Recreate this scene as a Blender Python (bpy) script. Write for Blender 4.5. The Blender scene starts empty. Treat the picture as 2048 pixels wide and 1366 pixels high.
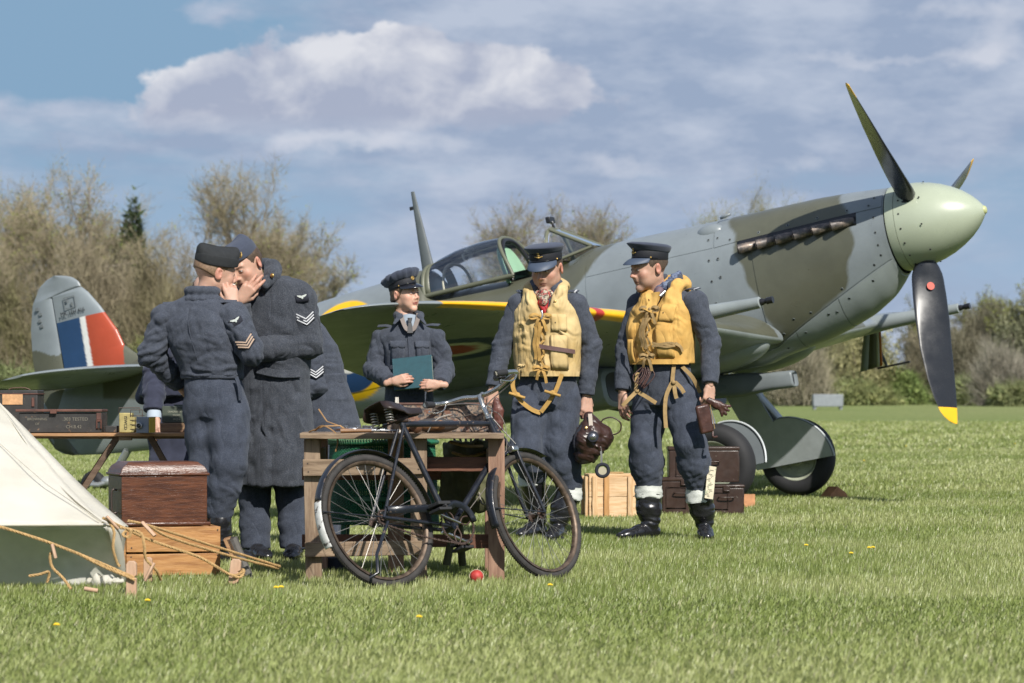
import bpy, bmesh, math, random
import numpy as np
from math import sin, cos, pi, radians, sqrt
from mathutils import Vector, Matrix, Euler
random.seed(7); np.random.seed(7)
SC = bpy.context.scene
COL = SC.collection
# ------------------------------------------------------------------ camera
FP = 6000.0; HY = 805.0; CH = 0.86          # focal length in photo pixels, eye-level row, camera height
cam_d = bpy.data.cameras.new('camera'); cam = bpy.data.objects.new('camera', cam_d); COL.objects.link(cam)
cam.location = (0, 0, CH); cam.rotation_euler = (radians(90), 0, 0)
cam_d.sensor_width = 36; cam_d.lens = FP / 2048 * 36
cam_d.shift_y = (HY - 683) / 2048
cam_d.clip_start = 0.2; cam_d.clip_end = 2000
cam_d.dof.use_dof = True; cam_d.dof.focus_distance = 17.0; cam_d.dof.aperture_fstop = 5.6
SC.camera = cam
# ------------------------------------------------------------------ light
SUN = Vector((0.30, -0.70, 0.66)).normalized()      # towards the sun
sun_d = bpy.data.lights.new('sun', 'SUN'); sun_d.energy = 4.6; sun_d.angle = radians(0.53); sun_d.color = (1.0, 0.955, 0.88)
sun = bpy.data.objects.new('sun', sun_d); COL.objects.link(sun)
sun.rotation_euler = SUN.to_track_quat('Z', 'Y').to_euler(); sun.location = (6, -10, 14)
SC.view_settings.view_transform = 'Standard'; SC.view_settings.look = 'None'
SC.view_settings.exposure = 0.38; SC.view_settings.gamma = 1.0; SC.view_settings.use_curve_mapping = False
SC.render.engine = 'CYCLES'
SC.cycles.max_bounces = 6; SC.cycles.transparent_max_bounces = 12; SC.cycles.transmission_bounces = 6
SC.cycles.caustics_reflective = False; SC.cycles.caustics_refractive = False

def world_sky():
    w = bpy.data.worlds.new('World'); SC.world = w; w.use_nodes = True
    nt = w.node_tree; N = nt.nodes; L = nt.links; N.clear()
    out = N.new('ShaderNodeOutputWorld'); bg = N.new('ShaderNodeBackground'); bg.inputs['Strength'].default_value = 0.1
    sky = N.new('ShaderNodeTexSky'); sky.sky_type = 'NISHITA'; sky.sun_disc = False
    sky.sun_elevation = math.asin(SUN.z); sky.sun_rotation = math.atan2(SUN.x, SUN.y)
    sky.air_density = 1.0; sky.dust_density = 0.6; sky.ozone_density = 1.6
    tc = N.new('ShaderNodeTexCoord'); sep = N.new('ShaderNodeSeparateXYZ'); L.new(tc.outputs['Generated'], sep.inputs[0])
    def M(op, a, b=None, c=None, clamp=False):
        n = N.new('ShaderNodeMath'); n.operation = op; n.use_clamp = clamp
        for i, v in enumerate((a, b, c)):
            if v is None: continue
            if isinstance(v, (int, float)): n.inputs[i].default_value = v
            else: L.new(v, n.inputs[i])
        return n.outputs[0]
    X, Y, Z = sep.outputs
    az = M('ARCTAN2', X, Y)                       # 0 straight ahead
    el = M('ARCSINE', Z)
    def noise(sx, sy, sz_, scale, det=5, rough=.55, dist=0.0):
        cb = N.new('ShaderNodeCombineXYZ'); L.new(M('MULTIPLY', az, sx), cb.inputs[0]); L.new(M('MULTIPLY', el, sy), cb.inputs[1]); cb.inputs[2].default_value = sz_
        n = N.new('ShaderNodeTexNoise'); n.inputs['Scale'].default_value = scale; n.inputs['Detail'].default_value = det
        n.inputs['Roughness'].default_value = rough; n.inputs['Distortion'].default_value = dist
        L.new(cb.outputs[0], n.inputs['Vector']); return n.outputs['Fac']
    nw1 = noise(1, 1.6, 3.3, 34, 5, .58); nw2 = noise(1, 1.6, 9.1, 34, 5, .58)
    azw = M('ADD', az, M('MULTIPLY', M('SUBTRACT', nw1, .5), .028)); elw = M('ADD', el, M('MULTIPLY', M('SUBTRACT', nw2, .5), .020))
    def blob(px, py, rx, ry, amp):
        a0 = (px - 1024) / FP; e0 = (HY - py) / FP
        u = M('MULTIPLY', M('SUBTRACT', azw, a0), FP / rx); v = M('MULTIPLY', M('SUBTRACT', elw, e0), FP / ry)
        r2 = M('ADD', M('MULTIPLY', u, u), M('MULTIPLY', v, v))
        return M('MULTIPLY', M('POWER', 2.718, M('MULTIPLY', r2, -1.0)), amp)
    def addall(l):
        s = l[0]
        for x in l[1:]: s = M('ADD', s, x)
        return s
    # grey cloud cover (soft sheets everywhere, opening to clear blue at the upper left)
    cover = noise(1, 3.2, 1.7, 7.5, 6, .6, .3)
    veil = M('ADD', cover, addall([blob(1500, 60, 700, 170, .30), blob(1300, 330, 900, 260, .10), blob(100, 60, 420, 130, -.40), blob(100, 150, 360, 60, -.2),
                                   blob(150, 240, 420, 30, .16), blob(200, 300, 330, 22, .12), blob(430, 30, 80, 26, .30), blob(1980, 40, 160, 60, .25)]))
    vmask = M('SMOOTH_MIN', M('MULTIPLY', M('SUBTRACT', veil, .36), 4.2, clamp=True), 1.0, .1)
    # the big cumulus
    cum = addall([blob(720, 222, 400, 46, .75), blob(420, 215, 130, 55, .5), blob(700, 175, 330, 80, 1.0), blob(430, 205, 150, 72, .8), blob(760, 95, 110, 48, .55), blob(640, 120, 130, 52, .5), blob(940, 165, 210, 62, .75), blob(1090, 195, 110, 40, .5)])
    bump = noise(1, 1.3, 5.5, 60, 6, .6)
    cmask = M('MULTIPLY', M('SUBTRACT', M('ADD', cum, M('MULTIPLY', M('SUBTRACT', bump, .5), 1.25)), .40), 5.0, clamp=True)
    small = addall([blob(740, 285, 190, 22, .8), blob(1240, 335, 120, 22, .6), blob(1600, 340, 70, 22, .5), blob(1700, 125, 180, 15, .6), blob(1960, 130, 100, 26, .7), blob(1900, 40, 170, 22, .5), blob(1990, 80, 60, 50, .55), blob(580, 290, 60, 24, .5), blob(1350, 440, 120, 20, .25), blob(820, 250, 90, 12, .5), blob(1680, 225, 170, 16, .35)])
    smask = M('MULTIPLY', M('SUBTRACT', M('ADD', small, M('MULTIPLY', M('SUBTRACT', bump, .5), .9)), .25), 1.6, clamp=True)
    lumn = noise(1, 2.6, 12.7, 22, 5, .6)
    # brightness inside the cumulus: sunlit heads, grey flat base
    head = M('MULTIPLY', M('SUBTRACT', el, (HY - 232) / FP), FP / 130, clamp=True)
    lit = M('MULTIPLY', M('ADD', M('MULTIPLY', head, .85), M('MULTIPLY', M('SUBTRACT', noise(1, 1.4, 7.7, 38, 5, .55, .2), .50), 3.4)), 1.0, clamp=True)
    def col(r, g, b):
        n = N.new('ShaderNodeRGB'); n.outputs[0].default_value = (r, g, b, 1); return n.outputs[0]
    def mix(f, a, b):
        n = N.new('ShaderNodeMix'); n.data_type = 'RGBA'; n.clamp_factor = True
        if isinstance(f, float): n.inputs[0].default_value = f
        else: L.new(f, n.inputs[0])
        L.new(a, n.inputs[6]); L.new(b, n.inputs[7]); return n.outputs[2]
    def up(c, k): return tuple(x * k for x in c)
    K = 10.0
    # zenith-ward the clear sky stays the Nishita blue; towards the horizon it pales
    hz = M('MULTIPLY', M('SUBTRACT', 0.10, el), 9.0, clamp=True)
    blue = mix(M('MULTIPLY', M('SUBTRACT', .6, el), 3.0, clamp=True), sky.outputs[0], col(*up((.185, .300, .430), K)))
    base = mix(hz, blue, col(*up((.345, .420, .545), K)))
    veilc = mix(M('MULTIPLY', M('SUBTRACT', lumn, .38), 4.2, clamp=True), col(*up((.262, .312, .425), K)), col(*up((.420, .455, .545), K)))
    s1 = mix(M('MULTIPLY', vmask, .82), base, veilc)
    s2 = mix(M('MULTIPLY', smask, .85), s1, col(*up((.49, .515, .585), K)))
    cumc = mix(lit, col(*up((.300, .335, .435), K)), col(*up((.585, .592, .630), K)))
    soft = M('MULTIPLY', M('SUBTRACT', el, (HY - 285) / FP), FP / 55, clamp=True); s3 = mix(M('MULTIPLY', M('MULTIPLY', cmask, soft), .93), s2, cumc)
    # below the horizon: ground-coloured
    s4 = mix(M('MULTIPLY', M('SUBTRACT', -.01, el), 40, clamp=True), s3, col(.8, 1.0, .45))
    L.new(s4, bg.inputs['Color']); L.new(bg.outputs[0], out.inputs['Surface'])
world_sky()

# ------------------------------------------------------------------ basic helpers
def gz(x, y):
    """height of the field: level near the camera, very gently rising away from it"""
    y = np.asarray(y, float)
    return np.where(y < 15, 0.0, (y - 15) * 0.0056)
def W(px, py, D):
    """the world point at distance D that the photograph shows at (px, py)"""
    return Vector(((px - 1024) * D / FP, D, CH - (py - HY) * D / FP))

def tag(o, label=None, cat=None, group=None, kind=None):
    if label: o['label'] = label
    if cat: o['category'] = cat
    if group: o['group'] = group
    if kind: o['kind'] = kind
    return o
def thing(name, label, cat, loc=(0, 0, 0), rot=(0, 0, 0), group=None):
    o = bpy.data.objects.new(name, None); COL.objects.link(o); o.empty_display_size = .1
    o.location = loc; o.rotation_euler = rot
    return tag(o, label, cat, group)
def wmat(o):
    m = Matrix.LocRotScale(o.location, o.rotation_euler, o.scale)
    return wmat(o.parent) @ m if o.parent else m
def dup_tree(o, parent=None):
    c = o.copy(); COL.objects.link(c); c.parent = parent
    for ch in list(o.children): dup_tree(ch, c)
    return c

class G:
    """collects geometry for one mesh object"""
    def __init__(s): s.v = []; s.f = []; s.n = 0
    def add(s, v, f):
        v = np.asarray(v, float).reshape(-1, 3); s.v.append(v); n = s.n
        s.f += [tuple(int(i) + n for i in q) for q in f]; s.n += len(v); return s
    def box(s, c, size, R=None, taper=None):
        h = np.array(size) / 2.0
        v = np.array([(x, y, z) for z in (-1, 1) for y in (-1, 1) for x in (-1, 1)], float) * h
        if taper: v[4:, :2] *= taper
        if R is not None: v = v @ np.array(R).reshape(3, 3).T
        return s.add(v + np.array(c), [(0, 2, 3, 1), (4, 5, 7, 6), (0, 1, 5, 4), (2, 6, 7, 3), (0, 4, 6, 2), (1, 3, 7, 5)])
    def bar(s, a, b, w, h, up=(0, 0, 1)):
        a = Vector(a); b = Vector(b); d = (b - a); L = d.length; d.normalize(); up = Vector(up)
        x = d.cross(up); x = x.normalized() if x.length > 1e-4 else Vector((1, 0, 0)); y = x.cross(d).normalized()
        R = np.array([[x[i], d[i], y[i]] for i in range(3)])
        return s.box((a + b) / 2, (w, L, h), R)
    def tube(s, pts, r, n=10, caps=True, closed=False, flat=1.0, up=None):
        P = np.array([tuple(p) for p in pts], float); m = len(P)
        r = np.broadcast_to(np.asarray(r, float), (m,))
        T = np.gradient(P, axis=0) if not closed else np.roll(P, -1, 0) - np.roll(P, 1, 0)
        T /= np.linalg.norm(T, axis=1)[:, None] + 1e-12
        u = np.array(up if up is not None else ((0, 0, 1) if abs(T[0][2]) < .9 else (1, 0, 0)), float)
        vs = []
        for i in range(m):
            a = u - T[i] * (u @ T[i]); nn = np.linalg.norm(a)
            if nn < 1e-6: a = np.cross(T[i], (1, .3, .2)); nn = np.linalg.norm(a)
            a /= nn; b = np.cross(T[i], a)
            if up is None: u = a
            t = np.arange(n) * 2 * pi / n
            vs.append(P[i] + r[i] * (np.cos(t)[:, None] * a * flat + np.sin(t)[:, None] * b))
        f = []
        for i in range(m if closed else m - 1):
            j = (i + 1) % m
            for k in range(n): f.append((i * n + k, i * n + (k + 1) % n, j * n + (k + 1) % n, j * n + k))
        if caps and not closed: f += [tuple(range(n))[::-1], tuple((m - 1) * n + k for k in range(n))]
        return s.add(np.concatenate(vs), f)
    def loft(s, rings, caps=True, closed_u=True):
        n = len(rings[0]); m = len(rings); f = []
        for i in range(m - 1):
            for k in range(n if closed_u else n - 1):
                f.append((i * n + k, i * n + (k + 1) % n, (i + 1) * n + (k + 1) % n, (i + 1) * n + k))
        if caps and closed_u: f += [tuple(range(n))[::-1], tuple((m - 1) * n + k for k in range(n))]
        return s.add(np.concatenate([np.array(r, float) for r in rings]), f)
    def lathe(s, prof, c=(0, 0, 0), axis=(0, 0, 1), n=24, caps=True):
        ax = Vector(axis).normalized(); q = ax.to_track_quat('Z', 'Y').to_matrix()
        rings = []
        for (r, h) in prof:
            rings.append([np.array(q @ Vector((r * cos(t), r * sin(t), h))) + np.array(c) for t in np.arange(n) * 2 * pi / n])
        return s.loft(rings, caps)
    def ball(s, c, r, n=12, R=None):
        r = np.broadcast_to(np.asarray(r, float), (3,)); vs = []; m = max(4, n // 2)
        for i in range(m + 1):
            a = pi * i / m
            for k in range(n):
                b = 2 * pi * k / n; vs.append((sin(a) * cos(b), sin(a) * sin(b), cos(a)))
        v = np.array(vs) * r
        if R is not None: v = v @ np.array(R).reshape(3, 3).T
        f = [(i * n + k, i * n + (k + 1) % n, (i + 1) * n + (k + 1) % n, (i + 1) * n + k)[::-1] for i in range(m) for k in range(n)]
        return s.add(v + np.array(c), f)
    def prism(s, outline, a, b):
        """outline: 3-D points in a plane; extruded from +a to +b (vectors)"""
        o = np.array([tuple(p) for p in outline], float); n = len(o)
        return s.add(np.concatenate([o + np.array(a), o + np.array(b)]), [tuple(range(n))[::-1], tuple(range(n, 2 * n))] + [(k, (k + 1) % n, n + (k + 1) % n, n + k) for k in range(n)])
    def arr(s): return np.concatenate(s.v) if s.v else np.zeros((0, 3))

def mesh_obj(name, v, f, mat, parent=None, smooth=True, world=False, cols=None, bevel=0, bseg=2, auto=None, solid=0, subsurf=0, fix=True, clamp=True):
    me = bpy.data.meshes.new(name)
    v = np.asarray(v, float)
    if world and parent is not None:
        Mi = np.array(wmat(parent).inverted()); v = v @ Mi[:3, :3].T + Mi[:3, 3]
    if isinstance(f, np.ndarray):
        k = f.shape[1]; me.vertices.add(len(v)); me.vertices.foreach_set('co', v.ravel())
        me.loops.add(f.size); me.loops.foreach_set('vertex_index', f.ravel().astype(np.int32))
        me.polygons.add(len(f)); me.polygons.foreach_set('loop_start', np.arange(0, f.size, k, dtype=np.int32))
        me.polygons.foreach_set('loop_total', np.full(len(f), k, dtype=np.int32)); me.update(calc_edges=True)
    else:
        me.from_pydata(v.tolist(), [], f); me.update()
    if fix and not isinstance(f, np.ndarray):
        bm = bmesh.new(); bm.from_mesh(me); bmesh.ops.recalc_face_normals(bm, faces=bm.faces[:]); bm.to_mesh(me); bm.free()
    me.polygons.foreach_set('use_smooth', [smooth] * len(me.polygons))
    if cols is not None:
        ca = me.color_attributes.new('Col', 'FLOAT_COLOR', 'POINT')
        c4 = np.ones((len(v), 4)); c4[:, :3] = cols; ca.data.foreach_set('color', c4.ravel())
    o = bpy.data.objects.new(name, me); COL.objects.link(o); o.parent = parent
    if mat is not None:
        for m in (mat if isinstance(mat, (list, tuple)) else [mat]): me.materials.append(m)
    if solid:
        m = o.modifiers.new('Solid', 'SOLIDIFY'); m.thickness = solid; m.offset = 0
    if bevel:
        m = o.modifiers.new('Bevel', 'BEVEL'); m.width = bevel; m.segments = bseg; m.limit_method = 'ANGLE'; m.angle_limit = radians(40); m.use_clamp_overlap = clamp
    if subsurf:
        m = o.modifiers.new('Sub', 'SUBSURF'); m.levels = m.render_levels = subsurf
    if auto is not None and smooth:
        bm = bmesh.new(); bm.from_mesh(me); c = radians(auto)
        for e in bm.edges:
            if len(e.link_faces) == 2 and e.calc_face_angle(0) > c: e.smooth = False
        bm.to_mesh(me); bm.free()
    return o
def put(name, g, mat, parent=None, **k):
    if k.get('smooth', True): k.setdefault('auto', 65)
    return mesh_obj(name, g.arr(), g.f, mat, parent, **k)

# ------------------------------------------------------------------ materials
MATS = {}
def mat(name, color, rough=.6, metal=0.0, var=.12, vscale=8.0, bump=0.0, bscale=60.0, stretch=None, attr=False, spec=.5, coat=0.0, sheen=0.0,
        color2=None, c2scale=3.0, c2lo=.45, c2hi=.65, detail=4.0, rvar=0.0, trans=0.0, alpha=1.0, sss=0.0, emit=None, coord='Object', speck=None, fold=None):
    if name in MATS: return MATS[name]
    m = bpy.data.materials.new(name); m.use_nodes = True; MATS[name] = m
    nt = m.node_tree; N = nt.nodes; L = nt.links; b = N['Principled BSDF']
    b.inputs['Roughness'].default_value = rough; b.inputs['Metallic'].default_value = metal
    b.inputs['Specular IOR Level'].default_value = spec
    if coat: b.inputs['Coat Weight'].default_value = coat; b.inputs['Coat Roughness'].default_value = .12
    if sheen: b.inputs['Sheen Weight'].default_value = sheen; b.inputs['Sheen Roughness'].default_value = .6; b.inputs['Sheen Tint'].default_value = (.7, .75, .85, 1)
    if trans: b.inputs['Transmission Weight'].default_value = trans
    if alpha < 1: b.inputs['Alpha'].default_value = alpha
    if sss: b.inputs['Subsurface Weight'].default_value = sss; b.inputs['Subsurface Radius'].default_value = (.012, .005, .003); b.inputs['Subsurface Scale'].default_value = 1.0
    tc = N.new('ShaderNodeTexCoord'); vec = tc.outputs[coord]
    if stretch is not None:
        mp = N.new('ShaderNodeMapping'); mp.inputs['Scale'].default_value = stretch; L.new(vec, mp.inputs[0]); vec = mp.outputs[0]
    def noise(s, d=detail, r=.6):
        n = N.new('ShaderNodeTexNoise'); n.inputs['Scale'].default_value = s; n.inputs['Detail'].default_value = d; n.inputs['Roughness'].default_value = r
        L.new(vec, n.inputs['Vector']); return n.outputs['Fac']
    def ramp(fac, lo, hi, a, bb):
        r = N.new('ShaderNodeMapRange'); r.inputs['From Min'].default_value = lo; r.inputs['From Max'].default_value = hi
        r.inputs['To Min'].default_value = a; r.inputs['To Max'].default_value = bb; L.new(fac, r.inputs['Value']); return r.outputs[0]
    if attr:
        a = N.new('ShaderNodeAttribute'); a.attribute_name = 'Col'; base = a.outputs['Color']
    else:
        rg = N.new('ShaderNodeRGB'); rg.outputs[0].default_value = (*color, 1); base = rg.outputs[0]
    def mixc(f, x, y, mode='MIX'):
        n = N.new('ShaderNodeMix'); n.data_type = 'RGBA'; n.blend_type = mode; n.clamp_factor = True
        if isinstance(f, float): n.inputs[0].default_value = f
        else: L.new(f, n.inputs[0])
        L.new(x, n.inputs[6]); L.new(y, n.inputs[7]); return n.outputs[2]
    if color2 is not None:
        r2 = N.new('ShaderNodeRGB'); r2.outputs[0].default_value = (*color2, 1)
        base = mixc(ramp(noise(c2scale), c2lo, c2hi, 0, 1), base, r2.outputs[0])
    if speck is not None:
        r3 = N.new('ShaderNodeRGB'); r3.outputs[0].default_value = (*speck[0], 1)
        base = mixc(ramp(noise(speck[1], 2), speck[2], speck[3], 0, speck[4]), base, r3.outputs[0])
    if var:
        v = ramp(noise(vscale), .3, .7, 1 - var, 1 + var); cb = N.new('ShaderNodeCombineColor')
        for i in range(3): L.new(v, cb.inputs[i])
        base = mixc(1.0, base, cb.outputs[0], 'MULTIPLY')
    L.new(base, b.inputs['Base Color'])
    if rvar: L.new(ramp(noise(vscale * 1.7), .3, .7, max(0.02, rough - rvar), min(1, rough + rvar)), b.inputs['Roughness'])
    nrm_ = None
    if fold:
        mp = N.new('ShaderNodeMapping'); mp.inputs['Scale'].default_value = fold[2] if len(fold) > 2 else (1.3, 1.3, .8); mp.inputs['Rotation'].default_value = (.2, .35, .1); L.new(tc.outputs[coord], mp.inputs[0])
        n_ = N.new('ShaderNodeTexNoise'); n_.inputs['Scale'].default_value = fold[0]; n_.inputs['Detail'].default_value = 2.0; n_.inputs['Roughness'].default_value = .5; n_.inputs['Distortion'].default_value = .35; L.new(mp.outputs[0], n_.inputs['Vector'])
        a_ = N.new('ShaderNodeMath'); a_.operation = 'SUBTRACT'; a_.inputs[1].default_value = .5; L.new(n_.outputs['Fac'], a_.inputs[0]); c_ = N.new('ShaderNodeMath'); c_.operation = 'ABSOLUTE'; L.new(a_.outputs[0], c_.inputs[0]); e_ = N.new('ShaderNodeMath'); e_.operation = 'POWER'; e_.inputs[1].default_value = .8; L.new(c_.outputs[0], e_.inputs[0])
        bp = N.new('ShaderNodeBump'); bp.inputs['Strength'].default_value = 1.0; bp.inputs['Distance'].default_value = fold[1]; L.new(e_.outputs[0], bp.inputs['Height']); nrm_ = bp.outputs[0]; L.new(nrm_, b.inputs['Normal'])
    if bump:
        bp = N.new('ShaderNodeBump'); bp.inputs['Strength'].default_value = 1.0; bp.inputs['Distance'].default_value = bump
        L.new(noise(bscale, 3), bp.inputs['Height']); L.new(bp.outputs[0], b.inputs['Normal'])
        if nrm_: L.new(nrm_, bp.inputs['Normal'])
    if emit: b.inputs['Emission Color'].default_value = (*emit[0], 1); b.inputs['Emission Strength'].default_value = emit[1]
    return m
def srgb(r, g, b):
    f = lambda c: c / 12.92 if c <= .04045 else ((c + .055) / 1.055) ** 2.4
    return tuple(f(x / 255.0) for x in (r, g, b))

# ------------------------------------------------------------------ value noise in numpy
_rs = np.random.RandomState(5); _P = _rs.permutation(512); _P = np.concatenate([_P, _P, _P]); _GR = _rs.normal(size=(512, 3)); _GR /= np.linalg.norm(_GR, axis=1)[:, None]
def perlin(p):
    p = np.asarray(p, float); i = np.floor(p).astype(int); f = p - i; u = f * f * f * (f * (f * 6 - 15) + 10); i &= 255; r = 0
    for dx in (0, 1):
        for dy in (0, 1):
            for dz in (0, 1):
                h = _P[_P[_P[i[:, 0] + dx] + i[:, 1] + dy] + i[:, 2] + dz]
                g = _GR[h]; d = f - np.array([dx, dy, dz]); w = (u[:, 0] if dx else 1 - u[:, 0]) * (u[:, 1] if dy else 1 - u[:, 1]) * (u[:, 2] if dz else 1 - u[:, 2])
                r = r + w * (g * d).sum(1)
    return r * 1.6
def fbm(p, o=3):
    s = 0; a = 1
    for k in range(o): s = s + a * perlin(p * (2 ** k) + k * 17.3); a *= .5
    return s

# ------------------------------------------------------------------ signed-distance modelling + surface nets
class SDF:
    def __init__(s): s.ops = []
    def _a(s, fn, lo, hi, k, mode='u'): s.ops.append((fn, np.array(lo, float), np.array(hi, float), k, mode)); return s
    def cone(s, a, b, ra, rb, k=.02, mode='u', flat=None):
        a = np.array(tuple(a), float); b = np.array(tuple(b), float); ba = b - a; L2 = ba @ ba + 1e-12
        if flat is not None: nrm = np.array(flat[0], float); nrm /= np.linalg.norm(nrm); fk = flat[1]
        def fn(p):
            q = p - a; t = np.clip((q @ ba) / L2, 0, 1); o = q - t[..., None] * ba
            if flat is not None:
                o = o + (o @ nrm)[..., None] * (1 / fk - 1) * nrm
                return (np.linalg.norm(o, axis=-1) - (ra + (rb - ra) * t)) * min(1, fk * 1.2)
            return np.linalg.norm(o, axis=-1) - (ra + (rb - ra) * t)
        m = max(ra, rb) + k + .02; return s._a(fn, np.minimum(a, b) - m, np.maximum(a, b) + m, k, mode)
    def chain(s, pts, rs, k=.02, **kw):
        for i in range(len(pts) - 1): s.cone(pts[i], pts[i + 1], rs[i], rs[i + 1], k, **kw)
        return s
    def ell(s, c, r, k=.02, mode='u', R=None):
        c = np.array(tuple(c), float); r = np.array(r, float) * np.ones(3); R_ = None if R is None else np.array(R).reshape(3, 3)
        def fn(p):
            q = p - c
            if R_ is not None: q = q @ R_
            k0 = np.linalg.norm(q / r, axis=-1); k1 = np.linalg.norm(q / (r * r), axis=-1) + 1e-9
            return k0 * (k0 - 1) / k1
        m = r.max() + k + .02; return s._a(fn, c - m, c + m, k, mode)
    def box(s, c, h, rnd=.005, k=.01, mode='u', R=None):
        c = np.array(tuple(c), float); h = np.array(h, float); R_ = None if R is None else np.array(R).reshape(3, 3)
        def fn(p):
            q = p - c
            if R_ is not None: q = q @ R_
            q = np.abs(q) - (h - rnd); return np.linalg.norm(np.maximum(q, 0), axis=-1) + np.minimum(q.max(-1), 0) - rnd
        m = np.linalg.norm(h) + k + .02; return s._a(fn, c - m, c + m, k, mode)
    def stack(s, rows, k=.03, mode='u', pw=2.3, zext=.0):
        """rows: (z, cx, cy, rx, ry, yaw) elliptical sections from bottom to top"""
        A = np.array(sorted(rows), float); z0, z1 = A[0, 0], A[-1, 0]
        def fn(p):
            z = p[..., 2]; I = [np.interp(z, A[:, 0], A[:, i]) for i in range(1, 6)]
            cx, cy, rx, ry, yaw = I; x = p[..., 0] - cx; y = p[..., 1] - cy; c_, s_ = np.cos(yaw), np.sin(yaw)
            u = x * c_ + y * s_; v = -x * s_ + y * c_
            d = ((np.abs(u / rx) ** pw + np.abs(v / ry) ** pw) ** (1 / pw) - 1) * np.minimum(rx, ry)
            return np.maximum(d, np.maximum(z0 - z, z - z1))
        m = A[:, 3:5].max() + k + .03
        lo = [A[:, 1].min() - m, A[:, 2].min() - m, z0 - k - .02]; hi = [A[:, 1].max() + m, A[:, 2].max() + m, z1 + k + .02]
        return s._a(fn, lo, hi, k, mode)
    def cut(s, c, n, k=.004):
        """keep the side the normal points away from"""
        c = np.array(tuple(c), float); n = np.array(tuple(n), float); n /= np.linalg.norm(n)
        return s._a(lambda p: (p - c) @ n, [-9] * 3, [9] * 3, k, 'i')
    def mesh(s, h=.008, pad=.03, lo=None, hi=None):
        us = [o for o in s.ops if o[4] == 'u']
        lo = np.min([o[1] for o in us], 0) if lo is None else np.array(lo, float); hi = np.max([o[2] for o in us], 0) if hi is None else np.array(hi, float)
        n = np.ceil((hi - lo) / h).astype(int) + 2; ax = [lo[i] + h * np.arange(n[i]) for i in range(3)]
        D = np.full(tuple(n), 1.0)
        for fn, l, hh, k, mode in s.ops:
            i0 = np.clip(np.floor((l - lo) / h).astype(int), 0, n); i1 = np.clip(np.ceil((hh - lo) / h).astype(int) + 1, 0, n)
            if mode == 'i': i0 = np.zeros(3, int); i1 = n
            if (i1 <= i0).any(): continue
            sl = tuple(slice(i0[i], i1[i]) for i in range(3))
            p = np.stack(np.meshgrid(*[ax[i][sl[i]] for i in range(3)], indexing='ij'), -1)
            d = fn(p); A = D[sl]
            if mode == 'u':
                hh_ = np.clip(.5 + .5 * (A - d) / k, 0, 1); D[sl] = A * (1 - hh_) + d * hh_ - k * hh_ * (1 - hh_)
            else:
                if mode == 's': d = -d
                hh_ = np.clip(.5 - .5 * (A - d) / k, 0, 1); D[sl] = A * (1 - hh_) + d * hh_ + k * hh_ * (1 - hh_)
        D[0] = D[-1] = 1; D[:, 0] = D[:, -1] = 1; D[:, :, 0] = D[:, :, -1] = 1
        ins = D < 0; C = [n[0] - 1, n[1] - 1, n[2] - 1]
        cs = [ins[a:a + C[0], b:b + C[1], c:c + C[2]] for a in (0, 1) for b in (0, 1) for c in (0, 1)]
        sm = sum(x.astype(np.int8) for x in cs); act = (sm > 0) & (sm < 8); idx = np.argwhere(act)
        num = np.full(act.shape, -1, dtype=np.int64); num[tuple(idx.T)] = np.arange(len(idx))
        acc = np.zeros((len(idx), 3)); cnt = np.zeros(len(idx))
        cor = [(a, b, c) for a in (0, 1) for b in (0, 1) for c in (0, 1)]
        val = {c: D[idx[:, 0] + c[0], idx[:, 1] + c[1], idx[:, 2] + c[2]] for c in cor}
        for a in cor:
            for ax_ in range(3):
                if a[ax_]: continue
                b = list(a); b[ax_] = 1; b = tuple(b); va, vb = val[a], val[b]; m = (va < 0) != (vb < 0)
                t = np.where(m, va / np.where(m, va - vb, 1), 0); q = np.array(a, float)[None].repeat(len(idx), 0); q[:, ax_] = t
                acc[m] += q[m]; cnt[m] += 1
        V = lo + h * (idx + acc / np.maximum(cnt, 1)[:, None]); F = []
        for ax_ in range(3):
            o1, o2 = [(1, 2), (2, 0), (0, 1)][ax_]
            sa = [slice(1, -1)] * 3; sa[ax_] = slice(0, -1); sb = [slice(1, -1)] * 3; sb[ax_] = slice(1, None)
            A, B = ins[tuple(sa)], ins[tuple(sb)]; e = np.argwhere(A != B); base = e.copy(); base[:, o1] += 1; base[:, o2] += 1
            flip = A[tuple(e.T)]
            def nb(d1, d2): q = base.copy(); q[:, o1] -= d1; q[:, o2] -= d2; return num[tuple(q.T)]
            q = np.stack([nb(1, 1), nb(0, 1), nb(0, 0), nb(1, 0)], 1)
            q[~flip] = q[~flip][:, ::-1]; F.append(q)
        F = np.concatenate(F); F = F[(F >= 0).all(1)]
        return V, F
def vnormals(V, F):
    n = np.cross(V[F[:, 2]] - V[F[:, 0]], V[F[:, 3]] - V[F[:, 1]]); N_ = np.zeros_like(V)
    for i in range(4): np.add.at(N_, F[:, i], n)
    return N_ / (np.linalg.norm(N_, axis=1)[:, None] + 1e-12)
def relax(V, F, it=2, lam=.5):
    E = np.concatenate([F[:, [0, 1]], F[:, [1, 2]], F[:, [2, 3]], F[:, [3, 0]]])
    for _ in range(it):
        S = np.zeros_like(V); c = np.zeros(len(V))
        np.add.at(S, E[:, 0], V[E[:, 1]]); np.add.at(c, E[:, 0], 1); np.add.at(S, E[:, 1], V[E[:, 0]]); np.add.at(c, E[:, 1], 1)
        V = V + lam * (S / np.maximum(c, 1)[:, None] - V)
    return V
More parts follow.
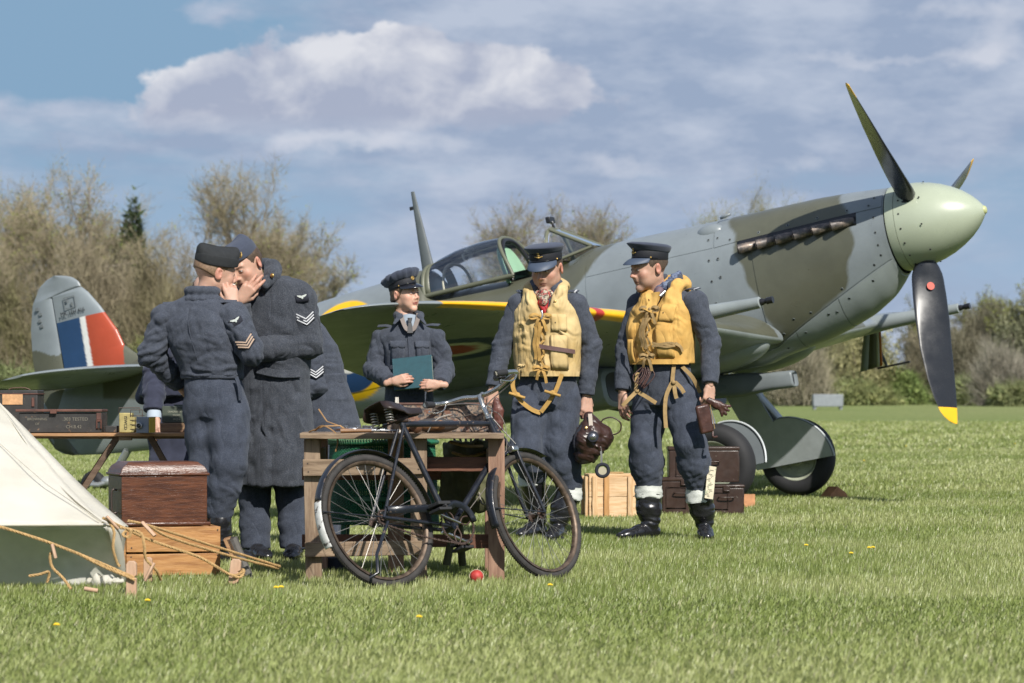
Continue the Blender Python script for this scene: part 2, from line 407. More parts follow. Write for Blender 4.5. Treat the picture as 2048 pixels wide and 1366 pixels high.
def wrinkle(V, F, fields, base=.0015, bfreq=14, seed=0):
    """fields: (centre, radius, fold normal direction, frequency, amplitude): folds run across the given direction"""
    Nn = vnormals(V, F); d = base * (fbm(V * bfreq + seed, 3) * .7 + 1.6 * (np.abs(perlin(V * np.array([1.3, 1.3, .8]) * bfreq * .8 + seed)) - .25))
    for (c, r, di, fr, am) in fields:
        c = np.array(tuple(c)); di = np.array(tuple(di), float); di /= np.linalg.norm(di)
        q = V - c; w = np.exp(-((q ** 2).sum(1)) / (r * r)); t = q @ di
        s = (q - t[:, None] * di) * fr * .20 + (t * fr)[:, None] * di
        warp = fbm(V * 7 + seed * 3.1, 2) * .9
        n = perlin(s + warp[:, None] * .6 + seed * 1.7); n2 = perlin(s * 1.9 + warp[:, None] * .5 + seed * 2.9); rid = np.abs(n) * 3.2 - .75 + .45 * (np.abs(n2) * 3 - .6)
        d = d + am * w * rid
    return V + Nn * d[:, None]
def sobj(name, S, mat_, parent, h=.008, fields=(), base=.0012, bfreq=14, seed=0, smooth_it=1, cols=None, lo=None, hi=None):
    V, F = S.mesh(h, lo=lo, hi=hi); V = relax(V, F, smooth_it) if smooth_it else V
    if fields or base: V = wrinkle(V, F, fields, base, bfreq, seed)
    c = cols(V) if cols is not None else None
    return mesh_obj(name, V, F, mat_, parent, cols=c)
# ================================================================== ground, grass, trees
def ground():
    ys = np.concatenate([np.arange(-20, 60, 1.0), np.arange(60, 300, 6.0), np.arange(300, 1400, 60.0)])
    xs = np.concatenate([np.arange(-900, -30, 60.0), np.arange(-30, 31, 1.5), np.arange(60, 901, 60.0)])
    X, Y = np.meshgrid(xs, ys); Z = gz(X, Y) + .015 * perlin(np.stack([X.ravel() * .35, Y.ravel() * .35, X.ravel() * 0], 1)).reshape(X.shape) - .012
    v = np.stack([X.ravel(), Y.ravel(), Z.ravel()], 1); n = len(xs)
    i = np.arange(len(ys) - 1)[:, None] * n + np.arange(n - 1)[None]; f = np.stack([i, i + 1, i + n + 1, i + n], -1).reshape(-1, 4)
    m = bpy.data.materials.new('turf'); m.use_nodes = True; nt = m.node_tree; N = nt.nodes; L = nt.links; b = N['Principled BSDF']
    b.inputs['Roughness'].default_value = .95; b.inputs['Specular IOR Level'].default_value = .15
    g = N.new('ShaderNodeNewGeometry')
    def noise(s, d=4, r=.6, sc=None):
        mp = N.new('ShaderNodeMapping'); mp.inputs['Scale'].default_value = sc or (1, 1, 1); L.new(g.outputs['Position'], mp.inputs[0])
        n_ = N.new('ShaderNodeTexNoise'); n_.inputs['Scale'].default_value = s; n_.inputs['Detail'].default_value = d; n_.inputs['Roughness'].default_value = r; L.new(mp.outputs[0], n_.inputs[0]); return n_.outputs['Fac']
    def mix(f, a, c):
        n_ = N.new('ShaderNodeMix'); n_.data_type = 'RGBA'; n_.clamp_factor = True
        if isinstance(f, float): n_.inputs[0].default_value = f
        else: L.new(f, n_.inputs[0])
        for k, x in ((6, a), (7, c)):
            if isinstance(x, tuple): n_.inputs[k].default_value = (*x, 1)
            else: L.new(x, n_.inputs[k])
        return n_.outputs[2]
    def rng(s, lo, hi, a=0, c=1):
        r = N.new('ShaderNodeMapRange'); r.inputs[1].default_value = lo; r.inputs[2].default_value = hi; r.inputs[3].default_value = a; r.inputs[4].default_value = c; L.new(s, r.inputs[0]); return r.outputs[0]
    c = mix(rng(noise(.5), .38, .62), (.225, .280, .084), (.285, .322, .120))
    c = mix(rng(noise(.06, 3, .5, (1, .35, 1)), .4, .62), c, (.31, .33, .135))
    c = mix(rng(noise(9, 5, .7), .40, .68), c, (.075, .115, .028))
    c = mix(rng(noise(45, 3, .7), .55, .75), c, (.27, .30, .13))
    sp = N.new('ShaderNodeSeparateXYZ'); L.new(g.outputs['Position'], sp.inputs[0])
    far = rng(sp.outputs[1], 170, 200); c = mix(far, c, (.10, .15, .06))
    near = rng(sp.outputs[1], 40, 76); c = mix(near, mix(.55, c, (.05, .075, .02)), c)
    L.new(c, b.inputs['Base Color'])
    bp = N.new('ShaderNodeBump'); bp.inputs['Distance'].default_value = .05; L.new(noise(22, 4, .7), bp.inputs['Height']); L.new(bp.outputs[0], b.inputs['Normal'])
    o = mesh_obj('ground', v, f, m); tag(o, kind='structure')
ground()

def grass():
    rs = np.random.RandomState(3)
    m = bpy.data.materials.new('grass_blade'); m.use_nodes = True; nt = m.node_tree; b = nt.nodes['Principled BSDF']
    a = nt.nodes.new('ShaderNodeAttribute'); a.attribute_name = 'Col'; nt.links.new(a.outputs['Color'], b.inputs['Base Color'])
    b.inputs['Roughness'].default_value = .42; b.inputs['Specular IOR Level'].default_value = .45
    tr = nt.nodes.new('ShaderNodeBsdfTranslucent'); nt.links.new(a.outputs['Color'], tr.inputs['Color']); mx = nt.nodes.new('ShaderNodeMixShader'); mx.inputs[0].default_value = .28
    nt.links.new(b.outputs[0], mx.inputs[1]); nt.links.new(tr.outputs[0], mx.inputs[2]); nt.links.new(mx.outputs[0], nt.nodes['Material Output'].inputs['Surface'])
    VV = []; CC = []; FF = []; off = 0
    for (d0, d1, dens, hgt, wid, seg) in ((8.6, 13, 4300, .034, .0030, 2), (13, 19, 4600, .035, .0036, 1), (19, 27, 2300, .036, .0055, 1), (27, 44, 780, .042, .010, 1), (44, 78, 140, .055, .024, 1)):
        hw = lambda d: d * 1024 / FP + .7
        A = (hw(d0) + hw(d1)) * (d1 - d0); n = int(A * dens)
        y = rs.uniform(d0, d1, int(n * 1.4)); x = rs.uniform(-hw(d1), hw(d1), len(y)); k = np.abs(x) < hw(y); x, y = x[k][:n], y[k][:n]; n = len(x)
        q = np.stack([x, y, 0 * x], 1)
        dn = fbm(q * 1.3, 3); patch = fbm(q * .45 + 9, 2); tuft = fbm(q * 5 + 3, 2)
        h = hgt * (1 + .2 * dn + .2 * tuft) * rs.uniform(.55, 1.3, n) * np.where(y < 16, 1.08, 1)
        w = wid * rs.uniform(.7, 1.4, n); th = rs.uniform(0, 2 * pi, n); ln = rs.uniform(.1, .8, n) * h
        lx = np.cos(th) * ln + .006; ly = np.sin(th) * ln; bx = -np.sin(th + .5) * w; by = np.cos(th + .5) * w * .6
        z0 = gz(x, y) - .012
        c1 = np.array([.245, .300, .080]); c2 = np.array([.350, .385, .145]); c3 = np.array([.155, .205, .058]); c4 = np.array([.42, .41, .22])
        t = np.clip(.5 + 1.3 * patch + .6 * dn + rs.normal(0, .25, n), 0, 1)[:, None]; col = c1 * (1 - t) + c2 * t
        t2 = np.clip(-.8 * tuft - .7 * patch + rs.normal(0, .25, n), 0, 1)[:, None] * .55; col = col * (1 - t2) + c3 * t2
        dry = rs.rand(n) < .08; col[dry] = c4 * rs.uniform(.6, 1.2, (dry.sum(), 1)); col *= rs.uniform(.80, 1.12, (n, 1))
        P0 = np.stack([x - bx, y - by, z0], 1); P1 = np.stack([x + bx, y + by, z0], 1)
        if seg == 2:
            mx_ = x + lx * .35; my = y + ly * .35; mz = z0 + h * .6
            P2 = np.stack([mx_ - bx * .75, my - by * .75, mz], 1); P3 = np.stack([mx_ + bx * .75, my + by * .75, mz], 1); P4 = np.stack([x + lx, y + ly, z0 + h * .97], 1)
            V = np.stack([P0, P1, P3, P2, P4], 1).reshape(-1, 3); b0 = off + np.arange(n) * 5
            FF.append(np.stack([b0, b0 + 1, b0 + 2, b0, b0 + 2, b0 + 3, b0 + 3, b0 + 2, b0 + 4], 1).reshape(-1, 3)); CC.append(np.repeat(col, 5, 0)); off += 5 * n
        else:
            P4 = np.stack([x + lx * .8, y + ly * .8, z0 + h], 1); V = np.stack([P0, P1, P4], 1).reshape(-1, 3); b0 = off + np.arange(n) * 3
            FF.append(np.stack([b0, b0 + 1, b0 + 2], 1)); CC.append(np.repeat(col, 3, 0)); off += 3 * n
        VV.append(V)
    o = mesh_obj('grass', np.concatenate(VV), np.concatenate(FF), m, smooth=False, cols=np.concatenate(CC), fix=False)
    tag(o, 'short green lawn grass of the airfield with paler tufts', 'grass', kind='stuff')
grass()

# ---------------- trees
bark = mat('bark', (.16, .135, .105), .9, var=.3, vscale=3, bump=.01, bscale=20)
def twigmat(name, attr=True): return mat(name, (.2, .17, .12), .8, attr=True, var=.0, spec=.2)
tw = twigmat('twigs')
def slivers(P, Dv, L, w, col, rs):
    """tapering twig slivers: P base points, Dv directions"""
    n = len(P); s = rs.normal(size=(n, 3)); s = np.cross(Dv, s); s /= np.linalg.norm(s, axis=1)[:, None] + 1e-9
    A = P - s * w[:, None]; B = P + s * w[:, None]; C_ = P + Dv * L[:, None]
    return np.stack([A, B, C_], 1).reshape(-1, 3), np.repeat(col, 3, 0)
def norm(v): return v / (np.linalg.norm(v, axis=-1, keepdims=True) + 1e-9)
def bare_tree(name, label, x, y, H, spread, seed, col=(.20, .17, .12), col2=(.24, .21, .12), leaf=0.0, leafcol=(.20, .22, .06), trunk_h=.28, upr=.75, group='bare trees along the far hedge', nt=1.0, low=.0, cat='tree'):
    rs = np.random.RandomState(seed); base = Vector((x, y, float(gz(x, y)) - .05))
    t = thing(name, label, cat, base, group=group); g = G(); r0 = H * .022
    br = []
    # trunk
    tp = [np.array([0, 0, 0.])]; d = np.array([0, 0, 1.])
    for i in range(5):
        d = norm(d + rs.normal(0, .07, 3)); tp.append(tp[-1] + d * H * trunk_h / 5 * 1.5)
    g.tube(tp, np.linspace(r0 * 1.25, r0 * .75, len(tp)), 8)
    segs = []  # (p0,dir,len,rad)
    nl = 9
    for i in range(nl):
        a = 2 * pi * i / nl + rs.uniform(-.4, .4); k = rs.uniform(.25, 1.0); p = tp[0] * (1 - k) + tp[-1] * k if k > .5 or low else tp[3]
        el = rs.uniform(.45, 1.25) if low == 0 else rs.uniform(.1, 1.2); hr = cos(el) * spread; v = norm(np.array([cos(a) * hr, sin(a) * hr, sin(el) * H * .7]))
        segs.append((p, v, H * rs.uniform(.45, .62), r0 * .55))
    lv = segs
    for level, (nch, lf, rf) in enumerate(((6, .55, .5), (6, .5, .45))):
        nxt = []
        for (p, v, L_, r) in lv:
            pts = [p]; dd = v.copy()
            for i in range(4): dd = norm(dd + rs.normal(0, .13, 3) + np.array([0, 0, .10])); pts.append(pts[-1] + dd * L_ / 4)
            g.tube(pts, np.linspace(r, r * .35, 5), 5 if level == 0 else 3, caps=False)
            for c in range(nch):
                kk = rs.uniform(.3, 1); i = min(3, int(kk * 4)); q = pts[i] + (pts[i + 1] - pts[i]) * (kk * 4 - i)
                nv = norm(v + rs.normal(0, .62, 3) + np.array([0, 0, .25 * upr])); nxt.append((q, nv, L_ * lf * rs.uniform(.7, 1.2), r * rf))
        lv = nxt
    P = np.array([s[0] for s in lv]); Dv = np.array([s[1] for s in lv]); L_ = np.array([s[2] for s in lv])
    V = []; C = []
    cc = lambda n: np.array(col) * (1 - (q := rs.rand(n, 1))) + np.array(col2) * q
    v, c = slivers(P, Dv, L_ * 1.1, np.full(len(P), .017), cc(len(P)), rs); V.append(v); C.append(c)
    for (rep, lf, w) in ((int(14 * nt), .6, .011), (int(4), .6, .0085)):
        n = len(P) * rep; k = np.repeat(np.arange(len(P)), rep); t_ = rs.uniform(.2, 1, n)[:, None]
        Pn = P[k] + Dv[k] * L_[k][:, None] * t_; Dn = norm(Dv[k] + rs.normal(0, .55, (n, 3)) + np.array([0, 0, .15])); Ln = L_[k] * lf * rs.uniform(.6, 1.2, n)
        v, c = slivers(Pn, Dn, Ln, np.full(n, w), cc(n), rs); V.append(v); C.append(c); P, Dv, L_ = Pn, Dn, Ln
    if leaf:
        n = int(len(P) * leaf); k = rs.choice(len(P), n); q = P[k] + Dv[k] * (L_[k] * rs.uniform(.3, 1, n))[:, None]
        v, c = slivers(q, norm(rs.normal(size=(n, 3))), np.full(n, .10), np.full(n, .045), np.array(leafcol) * rs.uniform(.6, 1.3, (n, 1)), rs); V.append(v); C.append(c)
    V = np.concatenate(V); C = np.concatenate(C)
    put('trunk', g, bark, t, smooth=True)
    o = mesh_obj('crown', V, np.arange(len(V)).reshape(-1, 3), tw, t, smooth=False, cols=C, fix=False)
    return t
def bush(name, label, x, y, rx, rz, seed, c1, c2, n=9000, group='bushes and scrub along the field edge', z0=0.0, leaf=.10, ry=None, dens=.9, cat='bush', shape=None):
    rs = np.random.RandomState(seed); base = Vector((x, y, float(gz(x, y)) + z0)); t = thing(name, label, cat, base, group=group); ry = ry or rx * .7
    p = rs.normal(size=(n, 3)); p = norm(p) * (rs.rand(n, 1) ** .45); p[:, 2] = np.abs(p[:, 2])
    cl = fbm(p * 2.6 + seed, 3); r_ = 1 + .38 * fbm(norm(p) * 1.9 + seed * 2, 3); p *= r_[:, None]
    keep = cl > -.35 + (1 - dens) * .5; p = p[keep]; n = len(p)
    if shape == 'cone': p[:, :2] *= (1.05 - np.clip(p[:, 2:3] / 1.15, 0, 1))
    q = p * np.array([rx, ry, rz]); tt = np.clip(.5 + 1.3 * fbm(p * 3.5 + 7, 2) + rs.normal(0, .2, n), 0, 1)[:, None]
    col = (np.array(c1) * (1 - tt) + np.array(c2) * tt) * rs.uniform(.7, 1.25, (n, 1))
    twg = leaf < .08; d = norm(rs.normal(size=(n, 3)) * (.55 if twg else 1) + np.array([0, 0, .9 if twg else .5])); half = rs.rand(n) < (.93 if twg else .45)
    v1, k1 = slivers(q[half], d[half], rs.uniform(.35, 1.5 if twg else .9, half.sum()), np.full(half.sum(), .013 if twg else .018), col[half] * .9, rs)
    v2, k2 = slivers(q[~half], d[~half], rs.uniform(.6, 1.4, (~half).sum()) * leaf * 1.6, rs.uniform(.5, 1, (~half).sum()) * leaf * .6, col[~half], rs)
    V = np.concatenate([v1, v2]); C = np.concatenate([k1, k2])
    g = G(); 
    for i in range(6):
        a = rs.uniform(0, 2 * pi); g.tube([(0, 0, 0), (cos(a) * rx * .25, sin(a) * ry * .25, rz * .4), (cos(a) * rx * .5, sin(a) * ry * .5, rz * .75)], [.07, .05, .02], 4)
    put('stem', g, bark, t)
    mesh_obj('crown', V, np.arange(len(V)).reshape(-1, 3), tw, t, smooth=False, cols=C, fix=False); return t
def tx(px, D): return (px - 1024) * D / FP
def th_(py, D): return CH - (py - HY) * D / FP - float(gz(0, D))
brn, brn2, grn = (.27, .225, .155), (.33, .285, .19), (.17, .18, .06)
TR = [  # px, D, top, spread, colours, leaf, label
 (20, 150, 372, 1.2, brn, brn2, .1, 'broad bare brown tree cut by the left picture edge behind the tail'),
 (112, 142, 345, 1.35, brn, brn2, .15, 'tallest bare brown tree of the left clump, right behind the rudder'),
 (205, 150, 385, 1.1, (.19, .165, .11), brn2, .1, 'bare tree between the tall left tree and the dark conifer'),
 (500, 135, 362, 1.5, (.23, .19, .13), (.27, .235, .155), .06, 'round bare tree with yellowish buds rising behind the two men in forage caps'),
 (590, 148, 420, 1.1, (.24, .21, .15), (.27, .24, .16), .1, 'pale leaning bare tree just right of the men in forage caps'),
 (1030, 160, 398, 1.15, (.22, .185, .14), (.25, .22, .15), .1, 'left half of the twin-crowned bare tree behind the cockpit'),
 (1165, 160, 396, 1.2, (.22, .185, .14), (.25, .22, .15), .15, 'right half of the twin-crowned bare tree behind the windscreen'),
 (1438, 230, 428, .5, (.25, .23, .13), (.28, .25, .14), .3, 'tree whose tip alone shows above the engine cowling'),
 (1960, 175, 588, .8, (.19, .17, .12), (.23, .21, .13), .3, 'dark budding tree right of the propeller'),
 (2040, 165, 566, .9, (.17, .16, .11), (.21, .20, .12), .4, 'dark leafy tree at the right picture edge'),
 (1850, 190, 606, .8, (.20, .18, .12), (.22, .2, .11), .4, 'bare tree directly behind the lower propeller blade'),
 (1700, 200, 660, .9, (.22, .2, .12), (.25, .24, .10), .5, 'budding tree under the far wing'),
 (1560, 200, 690, .9, (.22, .19, .13), (.25, .22, .12), .4, 'bare tree under the nose of the aircraft'),
]
for i, (px, D, top, sp, c1, c2, lf, lab) in enumerate(TR):
    H = th_(top, D); bare_tree('bare_tree', lab, tx(px, D), D, H * (.84 if 1000 < px < 1200 else .80 if px > 1800 else .90), sp, 11 + i, c1, c2, lf, group='bare trees along the far hedge', low=.6 if i < 3 else 0, trunk_h=.22)
bush('conifer_tree', 'narrow dark green conifer beside the tall bare trees on the left', tx(268, 144), 144, 2.3, th_(425, 144), 77, (.03, .05, .02), (.065, .085, .04), 16000, group=None, leaf=.22, cat='tree', shape='cone')
BS = [  # px, D, top, half width px, colours, n, label
 (30, 128, 560, 120, brn, (.2, .19, .09), 12000, 'brown thicket behind the tent at the left picture edge'),
 (190, 132, 520, 130, (.26, .22, .15), (.31, .27, .18), 14000, 'brown thicket around the top of the tail fin'),
 (330, 128, 530, 110, (.24, .20, .13), (.27, .24, .14), 14000, 'tawny thicket between the fin and the man with his back turned'),
 (430, 130, 600, 110, (.22, .19, .12), (.24, .22, .12), 12000, 'brown thicket behind the man with his back turned'),
 (300, 118, 690, 90, (.16, .18, .07), (.23, .24, .09), 8000, 'greenish bramble patch right of the fin'),
 (560, 135, 640, 100, (.23, .20, .14), (.25, .22, .13), 10000, 'thicket behind the man in the greatcoat'),
 (40, 118, 745, 130, (.14, .17, .07), (.22, .24, .11), 8000, 'green bramble patch at the left picture edge'),
 (1600, 140, 705, 62, (.30, .27, .19), (.33, .30, .22), 5000, 'pale bare shrub right of the wing root outlet'),
 (1730, 150, 668, 80, (.27, .26, .13), (.33, .31, .15), 9000, 'yellow-green budding bush below the far wing'),
 (1660, 158, 690, 70, (.20, .18, .11), (.24, .24, .11), 8000, 'brown bush between the undercarriage leg and the far wing'),
 (1800, 150, 740, 60, (.12, .17, .05), (.20, .25, .08), 7000, 'green bush left of the lower propeller blade'),
 (1860, 170, 660, 80, (.20, .18, .12), (.25, .22, .15), 9000, 'dark brown bush behind the propeller blade'),
 (1955, 165, 640, 90, (.19, .175, .12), (.24, .22, .15), 10000, 'dark brown thicket right of the propeller blade'),
 (2040, 160, 620, 70, (.14, .15, .09), (.20, .20, .12), 9000, 'dark green thicket at the right picture edge'),
 (2010, 140, 712, 70, (.30, .28, .22), (.34, .31, .25), 8000, 'pale grey blossoming shrub near the right picture edge'),
 (1930, 145, 762, 60, (.16, .19, .08), (.24, .26, .12), 6000, 'low green bush right of the propeller tip'),
 (2035, 138, 768, 60, (.17, .20, .09), (.27, .28, .13), 6000, 'low green bush at the right picture edge'),
 (1700, 146, 764, 90, (.17, .20, .08), (.28, .29, .12), 7000, 'low bright green bush behind the main wheel'),
 (1540, 148, 752, 60, (.13, .17, .06), (.22, .24, .10), 6000, 'low bush under the nose beside the undercarriage leg'),
 (1400, 150, 760, 90, (.13, .17, .06), (.22, .24, .10), 4000, 'low bush seen between the walking men and the wheel'),
 (1215, 150, 770, 80, (.13, .17, .06), (.22, .24, .10), 4000, 'low bush seen between the two men in life vests'),
 (640, 150, 760, 100, (.13, .17, .06), (.2, .2, .10), 4000, 'low bush behind the bending man'),
]
for i, (px, D, top, hw, c1, c2, n, lab) in enumerate(BS):
    bush('bush', lab, tx(px, D), D, hw * D / FP, th_(top, D), 200 + i, c1, c2, int(n * (2.1 if ('green' not in lab and 'low' not in lab) else 1.4)), leaf=.13 if ('green' in lab or 'low' in lab) else .06)
# far hedge line closing the field
def hedge():
    rs = np.random.RandomState(9); n = 60000; x = rs.uniform(-75, 75, n); top = 1.8 + 1.3 * fbm(np.stack([x * .12, x * 0, x * 0], 1), 3); z = rs.rand(n) * top; y = 172 + rs.normal(0, 1.0, n)
    P = np.stack([x, y, gz(x, y) + z], 1); tt = np.clip(.5 + fbm(P * .5, 2) + rs.normal(0, .2, n), 0, 1)[:, None]; col = np.array((.12, .14, .06)) * (1 - tt) + np.array((.25, .23, .14)) * tt
    V, C = slivers(P, norm(rs.normal(size=(n, 3))), rs.uniform(.2, .6, n), np.full(n, .06), col, rs)
    o = mesh_obj('hedge', V, np.arange(len(V)).reshape(-1, 3), tw, None, smooth=False, cols=C, fix=False); tag(o, 'long mixed hedge closing the far side of the airfield', 'hedge', kind='stuff')
hedge()
# pale grey troughs far off under the nose
gm = mat('pale_metal', (.22, .24, .26), .6, var=.1)
for i, (px, lab) in enumerate(((1655, 'larger pale grey trough at the field edge left of the main wheel leg gap'), (1505, 'small pale grey trough at the field edge behind the undercarriage leg'))):
    D = 120; w = 1.5 - .5 * i; z0 = float(gz(0, D)); t = thing('water_trough', lab, 'trough', (tx(px, D), D, z0))
    g = G(); g.box((0, 0, .35), (w * .8, .6, .5)); put('tank', g, gm, t, bevel=.03)
    for sx in (-1, 1):
        g = G(); g.box((sx * w * .35, 0, .05), (.1, .5, .12)); put('leg', g, gm, t)
# dandelions
ym = mat('dandelion_yellow', (.75, .52, .02), .7, var=.1); sm = mat('dandelion_stem', (.12, .2, .05), .7)
rs = np.random.RandomState(4)
DN = [(295, 1203, 1), (552, 1177, 2), (1100, 1172, 1), (113, 1252, 1), (1612, 1092, 1), (1738, 1097, 2), (1702, 1108, 1), (1728, 922, 1), (1812, 893, 1), (2030, 888, 1), (1668, 918, 1), (1900, 900, 1), (838, 1236, 1), (1420, 1063, 1)]
DL = ['below the wooden pegs at lower left', 'between the right tent peg and the rough table', 'in front of the bicycle front wheel', 'by itself at the far lower left', 'right of the man on the right', 'in the close group on the right', 'just below the pair on the right', 'behind the main wheel to the right', 'far beyond the main wheel', 'at the right picture edge', 'directly right of the main wheel', 'below the propeller blade tip', 'lowest in the picture under the bicycle', 'close to the boots of the man on the right']
for ii, (px, py, k) in enumerate(DN):
    D = 9.0
    for _ in range(30): D = (CH - float(gz(0, D)) - .04) * FP / (py - HY)
    for j in range(k):
        o_ = W(px + j * 9, py, D); x, y = o_.x, D + j * .03
        t = thing('dandelion', "small yellow dandelion " + DL[ii] + (", left flower" if k > 1 and j == 0 else ", right flower" if k > 1 else ""), 'flower', (x, y, float(gz(x, y))), group='dandelions scattered over the lawn')
        g = G(); g.tube([(0, 0, -.01), (.002, 0, .04)], .0015, 5); put('stem', g, sm, t)
        g = G()
        for a in range(14):
            th = a * 2.4; r = .003 + .007 * (a / 14); g.ball((r * cos(th), r * sin(th), .050 - .5 * r), (.004, .004, .004), 5)
        put('flower_head', g, ym, t)
# ================================================================== the fighter aircraft
def build_plane():
    th, pt, ro = .4666, .1889, .0195
    f = np.array([cos(th) * cos(pt), -sin(th) * cos(pt), sin(pt)]); r0 = np.array([-sin(th), -cos(th), 0]); u0 = np.cross(f, r0); u0 = u0 if u0[2] > 0 else -u0
    r = r0 * cos(ro) - u0 * sin(ro); u = u0 * cos(ro) + r0 * sin(ro)
    Mx = Matrix(((f[0], -r[0], u[0]), (f[1], -r[1], u[1]), (f[2], -r[2], u[2]))).to_4x4(); Mx.translation = (3.0946, 24.001, 1.3856 + CH)
    A = bpy.data.objects.new('fighter_aircraft', None); COL.objects.link(A); A.empty_display_size = .3
    A.rotation_euler = Mx.to_euler(); A.location = Mx.translation
    tag(A, 'camouflaged single-seat propeller fighter aircraft with pale green spinner parked on the grass', 'aircraft')
    GREEN, GREY, SKYG = np.array((.094, .096, .068)), np.array((.198, .224, .236)), np.array((.255, .285, .285))
    paint = mat('aircraft_paint', (1, 1, 1), .36, attr=True, var=.13, vscale=3.2, rvar=.10, bump=.0016, bscale=7, coat=.12, detail=7)
    dark = mat('dark_rubber', (.018, .018, .02), .75, var=.2); black = mat('black_paint', (.014, .014, .016), .28, var=.1)
    pts = lambda s: np.array(s, float)
    TOP = pts([(-8.45, .30), (-8.1, .33), (-7.9, .36), (-7.3, .40), (-6.5, .45), (-5.5, .50), (-5.1, .525), (-4.7, .545), (-4.3, .575), (-4.2, .565), (-4.12, .36), (-4.0, .33), (-3.4, .31), (-3.0, .325), (-2.8, .36), (-2.66, .408), (-2.6, .412), (-2.25, .41), (-1.75, .397), (-1.2, .388), (-.6, .383), (-.3, .366), (0, .335)])
    BOT = pts([(-8.45, -.10), (-8.38, -.25), (-8.3, -.31), (-8.12, -.35), (-7.86, -.39), (-7.3, -.45), (-6.2, -.50), (-5.2, -.56), (-4.2, -.74), (-3.7, -.82), (-2.5, -.86), (-1.3, -.84), (-1.13, -.80), (-.8, -.755), (-.55, -.695), (-.33, -.62), (-.15, -.52), (-.04, -.41), (0, -.345)])
    WID = pts([(-8.45, .012), (-8.1, .05), (-7.5, .12), (-6.5, .22), (-5.5, .31), (-4.7, .37), (-4, .42), (-3, .455), (-2, .45), (-1.2, .41), (-.6, .375), (-.2, .35), (0, .335)])
    PW = pts([(-8.45, 2), (-3, 2.1), (-2, 2.25), (-1, 2.3), (-.2, 2.05), (0, 2)])
    sm = lambda T, x: sum(np.interp(x + d, T[:, 0], T[:, 1]) for d in (-.03, 0, .03)) / 3
    def prof(x): zt, zb = sm(TOP, x), sm(BOT, x); return zt, zb, (zt * .35 + zb * .65) if False else (zt + zb) / 2 * .6, sm(WID, x), np.interp(x, PW[:, 0], PW[:, 1])
    def surf(x, ph, off=0.0):
        zt, zb, zc, w, p = prof(x); c, s_ = np.cos(ph), np.sin(ph)
        s = (w + off) * np.sign(s_) * np.abs(s_) ** (2 / p); z = zc + np.where(c > 0, zt - zc + off, zc - zb + off) * np.sign(c) * np.abs(c) ** (2 / p)
        return s, z
    def phi_of_z(x, z):
        zt, zb, zc, w, p = prof(x); h = np.where(z > zc, zt - zc, zc - zb); q = np.clip((z - zc) / h, -1, 1)
        return np.arccos(np.sign(q) * np.abs(q) ** (p / 2))
    def inpoly(x, z, poly):
        poly = np.array(poly); ins = np.zeros(x.shape, bool); n = len(poly)
        for i in range(n):
            (x1, y1), (x2, y2) = poly[i], poly[(i + 1) % n]
            c = ((y1 > z) != (y2 > z)) & (x < (x2 - x1) * (z - y1) / (y2 - y1 + 1e-12) + x1); ins ^= c
        return ins
    P1 = [(-.42, .6), (-.36, .30), (-.27, .12), (-.26, 0), (-.30, -.14), (-.38, -.30), (-.42, -.40), (-.50, -.455), (-1.12, -.735), (-1.09, -.55), (-1.12, -.40), (-1.20, -.15), (-1.255, .05), (-1.27, .22), (-1.33, .36), (-1.40, .6)]
    P2 = [(-2.25, .6), (-2.40, .38), (-2.55, .25), (-2.68, .08), (-2.85, -.06), (-2.98, -.18), (-3.3, -.26), (-3.9, -.3), (-4.4, -.2), (-4.45, 0), (-4.32, .3), (-4.28, .8), (-3, .9)]
    P3 = [(-6.0, .6), (-6.2, .3), (-6.6, .1), (-7.2, 0), (-7.7, .1), (-7.75, .6)]
    def camo(x, s, z):
        c = np.repeat(GREY[None], x.size, 0); wx = x + .015 * np.sin(z * 23); k = sum((inpoly(wx + a, z + b, P1) | inpoly(wx + a, z + b, P2) | inpoly(wx + a, z + b, P3)).astype(float) for a, b in ((.01, 0), (-.01, 0), (0, .01), (0, -.01)))[:, None] / 4; c = c * (1 - k) + GREEN * k
        und = z < np.interp(x, [-8.4, -6, -4, -1.4, -1.1, 0], [-.2, -.32, -.45, -.80, -.735, -.27]); c[und] = SKYG
        rr = np.hypot(x + 4.98, z - .0); side = np.abs(s) > .1
        for (lim, col) in ((.435, (.78, .46, .01)), (.365, (.012, .045, .13)), (.195, (.7, .68, .62)), (.155, (.35, .035, .02))): k = np.clip((lim - rr) / .014 + .5, 0, 1)[:, None] * side[:, None]; c = c * (1 - k) + np.array(col) * k
        return c
    nx, nphi = 560, 150
    xs = -8.43 + 8.43 * np.linspace(0, 1, nx); ph = np.linspace(0, 2 * pi, nphi, endpoint=False)
    X = np.repeat(xs[:, None], nphi, 1); S, Z = surf(X, np.repeat(ph[None], nx, 0))
    v = np.stack([X, -S, Z], -1).reshape(-1, 3)
    i = np.arange(nx - 1)[:, None] * nphi; k = np.arange(nphi)[None]; k2 = (k + 1) % nphi
    fa = np.stack([i + k, i + k2, i + nphi + k2, i + nphi + k], -1).reshape(-1, 4)
    F_ = mesh_obj('fuselage', v, fa, paint, A, cols=camo(X.ravel(), S.ravel(), Z.ravel()))
